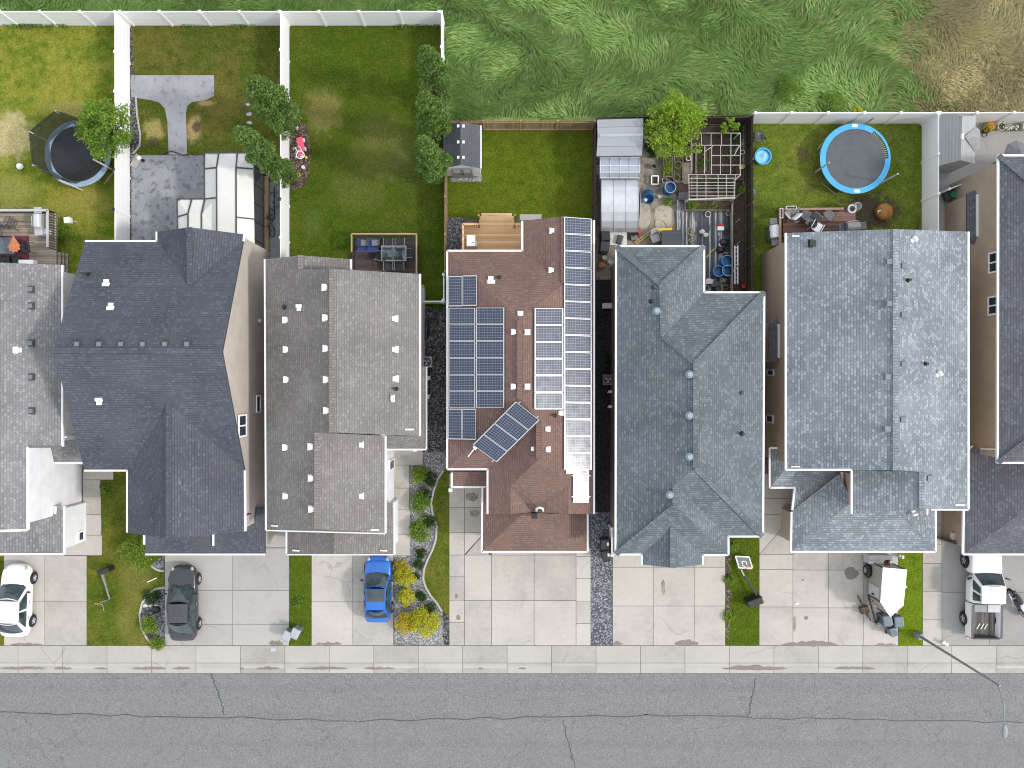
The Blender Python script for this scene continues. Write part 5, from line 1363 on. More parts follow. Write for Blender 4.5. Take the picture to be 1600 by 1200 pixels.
t=thing('air_conditioner','air conditioner in the black soil side yard beside the slate roof','air conditioner',P(948,594))
ac(t,948,593.5,M['mgrey'])
t=thing('kayak','dark green kayak lying along the taupe house in gravel','kayak',P(666,515))
mb=MB(); v=[];f=[]; n=14
for i in range(n+1):
    q=i/n; w_=.24*math.sin(math.pi*min(max(q,.03),.97))**.55; c=P(666,498+35*q)
    for k in range(10):
        a=2*math.pi*k/10; v.append((c.x+w_*math.cos(a),c.y,.2+.18*math.sin(a)*(w_/.24)))
for i in range(n):
    for k in range(10): f.append((i*10+k,i*10+(k+1)%10,(i+1)*10+(k+1)%10,(i+1)*10+k))
mb.add(v,f); M['kayak']=pm('dark_green_plastic',(.012,.03,.028),.35,.3,3); mb.build('hull',M['kayak'],t,smooth=True)
mb=MB(); c=P(666,514,.37); mb.ring(c,.13,.025,20,6,ax=(1,1.7)); mb.build('cockpit_rim',M['black'],t)
for i,(x,y) in enumerate(((670,591),(669,620))):
    mb=MB(); mb.box(P(x,y,.03),(.2,.24,.3),.3); mb.tube([P(x,y,.3),P(x+3,y-4,.35)],.03,6); single(mb,'utility_meter',M['white'],['white utility box on the gravel, nearer the air conditioner','white utility spout on the gravel, farther from the air conditioner'][i],'utility box',P(x,y),bevel=.02)

# ================================================================== YARD 4
t=thing('garden_shed','small shed with half dark half grey roof and white gable front','shed',P(722,240))
Ls=PL('L',692,2.05,.62); Rs=PL('R',751.5,2.05,.62)
zr=Ls.z(719.5,240)
V={'a':Ls.pt(692,196),'b':Ls.pt(692.5,263),'r1':Ls.pt(719.5,190),'r2':Ls.pt(719.5,258.5),'c':Rs.pt(751.5,196),'d':Rs.pt(751.5,263.5)}
for k in ('r1','r2'): V[k].z=zr
V['r1'].y=V['a'].y; V['r2'].y=V['b'].y; V['c'].y=V['a'].y; V['d'].y=V['b'].y
rfs=roof(t,'roof',M['sh_shed'],V,[['a','r1','r2','b'],['r1','c','d','r2']],.08)
gutters(rfs,V,[('c','d')],w=.08)
walls(t,[V['a'],V['r1'],V['c'],V['d'],V['r2'],V['b']],M['sid_w'],.08,drop=.08)
for y in (197,222,246):
    for x,pl in ((716,Ls),(724,Rs)):
        p=pl.pt(x,y,.0); mb=MB(); mb.box(p+Vector((0,0,-.02)),(.16,.18,.08),tp=.8); mb.build('roof_vent',M['vent_w'],rfs)
yw=V['b'].y+.08-.0
for s in (-1,1):
    xm=(V['r2'].x); x0,x1=(xm+.01,xm+.62) if s>0 else (xm-.62,xm-.01)
    mb=MB(); mb.bx(x0,yw-.12,.1,x1,yw-.08,1.85); d=mb.build('door',M['mgrey'],t)
    mb=MB(); mb.bx(x0+.1,yw-.135,1.25,x1-.1,yw-.12,1.7); mb.build('pane',M['lgrey'],d)
    mb=MB(); mb.bx(xm+s*.06-.02,yw-.16,.9,xm+s*.06+.02,yw-.12,1.05); mb.build('handle',M['black'],d)
t=thing('deck','new cedar deck with railing at the back of the red roof','deck',P(770,365))
def cd_(x0,y0,x1,y1,z0,z1,nm,mat):
    mb=MB(); a=P(x0,y0,z1);b=P(x1,y1,z1); mb.bx(a.x,b.y,z0,b.x,a.y,z1); return mb.build(nm,mat,t)
cd_(724,352,816,398,.55,.68,'deck_boards',M['deck_ced']); cd_(748.5,338,804,352,.55,.68,'deck_boards',M['deck_ced'])
for k in range(3): cd_(752,333-3.5*k*.4+ -3.5*k*0,800,338,.05+.0*k,.18,'step',M['deck_ced']) if k==0 else None
def crail(p,q):
    A,B_=P(*p,1.6),P(*q,1.6); mb=MB(); mb.bar(A,B_,.13,.045); mb.build('rail',M['deck_ced'],t)
    mb=MB(); n=max(2,int((B_-A).length/.13))
    for j in range(n+1): c=A.lerp(B_,j/n); mb.bar((c.x,c.y,.68),(c.x,c.y,1.58),.035,.035)
    mb.build('balusters',M['tan'],t)
crail((723.5,350),(723.5,391)); crail((723.5,350),(747.5,350)); crail((805,350),(815,350))
for x,y in ((748,336),(804.5,336),(748,350),(804,350),(723.5,350)):
    mb=MB(); c=P(x,y,1.6); mb.bar((c.x,c.y,0),(c.x,c.y,1.62),.1,.1); mb.build('post',M['tan'],t)
t=thing('storage_cabinet','white cabinet standing on the cedar deck','cabinet',P(737,381,.68))
mb=MB(); mb.box(P(737,380,.68),(.52,.68,.9)); mb.build('body',M['white'],t,bevel=.02)
mb=MB(); mb.box(P(742,384,.68),(.3,.34,.72)); mb.build('side_shelf',M['offwhite'],t,bevel=.02)
mb=MB(); mb.bar(P(737,379,1.6),P(741,379,1.6),.03,.03); mb.build('handle',M['mgrey'],t)
# ================================================================== YARD 5 (cluttered garden)
M['metalroof'] = plank_mat('grey_metal_sheet', [(.255,.27,.295),(.285,.30,.325),(.31,.325,.35)], .68, 'x', .015, .45)
t=thing('garden_shed','plain grey shed with ribbed metal roof and a skylight strip','shed',P(968,218))
Tb=PL('T',187,2.2,.2); Bb=PL('B',243.5,2.2,.2)
ridge=Bb.pt(968,212)
V={'a':P(933,187,2.2),'b':P(1005,185,2.2),'c':P(1003,243,2.2),'d':P(932,244,2.2),'r1':Bb.pt(934,212),'r2':Bb.pt(1005,211)}
rf=roof(t,'roof',M['metalroof'],V,[['a','b','r2','r1'],['r1','r2','c','d']],.06,edge=M['mgrey'])
mb=MB(); q=[Bb.pt(937,214,.05),Bb.pt(1004,213.5,.05),Bb.pt(1004,209,.05),Bb.pt(937,209.5,.05)]; mb.add(q+[v-Vector((0,0,.03)) for v in q],[(0,1,2,3),(7,6,5,4),(0,4,5,1),(1,5,6,2),(2,6,7,3),(3,7,4,0)]); mb.build('skylight',M['ghglass'],rf)
walls(t,[V['a'],V['b'],V['r2'],V['c'],V['d'],V['r1']],M['sid_gr'],.1)
# small glass greenhouse
t=thing('greenhouse','small glass greenhouse with white glazing bars below the metal shed','greenhouse',P(967,262))
zg=[(246,1.95),(259,2.3),(269,2.2),(278,1.75)]
for i in range(3):
    for k in range(4):
        x0,x1=938+15.4*k,938+15.4*(k+1)-.6
        q=[P(x0,zg[i+1][0],zg[i+1][1]),P(x1,zg[i+1][0],zg[i+1][1]),P(x1,zg[i][0]+.4,zg[i][1]),P(x0,zg[i][0]+.4,zg[i][1])]
        mb=MB(); mb.add(q,[(0,1,2,3)]); o=mb.build('roof_pane',M['ghglass'],t); s_=o.modifiers.new('s','SOLIDIFY'); s_.thickness=.012
mb=MB()
for y,z in zg: mb.bar(P(937,y,z+.02),P(1000,y,z+.02),.06,.05)
mb.build('glazing_bar',M['alu'],t)
for k in range(5):
    x=938+15.4*k; mb=MB()
    for (y0,z0),(y1,z1) in zip(zg,zg[1:]): mb.bar(P(x,y0,z0+.02),P(x,y1,z1+.02),.045,.04)
    mb.build('rafter',M['alu'],t)
wl=[P(937,246,1.95),P(1000,246,1.95),P(1000,278,1.75),P(937,278,1.75)]
walls(t,wl,M['ghglass'],.04,.03)
# polycarbonate greenhouse with a rounded roof
t=thing('greenhouse','long greenhouse with a rounded glossy polycarbonate roof','greenhouse',P(968,322))
prof=[(280.5,1.6),(292,2.05),(305,2.3),(318,2.4),(331,2.3),(345,2.0),(356,1.5),(363,.9)]
for i in range(3):
    x0,x1=940+19.2*i,940+19.2*(i+1)-.5
    mb=MB(); v=[];f=[]
    for y,z in prof: v+=[P(x0,y,z),P(x1,y,z)]
    for k in range(len(prof)-1): f.append((2*k+2,2*k+3,2*k+1,2*k))
    mb.add(v,f); o=mb.build('roof_sheet',M['poly'],t); s_=o.modifiers.new('s','SOLIDIFY'); s_.thickness=.015
for i in range(4):
    x=940+19.2*i; mb=MB(); mb.tube([P(x,y,z+.012) for y,z in prof],.02,6); mb.build('hoop',M['alu'],t)
for y,z in (prof[1],prof[3],prof[5]):
    mb=MB(); mb.bar(P(940,y,z-.03),P(998,y,z-.03),.03,.03); mb.build('purlin',M['alu'],t)
for x in (940,997.5):
    pts=[P(x,y,z) for y,z in prof]; xx=P(x,0,1.6).x
    mb=MB(); n=len(pts); mb.add([(xx,p.y,p.z-.02) for p in pts]+[(xx,pts[-1].y,0),(xx,pts[0].y,0)],[tuple(range(n+2))]); o=mb.build('end_wall',M['poly'],t); s_=o.modifiers.new('s','SOLIDIFY'); s_.thickness=.015
# skeleton greenhouse of white bars
t=thing('bare_greenhouse','bare white greenhouse frame standing over garden beds without any glass','greenhouse frame',P(1115,260))
def fb(*pts,w=.036):
    mb=MB()
    for a,b in zip(pts,pts[1:]): mb.bar(P(*a),P(*b),w,w)
    mb.build('frame_bar',M['barwood'],t)
ze,zr=1.5,2.1
for x in (1080,1096,1111,1127,1142,1157): fb((x,227,ze) if x>1085 else (1080,227,ze),(x,208,ze*.9))
fb((1081,227,ze),(1158,227,ze)); fb((1086,208,1.3),(1155,208,1.3)); fb((1112,243,ze),(1157,243,ze)); fb((1112,258,ze),(1157,258,ze)); fb((1075,273,ze),(1157,273,ze))
for x in (1080,1101,1112,1126,1142,1157): fb((x,227,ze),(x-.5,273,ze))
for y in (279,285,290,294,300,306): fb((1076,y,1.4),(1149 if y>273 else 1157,y,1.4),w=.032)
fb((1076,273,1.45),(1077,312,1.3)); fb((1149,273,1.45),(1147,308,1.3))
for x in (1089,1103,1122,1135): fb((x,273,1.43),(x,310,1.33),w=.034)
fb((1077,312,1.3),(1148,309,1.3),w=.09); fb((1158,273,1.5),(1149,281,1.4)); fb((1114,228,ze),(1101,237,ze)); fb((1155,228,ze),(1147,243,ze))
for x,y in ((1081,227),(1157,227),(1157,273),(1076,273),(1077,311),(1148,309),(1155,208)):
    c=P(x,y,1.35); mb=MB(); mb.bar((c.x,c.y,0),(c.x,c.y,1.35),.07,.07); mb.build('post',M['offwhite'],t)
# planks under it
for i,(x,y0,y1,w_) in enumerate(((1072,255,288,.4),(1080,225,270,.12),(1087,230,272,.12),(1101,228,268,.14))):
    mb=MB(); a=P(x,y0);b=P(x,y1); mb.bx(a.x-w_/2,b.y,.05,a.x+w_/2,a.y,.15); single(mb,'plank',M['oldwood'],['wide grey plank beside the ringed pots','narrow plank at the left corner of the white frame','second narrow plank under the white frame','third narrow plank under the white frame'][i],'plank',P(x,(y0+y1)/2))
def gbed(label,x0,y0,x1,y1,h,wood,lf=None,n=200,sz=.1,hh=.16,nm='raised_bed'):
    t=thing(nm,label,'garden bed',P((x0+x1)/2,(y0+y1)/2)); a=P(x0,y1);b=P(x1,y0)
    for q in ((a.x,a.y,b.x,a.y+.06),(a.x,b.y-.06,b.x,b.y),(a.x,a.y+.06,a.x+.06,b.y-.06),(b.x-.06,a.y+.06,b.x,b.y-.06)):
        mb=MB(); mb.bx(q[0],q[1],0,q[2],q[3],h); mb.build('board',wood,t)
    mb=MB(); mb.bx(a.x+.05,a.y+.05,0,b.x-.05,b.y-.05,h-.06); mb.build('soil',M['soil'],t)
    if lf:
        rr=random.Random(int(x0)); cl=[]
        for k in range(max(3,n//30)): cl.append((Vector((rr.uniform(a.x+.2,b.x-.2),rr.uniform(a.y+.2,b.y-.2),h+hh*.4)),.28,.28,hh,30))
        leaves('leaves',cl,sz,lf,t)
    return t
gbed('narrow raised bed full of bright lime lettuce',1034,246,1049,279,.4,M['oldwood'],M['lf_lime'],420,.09)
gbed('raised bed with ringed pots and weeds below the lime tree',1051,246,1066,287,.3,M['oldwood'],M['lf_mid'],90,.1)
gbed('long wooden planter of herbs on the peeling grey deck',1067,315,1142,332,.55,M['oldwood'],M['lf_mid'],260,.1)
gbed('dark garden bed with tangled plants inside the white frame',1088,228,1108,270,.15,M['brownw'],M['lf_dark'],300,.1)
gbed('low bed of straggly plants under the closely spaced bars',1079,277,1146,308,.15,M['oldwood'],M['lf_deep'],420,.1,.1)
gbed('garden bed with dry plants in the right half of the white frame',1127,212,1155,270,.15,M['brownw'],M['lf_dark'],240,.1)
gbed('low dark planter along the weathered fence',1160-12,263,1160,284,.4,M['brownw'])
leaves_sp=[('single dark cabbage plant in the planter on the grey deck',1081,322,.34,M['lf_mid'],.62),('round light green bush beside the weathered fence',1158.5,297,.24,M['lf_lime'],.25),('small weed clump on the dirty concrete above the sand patch',1043,316,.3,M['lf_mid'],.1)]
for lb,x,y,r_,mt,z in leaves_sp:
    t=thing('garden_plant',lb,'plant',P(x,y,z*.5))
    leaves('leaves',[(P(x,y,z)+Vector((0,0,.12)),r_,r_,.2,160)],.11,mt,t)
    mb=MB(); mb.tube([P(x,y,max(.02,z-.1)),P(x,y,z+.15)],.02,6); mb.build('stem',M['trunk'],t)
for lb,x,y,r_,mat,lf in [('large grey ringed pot in the bed below the lime tree',1057.5,260,.22,M['oldwood'],M['lf_mid']),('ringed pot with dry stalks nearest the blue barrels',1055,279.5,.22,M['oldwood'],None),('white rimmed pot on the corner of the white frame',1074,249.5,.15,M['white'],None),
        ('small round pot beside the square white frame',1037,284,.15,M['lgrey'],None),('white and red pot beside the metal shed',1011,221.5,.15,M['white'],M['lf_deep']),('black and white pot below the dark bush',1020,244.5,.16,M['black'],None),('pale blue pot on the dirty concrete',1020.5,261.5,.15,M['lgrey'],M['lf_deep']),
        ('white mug shaped pot on the peeling grey deck',1104,336.5,.17,M['offwhite'],None),('small white ring pot hanging by the weathered fence',1167-9,240,.13,M['white'],None),('round grey pot at the deck corner below the barrels',1131.5,450,.16,M['lgrey'],M['lf_deep']),('black pot on the grey deck beside the red and white box',1132,364,.17,M['black'],None),('white pot at the top right corner of the grey deck',1135.5,335,.13,M['white'],None)]:
    pot(lb,x,y,r_,.3,mat,lf,30)
t=thing('cold_frame','square white wooden frame lying on the dirty concrete','cold frame',P(1023,281))
for a,b in (((1018,275),(1028.5,275)),((1018,288),(1028.5,288)),((1018,275),(1018,288)),((1028.5,275),(1028.5,288))):
    mb=MB(); mb.bar(P(*a,.3),P(*b,.3),.07,.1); mb.build('board',M['white'],t)
mb=MB(); a=P(1018.5,287.5);b=P(1028,275.5); mb.bx(a.x,a.y,.05,b.x,b.y,.2); mb.build('soil',M['soil'],t)
barrel('blue barrel with an open top beside the ringed pots',1043,298,.34,.85,M['bluebar'],lid=M['bluegrey'])
t=barrel('blue barrel tipped over on the dirty concrete',1012,303,.33,.8,M['bluebar'],lid=M['bluebar']); t.rotation_euler=(R(28),R(-24),.5)
barrel('upper blue barrel of the three on the grey deck',1130,411,.34,.9,M['bluebar'])
barrel('left blue barrel of the three on the grey deck',1117,427,.34,.9,M['bluebar'])
barrel('right blue barrel of the three on the grey deck',1131,426,.34,.88,M['bluebar'],lid=M['bluegrey'])
mb=MB(); mb.box(P(1066,308,.03),(.62,.42,.42)); mb.box(P(1066,308,.45),(.56,.36,.03)); single(mb,'tote_box',M['dgrey'],'dark tote box beside the white frame','box',P(1066,308),bevel=.03)
# deck
t=thing('deck','peeling grey deck with a slatted railing beside the slate roof','deck',P(1100,390))
mb=MB(); a=P(1056,314);b=P(1144,468); mb.bx(a.x,b.y,.15,b.x,a.y,.26); mb.build('deck_boards',M['deck_dk'],t)
A,B_=P(1144,318,1.1),P(1144,456,1.1); mb=MB(); mb.bar(A,B_,.08,.05); mb.build('rail',M['oldwood'],t)
mb=MB(); n=46
for j in range(n+1): c=A.lerp(B_,j/n); mb.bar((c.x,c.y,.26),(c.x,c.y,1.08),.04,.04)
mb.build('balusters',M['black'],t)
mb=MB(); mb.bar(P(1067,333,.30),P(1067,388,.30),.04,.06); mb.build('trim',M['offwhite'],t)
t=thing('dog_house','low kennel with a dark ribbed roof against the slate roof edge','dog house',P(1050,372))
V={'a':P(1034,360,.95),'b':P(1066,359.5,.95),'c':P(1066,385,1.1),'d':P(1034,385,1.1)}
roof(t,'roof',M['deck_br'] if 0 else plank_mat('ribbed_dark_roof',[(.04,.045,.055),(.055,.06,.07),(.07,.075,.085)],.12,'x',.05),V,[list('dcba')],.05,edge=M['dgrey']); walls(t,[V[k] for k in 'abcd'],M['brownw'],.06,.04)
M['hosey']=pm('yellow_hose',(.62,.48,.12),.5,.15,4); M['hoset']=pm('tan_hose',(.48,.34,.13),.6,.2,4)
def hose(lb,pts,r=.025,mat=None,z=.06): 
    mb=MB(); pp=[P(*p) for p in pts]; q=[]
    for i in range(len(pp)-1):
        for k in range(5):
            t_=k/5; p0=pp[max(i-1,0)];p1=pp[i];p2=pp[i+1];p3=pp[min(i+2,len(pp)-1)]
            q.append(.5*((2*p1)+(-p0+p2)*t_+(2*p0-5*p1+4*p2-p3)*t_**2+(-p0+3*p1-3*p2+p3)*t_**3)+Vector((0,0,z)))
    q.append(pp[-1]+Vector((0,0,z))); mb.tube(q,r,6); single(mb,'garden_hose',mat or M['hosey'],lb,'hose',pp[0],smooth=True)
hose('yellow hose looped over the pale sand patch',[(1025,358),(1024,348),(1030,343),(1037,346),(1041,352),(1046,358),(1053,358),(1054,354),(1050,353),(1049,357)])
hose('tan hose coiled on the grey deck',[(1070,366),(1078,368),(1082,362),(1077,357),(1073,362),(1076,369),(1083,370),(1085,375),(1078,379),(1074,376),(1082,374)],.028,M['hoset'],.29)
hose('yellow hose snaking toward the blue barrels',[(1102,404),(1110,394),(1118,389),(1124,392),(1130,396),(1136,397)],.03,M['hosey'],.29)
t=thing('stepladder','yellow ladder lying flat on the dirty concrete below the polycarbonate greenhouse','ladder',P(1005,368))
for o_ in (0,3.2):
    mb=MB(); mb.bar(P(991+o_,379+o_*.6,.1),P(1023+o_*.4,356+o_,.1),.05,.06); mb.build('stile',M['hosey'],t)
for k in range(7):
    mb=MB(); f_=k/7+.05; mb.bar(P(991+32*f_,379-23*f_,.1),P(994.2+29*f_,381-21.5*f_,.1),.03,.03); mb.build('rung',M['hosey'],t)
t=thing('saw_stand','bright yellow folding stand on the sand patch edge','stand',P(1037,359))
mb=MB(); mb.box(P(1036,359.5,.5),(1.1,.2,.08),.05); mb.build('top',M['yellow'],t,bevel=.02)
for x in (1024,1048):
    for y in (356,363): mb=MB(); mb.bar(P(x,359.5,.5),P(x,y,.03),.04,.04); mb.build('leg',M['yellow'],t)
t=place(chair('plastic_chair','grey plastic armchair beside the kennel',M['lgrey'],M['lgrey'],.5),P(1022,374,.03),R(200))
t=thing('trolley','white wire trolley with a black bag below the polycarbonate greenhouse','trolley',P(964,374))
mb=MB(); c=P(964,375,.03); mb.box(c+Vector((0,0,.55)),(1.05,.85,.06)); mb.build('top',M['offwhite'],t,bevel=.02)
for x in (-.48,.48):
    for y in (-.36,.36): mb=MB(); mb.tube([c+Vector((x,y,0)),c+Vector((x,y,.58))],.025,8); mb.build('leg',M['steel'],t)
mb=MB(); mb.box(P(968,375,.66),(.36,.55,.2),-.25); single(mb,'tool_bag',M['dgrey'],'dark bag lying on the white wire trolley','bag',P(968,375,.66),bevel=.05)
def bin_(label,px,py,mat,rz=0,lid=None,s=1.0):
    t=thing('wheelie_bin',label,'bin',(0,0,0)); lid=lid or mat
    mb=MB(); mb.box((0,0,.06),(.5*s,.55*s,.88*s),tp=1.12); mb.build('body',mat,t,bevel=.03)
    mb=MB(); mb.box((0,.01,.94*s),(.6*s,.68*s,.09),tp=.86); l=mb.build('lid',lid,t,bevel=.03)
    mb=MB(); mb.tube([(-.22*s,-.36*s,.92*s),(.22*s,-.36*s,.92*s)],.025,8); mb.build('handle',lid,t)
    for x in (-.24*s,.24*s): mb=MB(); mb.lathe((x-.03,-.24*s,.1),[(.001,0),(.1,0),(.1,.06),(.001,.06)],14,axis='X'); mb.build('wheel',M['rubber'],t)
    return place(t,P(px,py,.03),rz)
bin_('black bin on the concrete left of the white wire trolley, upper of two',943,373,M['black'],.1)
bin_('black bin left of the white wire trolley, lower of two',942,390,M['dgrey'],-.1)
M['binb']=pm('bin_black',(.02,.021,.024),.4,.3,4)
b1=bin_('black wheelie bin beside the thin white fence panel, farther from the street',943,846,M['binb'],0)
b2=bin_('black wheelie bin beside the blue gravel strip, nearer the street',944.5,863,M['binb'],.2)
for b,lb,x,y in ((0,'small white sticker plate on the farther black bin',948,849),(1,'small white sticker plate on the nearer black bin',948,866)):
    par=(b1,b2)[b]; mb=MB(); mb.bx(.08,-.05,1.032,.2,.14,1.04); o=mb.build('label_plate',M['white'],None); o.parent=par
mb=MB(); mb.box(P(990,372,.03),(.42,.32,.3),.1); single(mb,'tote_box',M['mgrey'],'small grey box beside the yellow ladder','box',P(990,372),bevel=.03)
mb=MB(); mb.box(P(996.5,363,.5),(.12,.6,.4),.1,tp=.7); mb.box(P(996.5,363,.03),(.2,.4,.5),.1); single(mb,'red_sprayer',M['red'],'narrow red sprayer at the corner of the polycarbonate greenhouse','sprayer',P(996.5,363),bevel=.02)
t=thing('cargo_box','white box with a red lid on the grey deck','box',P(1125,357))
mb=MB(); mb.box(P(1125,357.5,.27),(.4,.26,.22)); mb.build('body',M['white'],t,bevel=.02); mb=MB(); mb.box(P(1125,353,.27),(.4,.14,.26)); mb.build('lid',M['red'],t,bevel=.02)
r2=random.Random(9)
for i,(x,y,w_,h_,mt,lb) in enumerate([(1097,362,.35,.3,'offwhite','pale crumpled sack on the grey deck beside the tan hose'),(1103,367,.32,.22,'offwhite','pale wooden offcut heap on the grey deck'),(1122,367,.24,.2,'lgrey','small grey tin on the grey deck'),(1125,384,.34,.3,'white','white jug at the foot of the black bags'),(1131,379,.55,.5,'black','black rubbish bag against the deck railing'),(1126,390,.5,.4,'black','smaller black rubbish bag on the grey deck'),(1108,440,.4,.3,'offwhite','white strapped toolbox below the blue barrels'),(1116,444,.45,.25,'dgrey','dark striped toolbox below the blue barrels'),(1129,438,.35,.3,'oldwood','olive crate below the right blue barrel'),(1104,450,.4,.2,'lgrey','coiled grey cable at the lower deck corner'),(1119,452,.4,.3,'dgrey','dark tub at the lower deck corner'),(1165-6,448,.3,.25,'red','red can at the foot of the weathered fence'),(939,415,.5,.3,'terracotta','clay heap in the side yard by the white gutter'),(952,410,.35,.3,'lgrey','pale round tub in the side yard by the white gutter'),(943,404,.3,.3,'offwhite','white tub in the side yard below the black bins'),(1158,262,.25,.4,'hoset','tan cardboard box by the weathered fence'),(1008,312,.3,.2,'offwhite','white rag heap beside the polycarbonate greenhouse'),(1029,309,.22,.25,'offwhite','translucent jug beside the tipped barrel')]):
    mb=MB()
    if mt in ('black','offwhite') and 'bag' in lb or 'heap' in lb or 'sack' in lb: mb.blob(P(x,y,.27+h_*.4),w_*.55,w_*.45,h_*.55,12,8,jit=.14,rnd=r2); kw=dict(smooth=True)
    elif 'jug' in lb or 'tub' in lb or 'tin' in lb or 'can ' in lb: mb.lathe(P(x,y,.05),[(.001,0),(w_*.45,0),(w_*.5,h_*1.6),(w_*.42,h_*1.7),(w_*.4,h_*1.3),(.001,h_*1.3)],16); kw={}
    elif 'coiled' in lb:
        for k in range(4): mb.ring(P(x,y,.28+.03*k),.2-.02*k,.02,24,6)
        kw={}
    else: mb.box(P(x,y,.27),(w_,w_*.7,h_),r2.uniform(-.6,.6)); mb.box(P(x,y,.27+h_),(w_*1.04,w_*.74,.05),0.0); kw=dict(bevel=.02)
    nm={'sack':'sack','offcut':'offcut_heap','tin':'tin','jug':'jug','bag':'rubbish_bag','toolbox':'toolbox','crate':'crate','cable':'cable_coil','tub':'tub','can ':'fuel_can','clay':'clay_heap','cardboard':'cardboard_box','rag':'rag_heap'}
    name=[v for k,v in nm.items() if k in lb][0]
    single(mb,name,M[mt],lb,name.replace('_',' '),P(x,y),**kw)
t=thing('ladder','white aluminium ladder lying along the dark fence','ladder',P(1150,412))
for x in (1148,1152.5): mb=MB(); mb.bar(P(x,384,.8),P(x,444,.8),.07,.07); mb.build('stile',M['alu'],t)
for k in range(9): mb=MB(); mb.bar(P(1148,387+6.6*k,.8),P(1152.5,387+6.6*k,.8),.03,.03); mb.build('rung',M['alu'],t)
mb=MB(); a=P(1146,320);b=P(1156,330)
for i,(x0,y0,x1,y1) in enumerate(((1149,309,1156,303),(1149,348,1156,342),(1149,384,1156,377),(1149,420,1156,412))):
    mb=MB(); mb.bar(P(x0,y0,1.2),P(x1,y1,1.5),.05,.05); single(mb,'brace_pole',M['oldwood'],'pale slanted pole braced against the dark weathered fence','pole',P(x0,y0),'braces along the weathered fence')
t=thing('utility_box','pale grey utility box on the wall side of the black soil strip','utility box',P(950,478))
mb=MB(); mb.box(P(949,478,.03),(.6,.28,.5)); mb.build('body',M['lgrey'],t,bevel=.02); mb=MB(); mb.box(P(949,478,.53),(.64,.32,.05)); mb.build('lid',M['offwhite'],t,bevel=.02)
t=thing('garden_plant','dark weed clump in the black soil side yard above the air conditioner','plant',P(950,562))
leaves('leaves',[(P(950,562,.3),.22,.5,.25,200)],.12,M['lf_deep'],t); mb=MB(); mb.tube([P(950,562,0),P(950,562,.4)],.02,6); mb.build('stem',M['trunk'],t)
for i,(x,y) in enumerate(((953,612),(953,635))):
    mb=MB(); mb.box(P(x,y,.3),(.25,.16,.3)); mb.tube([P(x,y,.55),P(x-4,y+2,.5)],.03,6); single(mb,'pipe_outlet',M['white'],['white pipe outlet on the wall nearest the air conditioner','white pipe outlet farther down the dark side yard'][i],'pipe',P(x,y))

# ================================================================== YARD 6
t=thing('paddling_pool','light blue plastic paddling pool against the dark fence','paddling pool',P(1190,246))
c=P(1190,246,.03); mb=MB(); mb.lathe(c,[(.001,0),(.42,0),(.48,.26),(.53,.27),(.53,.3),(.46,.3),(.40,.06),(.001,.06)],28); mb.build('basin',M['blue'],t)
mb=MB(); mb.cyl(c+Vector((0,0,.13)),.405,.01,28); mb.build('water',M['water'],t)
t=thing('deck','reddish timber deck with a slatted rail behind the pale slate roof','deck',P(1280,350))
mb=MB(); a=P(1219,330);b=P(1331,372); mb.bx(a.x,b.y,.4,b.x,a.y,.52); mb.build('deck_boards',M['deck_red'],t)
mb=MB(); a=P(1209,350);b=P(1218.5,392); mb.bx(a.x,b.y,.2,b.x,a.y,.3); mb.build('step',M['deck_red'],t)
for p,q in (((1218,327),(1318,326)),((1219,327),(1219,392)),((1335,351),(1335,366))):
    A,B_=P(*p,1.3),P(*q,1.3); mb=MB(); mb.bar(A,B_,.13,.05); mb.build('rail',M['tan'] if 0 else pm('faded_rail',(.27,.17,.13),.75,.2,4),t)
    mb=MB(); n=max(3,int((B_-A).length/.15))
    for j in range(n+1): c=A.lerp(B_,j/n); mb.bar((c.x,c.y,.5),(c.x,c.y,1.28),.04,.04)
    mb.build('balusters',M['brownw'],t)
for i,(x,y,w_,d_,lb) in enumerate(((1235,325.5,.62,.2,'rail planter box on the top rail of the red deck'),(1219.5,334,.2,.6,'rail planter box at the left corner of the red deck'))):
    t=thing('planter_box',lb,'planter',P(x,y,1.3)); mb=MB(); c=P(x,y,1.32)
    for q in ((-w_/2,-d_/2,w_/2,-d_/2+.03),(-w_/2,d_/2-.03,w_/2,d_/2),(-w_/2,-d_/2+.03,-w_/2+.03,d_/2-.03),(w_/2-.03,-d_/2+.03,w_/2,d_/2-.03)): mb.bx(c.x+q[0],c.y+q[1],c.z,c.x+q[2],c.y+q[3],c.z+.2)
    mb.build('box',M['offwhite'],t); mb=MB(); mb.bx(c.x-w_/2+.02,c.y-d_/2+.02,c.z+.01,c.x+w_/2-.02,c.y+d_/2-.02,c.z+.13); mb.build('soil',M['soil'] if i==0 else M['purple'],t)
gc=chair('patio_chair','grey sling chair facing the corner of the red deck',M['dgrey'],M['greyfab'],.6); place(gc,P(1241,343,.52),R(215))
for x,y,r_,lb in ((1255,337,330,'grey sling chair under the top rail of the red deck'),(1263,350,140,'pale grey sling chair in the middle of the red deck'),(1291,337,320,'grey sling chair alone at the right half of the red deck')): dup(gc,P(x,y,.52),R(r_),lb)
wc=chair('plastic_chair','white plastic chair piled with things at the corner of the red deck',M['white'],M['white'],.6); place(wc,P(1231,335,.52),R(40))
dup(wc,P(1272,356,.52),R(-30),'white plastic chair with a dark cushion by the roof edge')
mb=MB(); mb.blob(P(1270,351,1.0),.28,.2,.12,12,8,jit=.1); single(mb,'seat_cushion',M['dfab'],'dark cushion lying on the white plastic chair','cushion',P(1270,351,1.0),smooth=True)
mb=MB(); mb.ring(P(1226,341,1.02),.1,.03,20,6); single(mb,'dog_bowl',M['black'],'black ring bowl on the corner white chair','bowl',P(1226,341,1.0))
t=place(grill('gas_grill','dark grey gas grill at the right end of the red deck',M['dgrey'],M['mgrey']),P(1323,358,.52),R(5))
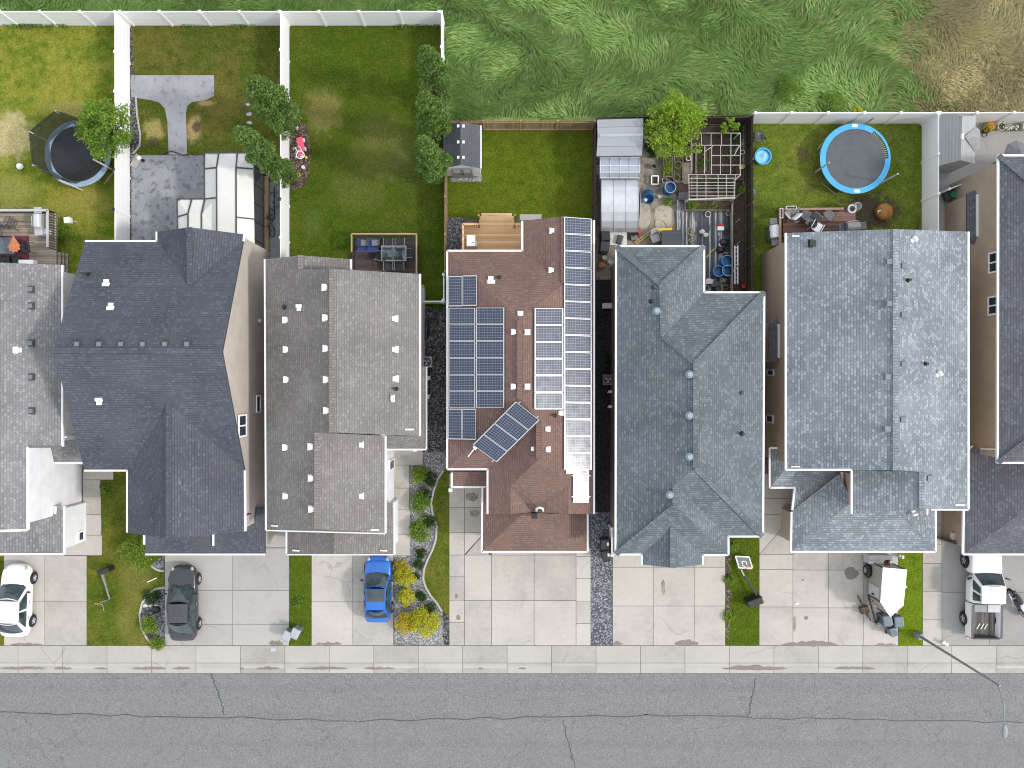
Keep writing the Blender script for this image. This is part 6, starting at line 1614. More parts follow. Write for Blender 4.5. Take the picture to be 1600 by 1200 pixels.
t=place(grill('gas_grill','white topped gas grill standing on the lawn left of the red deck',M['mgrey'],M['white']),P(1203,366,.03),R(95))
t=thing('urn','grey stone urn lying at the right end of the red deck rail','urn',P(1333,326))
mb=MB(); mb.lathe(P(1331,326.5,.52),[(.001,0),(.2,0),(.28,.2),(.3,.5),(.2,.75),(.24,.85),(.2,.86),(.14,.7),(.001,.7)],20); mb.build('body',M['mgrey'],t,smooth=True)
mb=MB(); mb.lathe(P(1331,326.5,1.3),[(.17,0),(.28,.02),(.28,.06),(.17,.06)],20); mb.build('rim',M['lgrey'],t)
t=thing('fire_pit','big rusty brown round fire pit cover on the bare dirt','fire pit',P(1377,333))
mb=MB(); mb.lathe(P(1377,333,.03),[(.001,0),(.4,0),(.48,.15),(.53,.35),(.5,.5),(.36,.62),(.15,.68),(.001,.68)],14); mb.build('bowl',M['rust'],t,smooth=True)
mb=MB(); mb.ring(P(1380,329,.66),.17,.03,20,6); mb.build('rim',M['oldwood'],t)
mb=MB(); mb.tube([P(1372,333,.62),P(1372,330,.68),P(1376,329,.7)],.05,6); mb.build('handle',M['offwhite'],t)
hose('thin pole lying loose on the weedy lawn beside the blue trampoline',[(1279,243),(1281,236),(1283,230)],.02,M['lgrey'],.05)
t=thing('wheelbarrow','dark wheelbarrow leaning at the dark fence above the paddling pool','wheelbarrow',P(1183,217))
mb=MB(); c=P(1183,217,.03); mb.patch(c+Vector((-.3,-.32,.6)),c+Vector((.28,-.22,.45)),c+Vector((.28,.3,.45)),c+Vector((-.3,.35,.6)),(0,0,-.18),8,8); o=mb.build('tray',M['dgrey'],t,smooth=True); s_=o.modifiers.new('s','SOLIDIFY'); s_.thickness=.03
for s in (-1,1): mb=MB(); mb.tube([c+Vector((.3,s*.2,.4)),c+Vector((-.3,s*.25,.35)),c+Vector((-.3,s*.25,0))],.025,8); mb.build('handle',M['oldwood'],t)
mb=MB(); mb.lathe(c+Vector((.3,-.04,.2)),[(.001,0),(.19,0),(.19,.08),(.001,.08)],18,axis='Y'); mb.build('wheel',M['rubber'],t)
mb=MB(); mb.tube([P(1175,300,.3),P(1178,296,1.2),P(1180,303,1.0)],.03,6); single(mb,'hose_hook',M['blue'],'blue hose hook on the lawn side of the dark fence','hook',P(1176,300))
t=thing('garden_gate','dark metal arch gate beside the white fence and the pale roof','gate',P(1436,352))
mb=MB(); mb.tube([P(1434,358,.02),P(1434,350,1.2),P(1437,347,1.4),P(1440-1.0,347,1.4)],.025,8); mb.build('frame',M['dgrey'],t)
for k in range(3): mb=MB(); mb.tube([P(1434+1.5*k,352,.05),P(1434+1.5*k,352,1.2)],.012,6); mb.build('bar',M['dgrey'],t)

# ================================================================== YARD 7
t=thing('garden_shed','grey shed with a small cross gable behind the white fence','shed',P(1495,225))
zb=2.3
Lw=PL('L',1452,2.3,.45); Rw=PL('R',1524,2.3,.45)
V={'a':P(1468.5,181,1.95),'b':P(1468.5,252.5,1.95),'r1':P(1503.5,181,3.05),'r2':P(1501,250,3.05),'c':P(1524.5,181,2.35),'d':P(1523.5,252.5,2.35)}
V['b'].y=V['d'].y=V['r2'].y+.0; 
V['g1']=P(1508,213,3.0); V['g2']=P(1531,216,2.75); V['g3']=P(1525,199,2.3); V['g4']=P(1524,236,2.3); V['g5']=P(1531,204,2.3)
rf=roof(t,'roof',M['shed_rib'],V,[['a','b','r2','r1'],['r1','r2','d','c']],.08,edge=M['offwhite'])
V2={'p':P(1508,213,3.06),'q':P(1531,215,2.95),'u':P(1524.5,198,2.42),'v':P(1524,237,2.42),'u2':P(1531,203,2.3),'v2':P(1531,229,2.3)}
roof(t,'dormer_roof',M['shed_rib'],V2,[['p','u','u2','q'],['p','q','v2','v']],.05,edge=M['offwhite'])
walls(t,[V['a'],V['r1'],V['c'],V['d'],V['r2'],V['b']],M['sid_gr'],.1,.08)
mb=MB(); mb.box(P(1502.5,214,3.0),(.14,.3,.14)); mb.build('roof_vent',M['vent_w'],rf)
t=thing('garden_plant','golden bush in a pot by the back fence of the concrete yard','plant',P(1545,199))
leaves('leaves',[(P(1545,199,.55),.32,.3,.3,220)],.10,M['lf_gold'],t); mb=MB(); mb.lathe(P(1545,199,.03),[(.001,0),(.2,0),(.26,.35),(.001,.35)],16); mb.build('container',M['terracotta'],t)
for lb,x,y,r_,mat,lf in [('cream round pot right of the golden bush',1560,200.5,.24,M['offwhite'],M['lf_shrub']),('cream round pot at the right edge by the back fence',1599,200,.26,M['offwhite'],M['lf_gold']),('black iron planter left of the golden bush',1537,206,.18,M['black'],M['lf_deep'])]: pot(lb,x,y,r_,.34,mat,lf,50)
pc=0
for x,lb in ((1570,'white flower cluster between the two cream pots, left'),(1578,'white flower cluster between the two cream pots, middle'),(1587,'white flower cluster between the two cream pots, right')):
    t=thing('flower_plant',lb,'plant',P(x,201)); leaves('blossoms',[(P(x,200,.3),.2,.15,.14,26)],.13,M['flower'],t,seed=x); leaves('leaves',[(P(x,201,.18),.2,.15,.14,50)],.1,M['lf_deep'],t,seed=x+1)
mb=MB(); mb.ring(P(1539,210,.06),.16,.03,24,6); single(mb,'hose_reel',M['mgrey'],'grey coiled hose on the concrete by the black planter','hose',P(1539,210))
t=thing('patio_umbrella','made-up grey parasol shape standing in for a shadow at the corner of the right house','umbrella',P(1592,236))  # parasol added in place of a grey shadow on the ground
c=P(1589,238,2.3); mb=MB(); mb.lathe(c,[(.001,.35),(.7,.0),(.72,-.06),(.001,.25)],8); mb.build('canopy',M['greyfab'],t); mb=MB(); mb.bar((c.x,c.y,0),(c.x,c.y,2.6),.05,.05); mb.build('pole',M['dgrey'],t)
t=thing('garden_cart','small green topped cart against the brown wall','cart',P(1490,305))
mb=MB(); mb.box(P(1484,306,.25),(.9,.5,.3),.25); mb.build('tray',M['dgrey'],t,bevel=.02); mb=MB(); mb.cyl(P(1490,304,.6),.22,.12,16); mb.build('lid',pm('green_plastic',(.02,.20,.11),.5,.2,4),t)
for i in range(4): mb=MB(); q=P(1484,306,.0)+Vector((-.3+.6*(i%2),-.2+.4*(i//2),.13)); mb.lathe(q,[(.001,0),(.12,0),(.12,.06),(.001,.06)],14,axis='Y'); mb.build('wheel',M['rubber'],t)
t=thing('downpipe_stand','dark upright pipe between the white fence and the brown wall','pipe',P(1465,345)); mb=MB(); mb.tube([P(1466,326,.3),P(1466,346,.3)],.06,8); mb.build('pipe',M['black'],t); mb=MB(); mb.tube([P(1466,346,.3),P(1466,370,.5)],.05,8); mb.build('elbow',M['lgrey'],t)
# ================================================================== TREES AND SHRUBS
def gp(px,py,z):
    k = 1-z/H; return 800+(px-800)*k, 600+(py-600)*k
def tree(name, label, px, py, zc, rx, rz, mat, n0=4200, leaf0=.17, nc0=46, columnar=False, group=None, seed=1, htop=None, cat='tree', sparse=1.0):
    n=int(n0*2.1); leaf=leaf0*.72; nclump=int(nc0*1.3)
    rr = random.Random(seed); c = P(px,py,0); t = thing(name, label, cat, c, group)
    mb = MB(); top = htop*.93 if columnar else zc+rz*.4
    pts=[c+Vector((rr.uniform(-.06,.06)*i,rr.uniform(-.06,.06)*i,top*i/6)) for i in range(7)]
    r0 = .06+.018*top
    mb.tube(pts,[r0*(1-.85*i/6) for i in range(7)],8)
    cl=[]
    for k in range(nclump):
        if columnar:
            q=(k+.5)/nclump; z=.9+(htop-.9)*q
            w=rx*(.55+.9*q)*(1 if q<.5 else 1) if q<.42 else rx*max(.12,(1-((q-.42)/.60)**1.7))
            a=rr.uniform(0,6.28); r=w*rr.uniform(.15,.9)
            p=c+Vector((r*math.cos(a),r*math.sin(a),z)); s=rx*rr.uniform(.2,.46)
        else:
            a=rr.uniform(0,6.28); e=math.asin(rr.uniform(-.55,1)); r=rr.uniform(.45,1.08)
            p=Vector((c.x+rx*r*math.cos(a)*math.cos(e),c.y+rx*r*math.sin(a)*math.cos(e),zc+rz*r*math.sin(e))); s=rx*rr.uniform(.12,.33)
        cl.append((p,s,s,s*.75,max(12,int(n/nclump*(s/(rx*.27))**2*rr.uniform(.7,1.2)))))
        if k%2==0:
            b=pts[min(6,max(1,int((p.z*.75)/top*6)))]; mb.tube([b,b.lerp(p,.5)+Vector((0,0,.08)),p],[r0*.3,r0*.2,.012],5)
    mb.build('trunk',M['trunk'],t,smooth=True)
    leaves('crown',cl,leaf,mat,t,seed=seed)
    return t
tree('maple_tree','round bright green tree overhanging the trampoline and white fence',208,224,3.0,1.62,1.35,M['lf_mid'],4600,.19,60,seed=3)
tree('poplar_tree','tall slim tree leaning over the white patio canopy',459,284,0,.88,0,M['lf_dark'],6000,.17,70,True,seed=5,htop=9.6)
tree('poplar_tree','broad green tree behind the mulch bed with the pink toy cart',461,203,0,1.25,0,M['lf_dark'],6500,.18,70,True,seed=8,htop=7.6)
tree('poplar_tree','dark columnar tree against the small grey shed',684,280,0,1.05,0,M['lf_dark'],5600,.18,64,True,seed=11,htop=7.2)
tree('poplar_tree','dark columnar tree second up from the small grey shed',686,222,0,1.0,0,M['lf_dark'],5200,.18,60,True,seed=12,htop=7.6)
tree('poplar_tree','dark columnar tree at the meadow corner, farthest from the small grey shed',688,160,0,1.0,0,M['lf_dark'],5200,.18,60,True,seed=13,htop=7.4)
tree('fruit_tree','spreading lime green tree over the cluttered garden beds',1041,219,2.5,1.7,1.1,M['lf_lime'],4600,.2,64,seed=21)
tree('fruit_tree','small lime sapling behind the bare white frame',1124,214,2.2,.5,.7,M['lf_lime'],700,.17,16,seed=22)
def shrub(label, px, py, r, h, mat, n=900, leaf=.085, seed=1, name='shrub', group=None, z0=.03, lumps=30):
    r*=1.2; n=int(n*2.0)
    rr=random.Random(seed*7+int(px)); c=P(px,py,z0); t=thing(name,label,'shrub',c,group); cl=[]
    for k in range(lumps):
        a=rr.uniform(0,6.28); q=math.sqrt((k+.5)/lumps)*.80; z=h*(.30+.55*(1-q*q)*rr.uniform(.7,1.1))
        s=r*rr.uniform(.22,.40); cl.append((c+Vector((r*q*math.cos(a),r*q*math.sin(a),z)),s,s,s*.8,max(10,int(n/lumps*rr.uniform(.7,1.3)))))
    leaves('foliage',cl,leaf,mat,t,seed=seed)
    mb=MB()
    for k in range(0,lumps,3): mb.tube([c,c.lerp(cl[k][0],.6)+Vector((0,0,.03)),cl[k][0]],[.03,.02,.008],5)
    mb.build('stems',M['trunk'],t); return t
for i,(lb,x,y,r,h,mt,n) in enumerate([
 ('large light green shrub at the corner of the navy roof',224,858,1.05,1.3,'lf_shrub',2600),
 ('bushy green plant in the curved rock bed beside the grey sedan',240,974,.55,.7,'lf_shrub',900),
 ('small pale green plant at the street end of the curved rock bed',248,1003,.42,.4,'lf_shrub',500),
 ('low dark plants at the top of the curved rock bed',238,931,.5,.3,'lf_deep',500),
 ('yellow shrub with brown twigs beside the hood of the blue car',635,900,.62,.8,'lf_yel',1300),
 ('reddish brown twiggy patch above the topmost yellow shrub',628,884,.4,.45,'lf_gold',300),
 ('yellow round shrub level with the roof of the blue car',636,929,.52,.8,'lf_yel',1100),
 ('golden orange shrub nearest the street beside the blue car',636,971,.62,.8,'lf_gold',1300),
 ('biggest yellow green shrub at the street end of the gravel bed',664,968,.88,1.0,'lf_yel',2200),
 ('lime green shrub nearest the front step of the taupe house',655,741,.5,.7,'lf_lime',900),
 ('dark green clump right of the lime shrub',673,748,.42,.4,'lf_deep',500),
 ('mid green shrub second from the front step of the taupe house',656,784,.6,.8,'lf_mid',1200),
 ('dark clump at the upper edge of the second shrub',664,772,.42,.5,'lf_deep',500),
 ('large leafy green shrub third from the front step of the taupe house',659,827,.66,.9,'lf_shrub',1500),
 ('dark clump behind the large leafy shrub',672,813,.42,.4,'lf_deep',450),
 ('dark green tuft between the gravel and the curved edging near the garage',659,863,.32,.5,'lf_deep',450),
 ('dark green tuft below the first tuft by the curved edging',655,880,.3,.4,'lf_deep',350),
 ('tiny dark shrub beside the uppermost yellow shrub',651,900,.22,.3,'lf_deep',250),
 ('dark round shrub right of the middle yellow shrub',658,930,.32,.45,'lf_deep',450),
 ('dark shrub above the biggest yellow green shrub',672,950,.38,.45,'lf_deep',450),
 ('dark bush between the metal shed and the lime tree',1018,234,.45,.6,'lf_deep',600),
 ('green plants squeezed between the metal shed and the back fence',1016,203,.42,.5,'lf_mid',500),
 ('dark leafy plant in the corner of the weathered fence',1146,208,.5,.5,'lf_deep',500),
 ('bushy weeds at the garage corner of the basketball strip',1142,850,.4,.5,'lf_shrub',420),
 ('weeds in the middle of the planting strip beside the driveway',1139,905,.32,.25,'lf_mid',260),
 ('weeds lower down the planting strip beside the driveway',1139,962,.36,.3,'lf_shrub',320),
 ('leafy weed in the grass strip by the grey sedan driveway',466,940,.32,.2,'lf_mid',260),
 ('small white flowered weed on the strip beside the navy roof',164,763,.3,.25,'lf_shrub',200),
 ('overgrown green tangle along the outside of the weathered deck',102,362,.5,.5,'lf_mid',700),
 ]): shrub(lb,x,y,r,h,M[mt],n,seed=i+2)

# long grass in the meadow: bent blades lying in swirls
def blades(name, x0,x1,y0,y1, dens, mat, ln=(.35,.8), seed=2, edge=None):
    rg=np.random.default_rng(seed); a=P(x0,y1);b=P(x1,y0); n=int((b.x-a.x)*(b.y-a.y)*dens)
    x=rg.uniform(a.x,b.x,n); y=rg.uniform(a.y,b.y,n)
    tuft=np.sin(x*.8+1.3*np.sin(y*.7))*.6+np.sin(y*1.1+1.7*np.sin(x*.45+2))*.6
    patch=np.sin(x*.31+2.0*np.sin(y*.4+1))+np.sin(y*.9+x*.22)
    keep=rg.uniform(0,1,n)<.72+.12*tuft+.10*patch
    if edge:
        q=(x-P(edge[0],0).x)*edge[1]+1.3*np.sin(y*1.1)+.8*np.sin(y*2.7+x*1.3)+.6*np.sin(x*2.1)
        keep&=rg.uniform(0,1,n)<1/(1+np.exp(-q*1.6))
    x,y,tuft=x[keep],y[keep],tuft[keep]; n=len(x)
    th=1.9*np.sin(x*.42+1.1*np.sin(y*.55))+1.2*np.sin(y*.8+x*.27+1)+.5*np.sin(x*1.7-y*1.3)+rg.normal(0,.28,n)
    l=rg.uniform(ln[0],ln[1],n); w=rg.uniform(.016,.034,n)
    dx,dy=np.cos(th),np.sin(th); px_,py_=-dy,dx
    lean=rg.uniform(.75,.99,n); h=l*np.sqrt(1-lean**2)*.35+.05+.03*np.clip(tuft,-1,1)
    p0=np.stack([x,y,np.full(n,.02)+.12*rg.random(n)],1)
    mid=p0+np.stack([dx*l*lean*.45,dy*l*lean*.45,h],1); tip=p0+np.stack([dx*l*lean,dy*l*lean,h*.72],1)
    s=np.stack([px_*w,py_*w,np.zeros(n)],1)
    V=np.stack([p0-s*.6,p0+s*.6,mid+s,tip,mid-s],1).reshape(-1,3)
    me=bpy.data.meshes.new(name); me.vertices.add(n*5); me.loops.add(n*5); me.polygons.add(n)
    me.vertices.foreach_set('co',V.astype(np.float32).ravel()); me.loops.foreach_set('vertex_index',np.arange(n*5,dtype=np.int32))
    me.polygons.foreach_set('loop_start',np.arange(0,n*5,5,dtype=np.int32)); me.update(calc_edges=True); me.materials.append(mat)
    o=bpy.data.objects.new(name,me); COL.objects.link(o)
    return tag(o,kind='stuff')
o=blades('tall_grass',699,1500,-60,185,240,M['blade'],seed=4,edge=(1392,-1)); tag(o,'long bent green meadow grass behind the back fences','grass')
o=blades('tall_grass',1290,1720,-60,184,260,M['blade2'],(.15,.38),seed=5,edge=(1400,1)); tag(o,'dry straw coloured meadow grass at the right','grass')
o=blades('tall_grass',699,1440,-60,184,16,M['blade2'],(.3,.6),seed=9); tag(o,'thin dead straw stalks scattered through the green meadow','grass')
o=blades('tall_grass',-60,699,-60,36,300,M['blade'],seed=6); tag(o,'long meadow grass beyond the left back fence','grass')
for i,(x,y) in enumerate(((1338,176),(1230,140),(1300,165))):
    if i==0: shrub('yellow flowering weed clump outside the white back fence',x,y,.3,.4,M['lf_yel'],260,seed=60)
    else: shrub(['','bushy weeds in the meadow outside the paddling pool lawn','bushy weeds in the meadow outside the blue trampoline'][i],x,y,.8,.6,M['lf_mid'],900,seed=60+i)

# ================================================================== VEHICLES
def wheel(t, x, y, r, s, rimm, w=.21):
    mb=MB(); prof=[(r*.62,-w/2),(r*.92,-w/2),(r,-w*.3),(r,w*.3),(r*.92,w/2),(r*.62,w/2)]
    mb.lathe((x,y,r),[(.001,-w*.3)]+prof+[(.001,w*.3)],28,axis='X'); wq=mb.build('wheel',M['rubber'],t,smooth=False)
    mb=MB(); mb.lathe((x+s*w*.46,y,r),[(.001,0),(r*.16,0.0),(r*.16,.012),(.001,.012)],12,axis='X')
    mb.ring((0,0,0),.01,.001,3,3)
    mb.v=mb.v[:-9]; mb.f=mb.f[:-9]; mb.m=mb.m[:-9]
    for k in range(5):
        a=2*math.pi*k/5; mb.bar((x+s*w*.45,y+r*.08*math.cos(a),r+r*.08*math.sin(a)),(x+s*w*.45,y+r*.6*math.cos(a),r+r*.6*math.sin(a)),.02,.08)
    n=24
    for k in range(n):
        a,b=2*math.pi*k/n,2*math.pi*(k+1)/n
        q=lambda aa,rr_,xx:(xx,y+rr_*math.cos(aa),r+rr_*math.sin(aa))
        xo=x+s*w*.49
        mb.add([q(a,r*.56,xo),q(b,r*.56,xo),q(b,r*.64,xo),q(a,r*.64,xo)],[(0,1,2,3)])
    mb.build('rim',rimm,wq)
def inpatch(p, fu0, fu1, fv0, fv1, off):
    """inner part of a four-corner panel, moved off the surface"""
    a,b,c,d=map(Vector,p); n=(b-a).cross(d-a).normalized()*off
    f=lambda u,v:(a*(1-u)+b*u)*(1-v)+(d*(1-u)+c*u)*v+n
    return f(fu0,fv0),f(fu1,fv0),f(fu1,fv1),f(fu0,fv1)
def car(name,label,cat,L_,W_,Hh,paint,yf,rf,rr_,yr,pano=None,rim=None,suv=False,roofmat=None):
    t=thing(name,label,cat,(0,0,0)); rim=rim or M['alu']; hl,hw=L_/2,W_/2
    zb=.97 if suv else .90
    st=[(-1.0,.34,.44,zb-.34),(-.992,.56,.36,zb-.24),(-.97,.72,.28,zb-.12),(-.93,.84,.24,zb-.03),(-.84,.94,.2,zb+.03),(-.5,1.0,.19,zb+.03),(-.1,1.0,.19,zb),(.3,1.0,.19,zb-.005),(.55,.99,.19,zb-.03),(.70,.975,.2,zb-.07),(.80,.945,.2,zb-.11),(.88,.875,.22,zb-.16),(.94,.75,.26,zb-.22),(.975,.60,.32,zb-.30),(.993,.44,.38,zb-.37),(1.0,.25,.44,zb-.43)]
    mb=MB(); rings=[]
    for ty,kw,z0,z1 in st:
        w=hw*kw; m_=(z0+z1)*.5
        half=[(0,z0),(.78*w,z0),(.965*w,z0+.10),(w,m_),(.985*w,z1-.14),(.93*w,z1-.035),(.84*w,z1-.005),(.45*w,z1+.018),(0,z1+.025)]
        ring=half+[(-x,z) for x,z in half[-2:0:-1]]
        rings.append([(x,ty*hl,z) for x,z in ring])
    n=len(rings[0]); v=[q for g_ in rings for q in g_]
    f=[(i*n+k,(i+1)*n+k,(i+1)*n+(k+1)%n,i*n+(k+1)%n) for i in range(len(rings)-1) for k in range(n)]
    f+=[tuple(range(n)),tuple(range(len(v)-1,len(v)-n-1,-1))]
    mb.add(v,f); mb.build('body',paint,t,smooth=True,sub=1)
    wb,wt=hw*.93,hw*.74; zr=Hh
    A=[(-wb,yf,zb-.02),(wb,yf,zb-.02),(wt,rf,zr),(-wt,rf,zr)]          # windscreen
    Rr=[(wb,yr,zb+.01),(-wb,yr,zb+.01),(-wt*.95,rr_,zr-.03),(wt*.95,rr_,zr-.03)]
    rp=[(-wt,rf,zr),(wt,rf,zr),(wt*.95,rr_,zr-.03),(-wt*.95,rr_,zr-.03)]
    rp=[rp[3],rp[2],rp[1],rp[0]]
    sr=[(wb,yf,zb-.02),(wb,yr,zb+.01),(wt*.95,rr_,zr-.03),(wt,rf,zr)]; sl=[(-x,y,z) for x,y,z in (sr[1],sr[0],sr[3],sr[2])]
    mb=MB()
    mb.patch(*A,(0,.20,.02)); mb.patch(*Rr,(0,-.14,.02)); mb.patch(*rp,(0,0,.05)); 
    mb.patch(*sr,(.03,0,0),8,5); mb.patch(*sl,(-.03,0,0),8,5)
    mb.build('cabin',roofmat or paint,t,smooth=True)
    mb=MB(); mb.patch(*inpatch([A[1],A[0],A[3],A[2]],.06,.94,.05,.97,-.0) if 0 else inpatch(A,.03,.97,.02,.96,-.02),(0,.245,.045)); mb.build('windscreen',M['carglass'],t,smooth=True)
    mb=MB(); mb.patch(*inpatch(Rr,.05,.95,.08,.95,-.02),(0,-.18,.045)); mb.build('rear_window',M['carglass'],t,smooth=True)
    for s,pn in ((1,sr),(-1,sl)):
        for u0,u1 in ((.09,.48),(.505,.90)):
            if s<0: u0,u1=1-u1,1-u0
            mb=MB(); mb.patch(*inpatch(pn,u0,u1,.06,.93,-.02),(s*.055,0,.01)); mb.build('side_window',M['carglass'],t,smooth=True)
        mb=MB(); mb.blob((s*(hw+.08),yf-.32,zb+.07),.11,.07,.075,10,8); mb.build('mirror',M['black'] if paint is not M['paintw'] else M['black'],t,smooth=True)
        mb=MB(); mb.blob((s*hw*.68,hl*.895,zb-.205),.10,.17,.05,12,8); mb.build('headlight',M['lamp'],t,smooth=True)
        mb=MB(); mb.blob((s*hw*.64,-hl*.945,zb-.22),.13,.07,.06,12,8); mb.build('tail_light',M['tail'],t,smooth=True)
        for y in (hl*.60,-hl*.58):
            mb=MB(); xx=s*(hw-.005); mb.lathe((xx-(.05 if s>0 else 0),y,.33),[(.001,0),(.385,0),(.385,.055),(.001,.055)],26,axis='X'); mb.build('wheel_arch',M['black'],t)
            wheel(t,s*(hw-.06),y,.325,s,rim)
        for y in (.05,-.95*.9): mb=MB(); mb.bar((s*(hw+.005),y,zb-.13),(s*(hw+.005),y-.2,zb-.13),.03,.03); mb.build('door_handle',M['chrome'] if not suv else paint,t)
    if pano:
        mb=MB(); mb.patch(*inpatch(rp,.05,.95,1-pano[1],1-pano[0],.02),(0,0,.065)); mb.build('roof_glass',M['carglass'] if pano[2] else M['dgrey'],t,smooth=True)
    mb=MB(); mb.patch((-hw*.5,hl*.985,.42),(hw*.5,hl*.985,.42),(hw*.55,hl*.965,zb-.28),(-hw*.55,hl*.965,zb-.28),(0,.035,0)); mb.build('front_grille',M['black'],t,smooth=True)
    mb=MB(); mb.bar((-hw*.72,yf+.05,zb+.015),(hw*.72,yf+.05,zb+.015),.10,.02); mb.build('cowl',M['black'],t)
    return t
c_=car('white_car','white car with a white roof parked on the leftmost driveway','car',4.5,1.82,1.45,M['paintw'],.95,.18,-1.15,-1.85)
x,y=35,934; place(c_,P(x,y,.05),-.03)
c_=car('grey_sedan','dark grey sedan with a black roof parked beside the curved rock bed','car',4.68,1.74,1.42,M['paintg'],.98,.18,-1.0,-1.78,pano=(.02,.98,0))
place(c_,P(*gp(284.5,943.5,.8),.05),.01)
for s in (-1,1):
    mb=MB(); mb.bx(s*.42-.17,1.12,.915,s*.42+.17,1.2,.93); o=mb.build('hood_vent',M['black'],None); o.parent=c_
c_=car('blue_suv','bright blue compact car with a black roof panel parked under the taupe garage eave','car',4.1,1.68,1.52,M['paintb'],.95,.25,-1.05,-1.62,pano=(.02,.60,1),suv=True)
place(c_,P(*gp(590,921.5,.8),.05),-.01)
mb=MB()
for x in (-.42,-.16,.16,.42): mb.bar((x,1.1,.985),(x*.8,1.72,.885),.03,.02)
o=mb.build('hood_crease',M['paintb'],None); o.parent=c_
# pickup
def pickup(label):
    t=thing('pickup_truck',label,'pickup truck',(0,0,0)); hw=.97
    pw=M['paintw']
    def shell(st,nm,mat,sub=1):
        mb=MB(); rings=[]
        for yy,kw,z0,z1 in st:
            w=hw*kw; half=[(0,z0),(.9*w,z0),(.99*w,z0+.12),(w,(z0+z1)/2),(.99*w,z1-.1),(.95*w,z1-.02),(.55*w,z1+.02),(0,z1+.03)]
            rings.append([(x,yy,z) for x,z in half+[(-x,z) for x,z in half[-2:0:-1]]])
        n=len(rings[0]); v=[q for g_ in rings for q in g_]
        f=[(i*n+k,i*n+(k+1)%n,(i+1)*n+(k+1)%n,(i+1)*n+k) for i in range(len(rings)-1) for k in range(n)]+[tuple(range(n-1,-1,-1)),tuple(range(len(v)-n,len(v)))]
        mb.add(v,f); return mb.build(nm,mat,t,smooth=True,sub=sub)
    shell([(2.75,.80,.45,.80),(2.70,.90,.4,.98),(2.5,.96,.38,1.08),(2.0,.98,.36,1.13),(1.25,1.0,.36,1.16),(1.15,1.0,.36,1.16)],'hood',pw)
    shell([(1.2,1.0,.36,1.15),(.4,1.0,.36,1.14),(-.55,1.0,.36,1.14),(-.62,1.0,.36,1.14)],'body',pw)
    zb,zr=1.14,1.80; wb,wt=.90,.72; yf,rf,rr_,yr=1.22,.62,-.42,-.58
    A=[(-wb,yf,zb),(wb,yf,zb),(wt,rf,zr),(-wt,rf,zr)]; Rr=[(wb,yr,zb),(-wb,yr,zb),(-wt,rr_,zr),(wt,rr_,zr)]
    rp=[(-wt,rr_,zr),(wt,rr_,zr),(wt,rf,zr),(-wt,rf,zr)]
    sr=[(wb,yf,zb),(wb,yr,zb),(wt,rr_,zr),(wt,rf,zr)]; sl=[(-x,y,z) for x,y,z in (sr[1],sr[0],sr[3],sr[2])]
    mb=MB(); mb.patch(*A,(0,.08,.02)); mb.patch(*Rr,(0,-.03,0)); mb.patch(*rp,(0,0,.05)); mb.patch(*sr,(.03,0,0),8,5); mb.patch(*sl,(-.03,0,0),8,5); mb.build('cabin',pw,t,smooth=True)
    mb=MB(); mb.patch(*inpatch(A,.03,.97,.03,.97,-.02),(0,.105,.035)); mb.build('windscreen',M['carglass'],t,smooth=True)
    mb=MB(); mb.patch(*inpatch(Rr,.1,.9,.15,.9,-.02),(0,-.055,.01)); mb.build('rear_window',M['carglass'],t,smooth=True)
    for s,pn in ((1,sr),(-1,sl)):
        for u0,u1 in ((.16,.52),(.57,.90)):
            if s<0: u0,u1=1-u1,1-u0
            mb=MB(); mb.patch(*inpatch(pn,u0,u1,.08,.9,-.02),(s*.055,0,.01)); mb.build('side_window',M['carglass'],t,smooth=True)
        mb=MB(); mb.box((s*1.16,.95,1.16),(.26,.1,.2),-s*.4); mb.build('mirror',M['black'],t,bevel=.03)
        mb=MB(); mb.bx(min(s*.97,s*.80),-2.72,.5,max(s*.97,s*.80),-.64,1.16); mb.build('bed_side',pw,t,bevel=.04)
        mb=MB(); mb.bx(min(s*.955,s*.82),-2.70,1.16,max(s*.955,s*.82),-.66,1.19); mb.build('bed_rail',M['dgrey'],t)
        mb=MB(); mb.box((s*.93,-2.73,.8),(.09,.06,.3)); mb.build('tail_light',M['tail'],t)
        mb=MB(); mb.box((s*.72,2.66,.78),(.32,.14,.16)); mb.build('headlight',M['lamp'],t,bevel=.03)
        for yy in (1.85,-1.75):
            mb=MB(); xx=s*.965; mb.lathe((xx-(.05 if s>0 else 0),yy,.40),[(.001,0),(.47,0),(.47,.06),(.001,.06)],26,axis='X'); mb.build('wheel_arch',M['black'],t)
            wheel(t,s*.90,yy,.39,s,M['alu'],.27)
    mb=MB(); mb.bx(-.80,-2.7,.62,.80,-.64,.66); mb.build('bed_floor',plank_mat('dusty_bed_liner',[(.03,.03,.03),(.12,.11,.095),(.26,.24,.2)],.1,'y',.05),t)
    mb=MB(); mb.bx(-.82,-2.79,.55,.82,-2.71,1.16); mb.build('tailgate',M['dgrey'],t,bevel=.02)
    for s in (-1,1): mb=MB(); mb.bx(min(s*.02,s*.80),-1.12,.68,max(s*.02,s*.80),-.66,1.19); mb.build('toolbox',M['lgrey'] if s>0 else M['mgrey'],t,bevel=.02)
    mb=MB(); mb.box((0,2.72,.45),(1.5,.1,.4)); mb.build('front_grille',M['black'],t,bevel=.03)
    mb=MB(); mb.box((0,-2.86,.42),(1.7,.14,.16)); mb.build('bumper',M['chrome'],t,bevel=.03)
    for s in (-.25,.0,.22):
        mb=MB(); mb.bar((s-.1,-2.3,.69),(s+.1,-1.95,.69),.05,.04); mb.build('strap',M['offwhite'],t)
    return t
t=pickup('white pickup truck with an open dusty bed on the right driveway'); place(t,P(1525,920,.05),-.015)
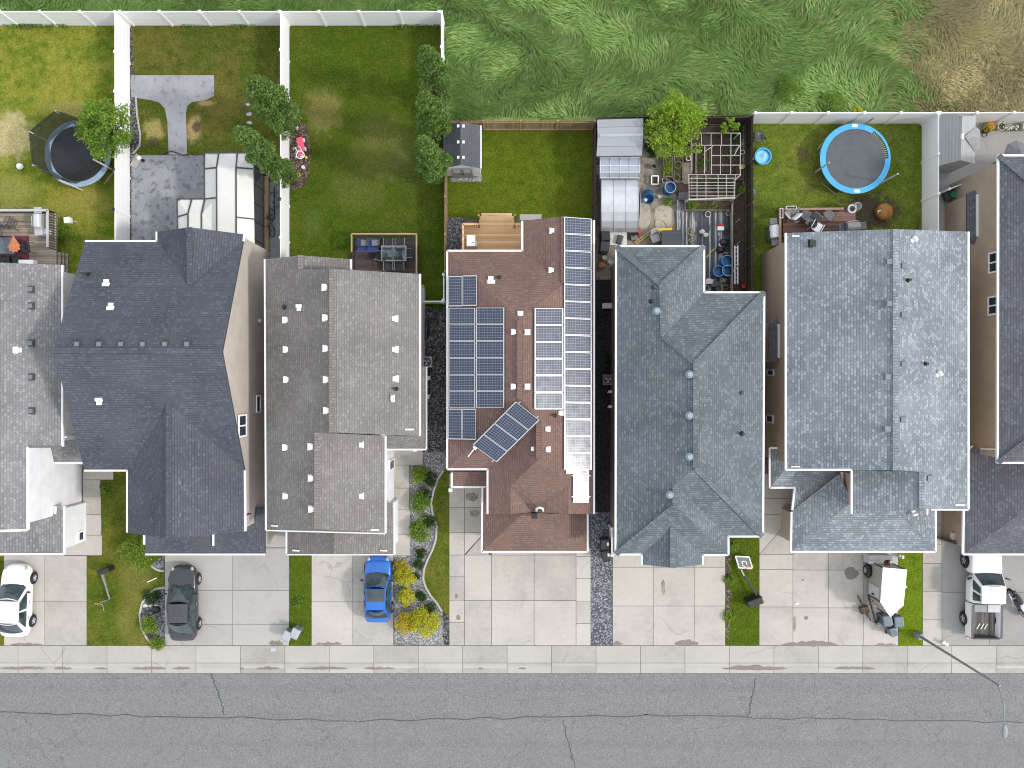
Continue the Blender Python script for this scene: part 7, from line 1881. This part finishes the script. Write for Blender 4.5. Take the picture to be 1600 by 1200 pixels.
# trailer
t=thing('cargo_trailer','white enclosed trailer with a pointed nose parked on the wide driveway','trailer',P(1366,915))
rpx=[(1379.5,886.5),(1417,890),(1411.5,946),(1391,964),(1375.5,941)]
pts=[P(*q,2.1) for q in rpx]
mb=MB(); mb.prism([(p.x,p.y) for p in pts],2.06,2.12); mb.build('roof',M['white'],t,bevel=.02)
ip=inset([(p.x,p.y) for p in pts],.03)
M['trail']=pm('tan_trailer_wall',(.30,.29,.26),.4,.1,3)
mb=MB(); mb.prism([tuple(p) for p in ip],.45,2.055); mb.build('body',M['trail'],t)
mb=MB()
for i in range(len(ip)):
    p=ip[i]; mb.bar((p[0],p[1],.45),(p[0],p[1],2.05),.06,.06)
mb.build('corner_trim',M['black'],t)
a,b=Vector(ip[0]),Vector(ip[4]); dv=(b-a).normalized(); nv=Vector((dv.y,-dv.x)) 
if nv.x>0: nv=-nv
mid=a.lerp(b,.28)
for k in (0,):
    c=mid+nv*.14
    M0=Matrix.Rotation(math.atan2(-dv.x,dv.y) if 0 else math.atan2(dv.x,-dv.y),3,'Z')
    mb=MB(); mb.lathe((0,0,0),[(.001,-.1),(.2,-.1),(.33,-.09),(.35,-.05),(.35,.05),(.33,.09),(.2,.1),(.001,.1)],26,axis='X'); mb.v=[M0@q+Vector((c.x,c.y,.36)) for q in mb.v]; wq=mb.build('wheel',M['rubber'],t)
    mb=MB(); mb.lathe((0,0,0),[(.001,-.105),(.18,-.105),(.18,.105),(.001,.105)],20,axis='X'); mb.v=[M0@q+Vector((c.x,c.y,.36)) for q in mb.v]; mb.build('rim',M['steel'],wq)
    mb=MB()
    for k2 in range(9):
        a0=math.pi*k2/9; a1=math.pi*(k2+1)/9
        q=lambda an,xx:M0@Vector((xx,.43*math.cos(an),.43*math.sin(an)))+Vector((c.x,c.y,.36))
        mb.add([q(a0,-.15),q(a0,.15),q(a1,.15),q(a1,-.15)],[(0,1,2,3)])
    o=mb.build('fender',M['black'],t,smooth=True); s_=o.modifiers.new('s','SOLIDIFY'); s_.thickness=.02
d0=a.lerp(b,.62)+nv*.02; d1=a.lerp(b,.93)+nv*.02
mb=MB(); mb.bar((d0.x,d0.y,1.2),(d1.x,d1.y,1.2),.03,1.3); d=mb.build('door',M['lgrey'],t)
mb=MB(); q=d0.lerp(d1,.85)+nv*.05; mb.box((q.x,q.y,1.1),(.08,.08,.2)); mb.build('handle',M['black'],d)
tip=Vector(ip[3]); cen=sum((Vector(p) for p in ip),Vector((0,0)))/5; dirn=Vector((math.sin(-.08),-1)).normalized()
e=tip+dirn*.95
mb=MB()
for k in (4,2):
    p=Vector(ip[k]); mb.bar((p.x,p.y,.45),(e.x,e.y,.45),.07,.09)
mb.build('tongue',M['black'],t)
mb=MB(); mb.cyl((e.x,e.y,.1),.05,.7,10); mb.box((e.x,e.y-.08,.46),(.12,.2,.1)); mb.build('jack',M['mgrey'],t)
t=thing('storage_chest','grey chest with a dark lid edge tucked under the pale garage eave','chest',P(1366,858))
c=P(*gp(1376,875,1.0),0); mb=MB(); mb.box(c+Vector((0,0,.1)),(1.35,.55,.85)); mb.build('body',M['lgrey'],t,bevel=.03)
mb=MB(); mb.box(c+Vector((0,.12,.95)),(1.45,.35,.06)); mb.build('lid',M['mgrey'],t,bevel=.02)
for s in (-.6,.6): mb=MB(); mb.box(c+Vector((s,0,.02)),(.12,.4,.09)); mb.build('foot',M['black'],t)
mb=MB(); c=P(*gp(1388,876,1.1),0); mb.box(c+Vector((0,-.1,.06)),(.36,.34,.95)); mb.cyl(c+Vector((.03,-.1,1.0)),.08,.12,12); single(mb,'generator',pm('maroon_paint',(.10,.02,.018),.45,.3,4),'small maroon machine beside the grey chest','machine',c,bevel=.04)
bk=bicycle('rusty bicycle leaning against the nose of the white trailer',pm('rusty_frame',(.16,.10,.06),.6,.3,5)); lean(bk,P(1349,946,.05),R(28),-.35)
mb=MB(); c=P(1348,951,.05); mb.box(c,(.5,.4,.35),.3); mb.tube([c+Vector((0,.1,.3)),c+Vector((.3,.6,.6)),c+Vector((.5,.9,.5))],.03,8); single(mb,'cart',M['rust'] if 0 else M['brownw'],'brown hand cart at the wheel of the rusty bicycle','cart',c,bevel=.02)
M['bing']=pm('bin_green_grey',(.06,.10,.10),.4,.25,4); M['lidg']=pm('bin_lid_grey',(.13,.16,.185),.35,.15,4)
for i,(x,y,rz,lb,m1,s) in enumerate([(1387.5,970.5,.15,'green grey wheelie bin beside the trailer nose, left of two','bing',1.0),(1405,972,.1,'dark wheelie bin between the trailer nose and the grass','dgrey',1.0),(1396.5,987.5,.3,'smallest round cornered green bin nearest the street','bing',.8)]):
    bin_(lb,*gp(x,y,1.0*s),M[m1],rz,M['lidg'],s)
for i,(x,y,lb,m1) in enumerate([(447,995,'pale lidded wheelie bin at the edge of the grey sedan driveway','mgrey'),(460,991,'pale lidded wheelie bin standing on the narrow grass strip','mgrey')]):
    bin_(lb,*gp(x,y,1.0),M[m1],-.45,pm('pale_bin_lid',(.34,.37,.40),.4,.1,4),.92)
# motorcycle at the right edge
t=thing('motorcycle','motorcycle with white and black fairing at the right edge beside the pickup','motorcycle',P(1583,941))
c=P(1584,940,.05); rz=R(-150); MR=Matrix.Rotation(rz,3,'Z')
def mrot(mb): mb.v=[MR@q+c for q in mb.v]; return mb
for y in (-.72,.72):
    mb=MB(); mb.lathe((0,y,.32),[(.001,-.03),(.22,-.04),(.3,-.07),(.32,-.03),(.32,.03),(.3,.07),(.22,.04),(.001,.03)],24,axis='X'); wq=mrot(mb).build('wheel',M['rubber'],t)
    mb=MB(); mb.lathe((0,y,.32),[(.001,-.075),(.2,-.075),(.2,.075),(.001,.075)],18,axis='X'); mrot(mb).build('rim',M['steel'],wq)
mb=MB(); mb.blob((0,.22,.82),.17,.34,.16,14,10); mrot(mb).build('fuel_tank',M['white'],t,smooth=True)
mb=MB(); mb.blob((0,-.42,.84),.15,.42,.09,14,8); mrot(mb).build('seat',M['dfab'],t,smooth=True)
mb=MB(); mb.blob((0,.62,.92),.2,.22,.2,14,10); mrot(mb).build('fairing',M['white'],t,smooth=True)
mb=MB(); mb.box((0,0,.28),(.34,.6,.45)); mrot(mb).build('engine',M['dgrey'],t,bevel=.05)
mb=MB(); mb.tube([(-.38,.36,1.05),(-.12,.5,1.0),(.12,.5,1.0),(.38,.36,1.05)],.02,8); mrot(mb).build('handlebar',M['black'],t)
for s in (-1,1):
    mb=MB(); mb.tube([(s*.1,.5,.98),(s*.1,.72,.32)],.03,8); mrot(mb).build('fork',M['steel'],t)
    mb=MB(); mb.blob((s*.36,.52,1.2),.08,.03,.05,10,6); mrot(mb).build('mirror',M['black'],t,smooth=True)
mb=MB(); mb.tube([(.18,.1,.3),(.2,-.4,.35),(.2,-.85,.48)],[.03,.05,.06],10); mrot(mb).build('exhaust',M['chrome'],t,smooth=True)
mb=MB(); mb.blob((0,-.88,.78),.12,.16,.06,10,8); mrot(mb).build('tail',M['black'],t,smooth=True)

# ================================================================== STREET FURNITURE AND PLAY THINGS
t=thing('street_lamp','tall grey street lamp standing on the lime grass strip by the sidewalk','street lamp',P(1432,991))
b0=P(1432,991)
mb=MB(); mb.box(b0+Vector((0,0,.0)),(.42,.42,.5),.2,tp=.9); mb.build('base_cover',M['mgrey'],t,bevel=.02)
mb=MB(); mb.cyl(b0+Vector((0,0,.5)),.17,.08,16); mb.tube([b0+Vector((0,0,.5)),b0+Vector((0,0,4)),b0+Vector((0,0,8.2))],[.085,.07,.05],12); mb.build('pole',pm('lamp_pole_steel',(.22,.225,.235),.4,.1,2,metal=.3),t,smooth=False)
mb=MB(); mb.tube([b0+Vector((0,0,8.1)),b0+Vector((0,-.8,8.5)),b0+Vector((0,-1.9,8.6))],[.04,.035,.03],10); mb.build('arm',M['mgrey'],t)
mb=MB(); mb.blob(b0+Vector((0,-2.2,8.6)),.16,.4,.07,14,8); h_=mb.build('lamp_head',M['mgrey'],t,smooth=True)
mb=MB(); mb.blob(b0+Vector((0,-2.25,8.55)),.11,.25,.05,12,8); mb.build('lens',M['lamp'],h_,smooth=True)
mb=MB(); mb.cyl(P(1475,1004,.03),.11,.35,14); mb.cyl(P(1475,1004,.38),.13,.05,14,r2=.08); single(mb,'marker_post',M['offwhite'],'short white marker post on the grey driveway corner','post',P(1475,1004))
mb=MB(); mb.box(P(427,1014.5,.05),(.3,.26,.02)); single(mb,'utility_cover',M['lgrey'],'pale square utility cover in the sidewalk','cover',P(427,1014.5))
# fallen hoop, right
t=thing('basketball_hoop','basketball hoop lying on the grass, its backboard facing up','basketball hoop',P(1170,905))
q=[P(1149,869,.35),P(1170,870,.35),P(1175.5,887.5,.35),P(1154.5,887,.35)]
M['board']=pm('smoky_backboard',(.16,.17,.17),.25,.15,3)
cen=sum(q,Vector())/4
mb=MB(); qq=[v+Vector((0,0,.02)) for v in q]; mb.add(qq+[v-Vector((0,0,.05)) for v in q],[(3,2,1,0),(4,5,6,7)]+[(i,(i+1)%4,(i+1)%4+4,i+4) for i in range(4)]); mb.build('backboard',M['board'],t)
mb=MB()
for i in range(4): mb.bar(q[i]+Vector((0,0,.035)),q[(i+1)%4]+Vector((0,0,.035)),.07,.03)
mb.build('board_frame',M['white'],t)
mb=MB(); u=(q[1]-q[0]);v=(q[3]-q[0]); f=lambda a,b:q[0]+u*a+v*b+Vector((0,0,.032))
for a,b in (((.34,.42),(.66,.42)),((.66,.42),(.66,.82)),((.66,.82),(.34,.82)),((.34,.82),(.34,.42))): mb.bar(f(*a),f(*b),.05,.012)
mb.build('target_square',M['white'],t)
mb=MB(); mb.ring(f(.78,.78)+Vector((0,0,.2)),.21,.012,26,6); mb.bar(f(.6,.8),f(.68,.78)+Vector((0,0,.18)),.08,.05); mb.build('rim',pm('orange_rim',(.6,.2,.08),.5,.1,4),t)
mb=MB(); mb.tube([P(1154,884,.3),P(1170,909,.4),P(1185,935,.55)],.06,10); mb.build('pole',M['dgrey'],t)
mb=MB(); mb.bar(P(1163,900,.45),P(1158,890,.4),.07,.05); mb.build('brace',M['lgrey'],t)
mb=MB(); mb.bar(P(1166,943,.5),P(1189,934,.5),.45,.9); mb.build('base',M['black'],t,bevel=.06)
mb=MB(); mb.lathe(P(1189.5,934,.65),[(.001,-.04),(.09,-.04),(.09,.04),(.001,.04)],14,axis='X'); mb.build('wheel',M['rubber'],t)
# fallen hoop, left
t=thing('basketball_hoop','basketball hoop tipped over on the lawn, its backboard edge-on','basketball hoop',P(165,915))
mb=MB(); mb.bar(P(156.5,894,.45),P(174.5,888,.45),.30,.8); mb.build('base',M['black'],t,bevel=.06)
mb=MB(); mb.tube([P(158,896,.45),P(165,915,.4),P(171,936,.45)],.055,10); mb.tube([P(161,897,.35),P(171.5,935,.35)],.035,8); mb.build('pole',M['mgrey'],t)
mb=MB(); mb.bar(P(161,939,.42),P(171.5,935.5,.42),.06,.75); mb.build('backboard',M['board'],t)
o=MB(); n_=28; cc=P(153,944,.42); v=[];f=[]
for i in range(n_):
    a=2*math.pi*i/n_
    for j in range(6):
        u_=2*math.pi*j/6; r=.22+.016*math.cos(u_); v.append(cc+Vector((r*math.cos(a),r*math.sin(a)*.45+.016*math.sin(u_),r*math.sin(a)*.8+.016*math.sin(u_))))
f=[(i*6+j,((i+1)%n_)*6+j,((i+1)%n_)*6+(j+1)%6,i*6+(j+1)%6) for i in range(n_) for j in range(6)]
o.add(v,f); o.build('rim',pm('faded_pink_rim',(.55,.28,.2),.5,.1,4),t,smooth=True)
mb=MB(); mb.tube([P(160,944,.35),P(162,954,.05)],.012,6); mb.build('rod',M['lgrey'],t)
mb=MB(); mb.bar(P(230,909.5,.06),P(245,903,.10),.07,.05); single(mb,'stake',M['offwhite'],'white wooden stake lying on the dry grass','stake',P(237,906))
r2=random.Random(4)
for i,(x,y,s,mt,lb) in enumerate([(227,946,.15,'offwhite','white stone at the left of the curved rock bed'),(235,945,.17,'conc','pale stone in the middle of the curved rock bed'),(244,946,.14,'offwhite','white stone near the grey sedan door'),(243,952,.28,'black','dark boulder near the grey sedan door'),(233,958,.25,'dgrey','dark boulder left of the bushy plant'),(235,990,.26,'black','dark boulder below the bushy plant'),(1414.5,917,.12,'offwhite','white pebble on the lime grass beside the trailer'),(1245,943,.12,'white','small white litter on the wide driveway')]):
    mb=MB(); mb.blob(P(x,y,s*.4),s,s*.8,s*.6,10,7,jit=.15,rnd=r2); single(mb,'rock' if i<7 else 'litter',M[mt],lb,'rock' if i<7 else 'litter',P(x,y),smooth=True)
mb=MB(); mb.box(P(1405.5,868,.03),(.14,.2,.45)); mb.cyl(P(1405.5,868,.48),.09,.08,12,r2=.03); single(mb,'garden_light',M['offwhite'],'small white garden light at the garage corner by the lime grass','garden light',P(1405.5,868))
# ================================================================== LIGHT AND CAMERA
w = bpy.data.worlds.new('World'); scene.world = w; w.use_nodes = True
nt = w.node_tree; bg = nt.nodes['Background']
sky = nt.nodes.new('ShaderNodeTexSky'); sky.sky_type = 'NISHITA'; sky.sun_disc = False
SE, SAZ = 40.0, math.atan2(-.22, .976)          # elevation, direction of the sun on the ground plane
sky.sun_elevation = R(SE); sky.sun_rotation = math.pi/2 - SAZ
sky.air_density = 1.0; sky.dust_density = 2.5; sky.ozone_density = 1.0
hs = nt.nodes.new('ShaderNodeHueSaturation'); hs.inputs['Saturation'].default_value = .45
nt.links.new(sky.outputs[0], hs.inputs['Color']); 
mx = nt.nodes.new('ShaderNodeMix'); mx.data_type = 'RGBA'; mx.inputs[0].default_value = .7   # thin even cloud over the clear sky
mx.inputs[7].default_value = (4.15, 4.3, 4.55, 1)
nt.links.new(hs.outputs[0], mx.inputs[6]); nt.links.new(mx.outputs[2], bg.inputs['Color'])
bg.inputs['Strength'].default_value = .15
sd = bpy.data.lights.new('sun', 'SUN'); sd.energy = 1.0; sd.angle = R(5); sd.color = (1, .955, .89)
so = bpy.data.objects.new('sun', sd); COL.objects.link(so)
v = Vector((math.cos(SAZ)*math.cos(R(SE)), math.sin(SAZ)*math.cos(R(SE)), math.sin(R(SE))))
so.rotation_euler = v.to_track_quat('Z', 'Y').to_euler(); so.location = v*60
cd = bpy.data.cameras.new('camera'); cd.sensor_width = 36; cd.lens = 36*H/64.0; cd.clip_end = 600
co = bpy.data.objects.new('camera', cd); COL.objects.link(co); co.location = (0,0,H); co.rotation_euler = (0,0,0)
scene.camera = co
vs = scene.view_settings; vs.view_transform = 'Standard'; vs.look = 'None'; vs.gamma = 1; vs.use_curve_mapping = False; vs.exposure = 1.1
scene.cycles.filter_width = 1.1
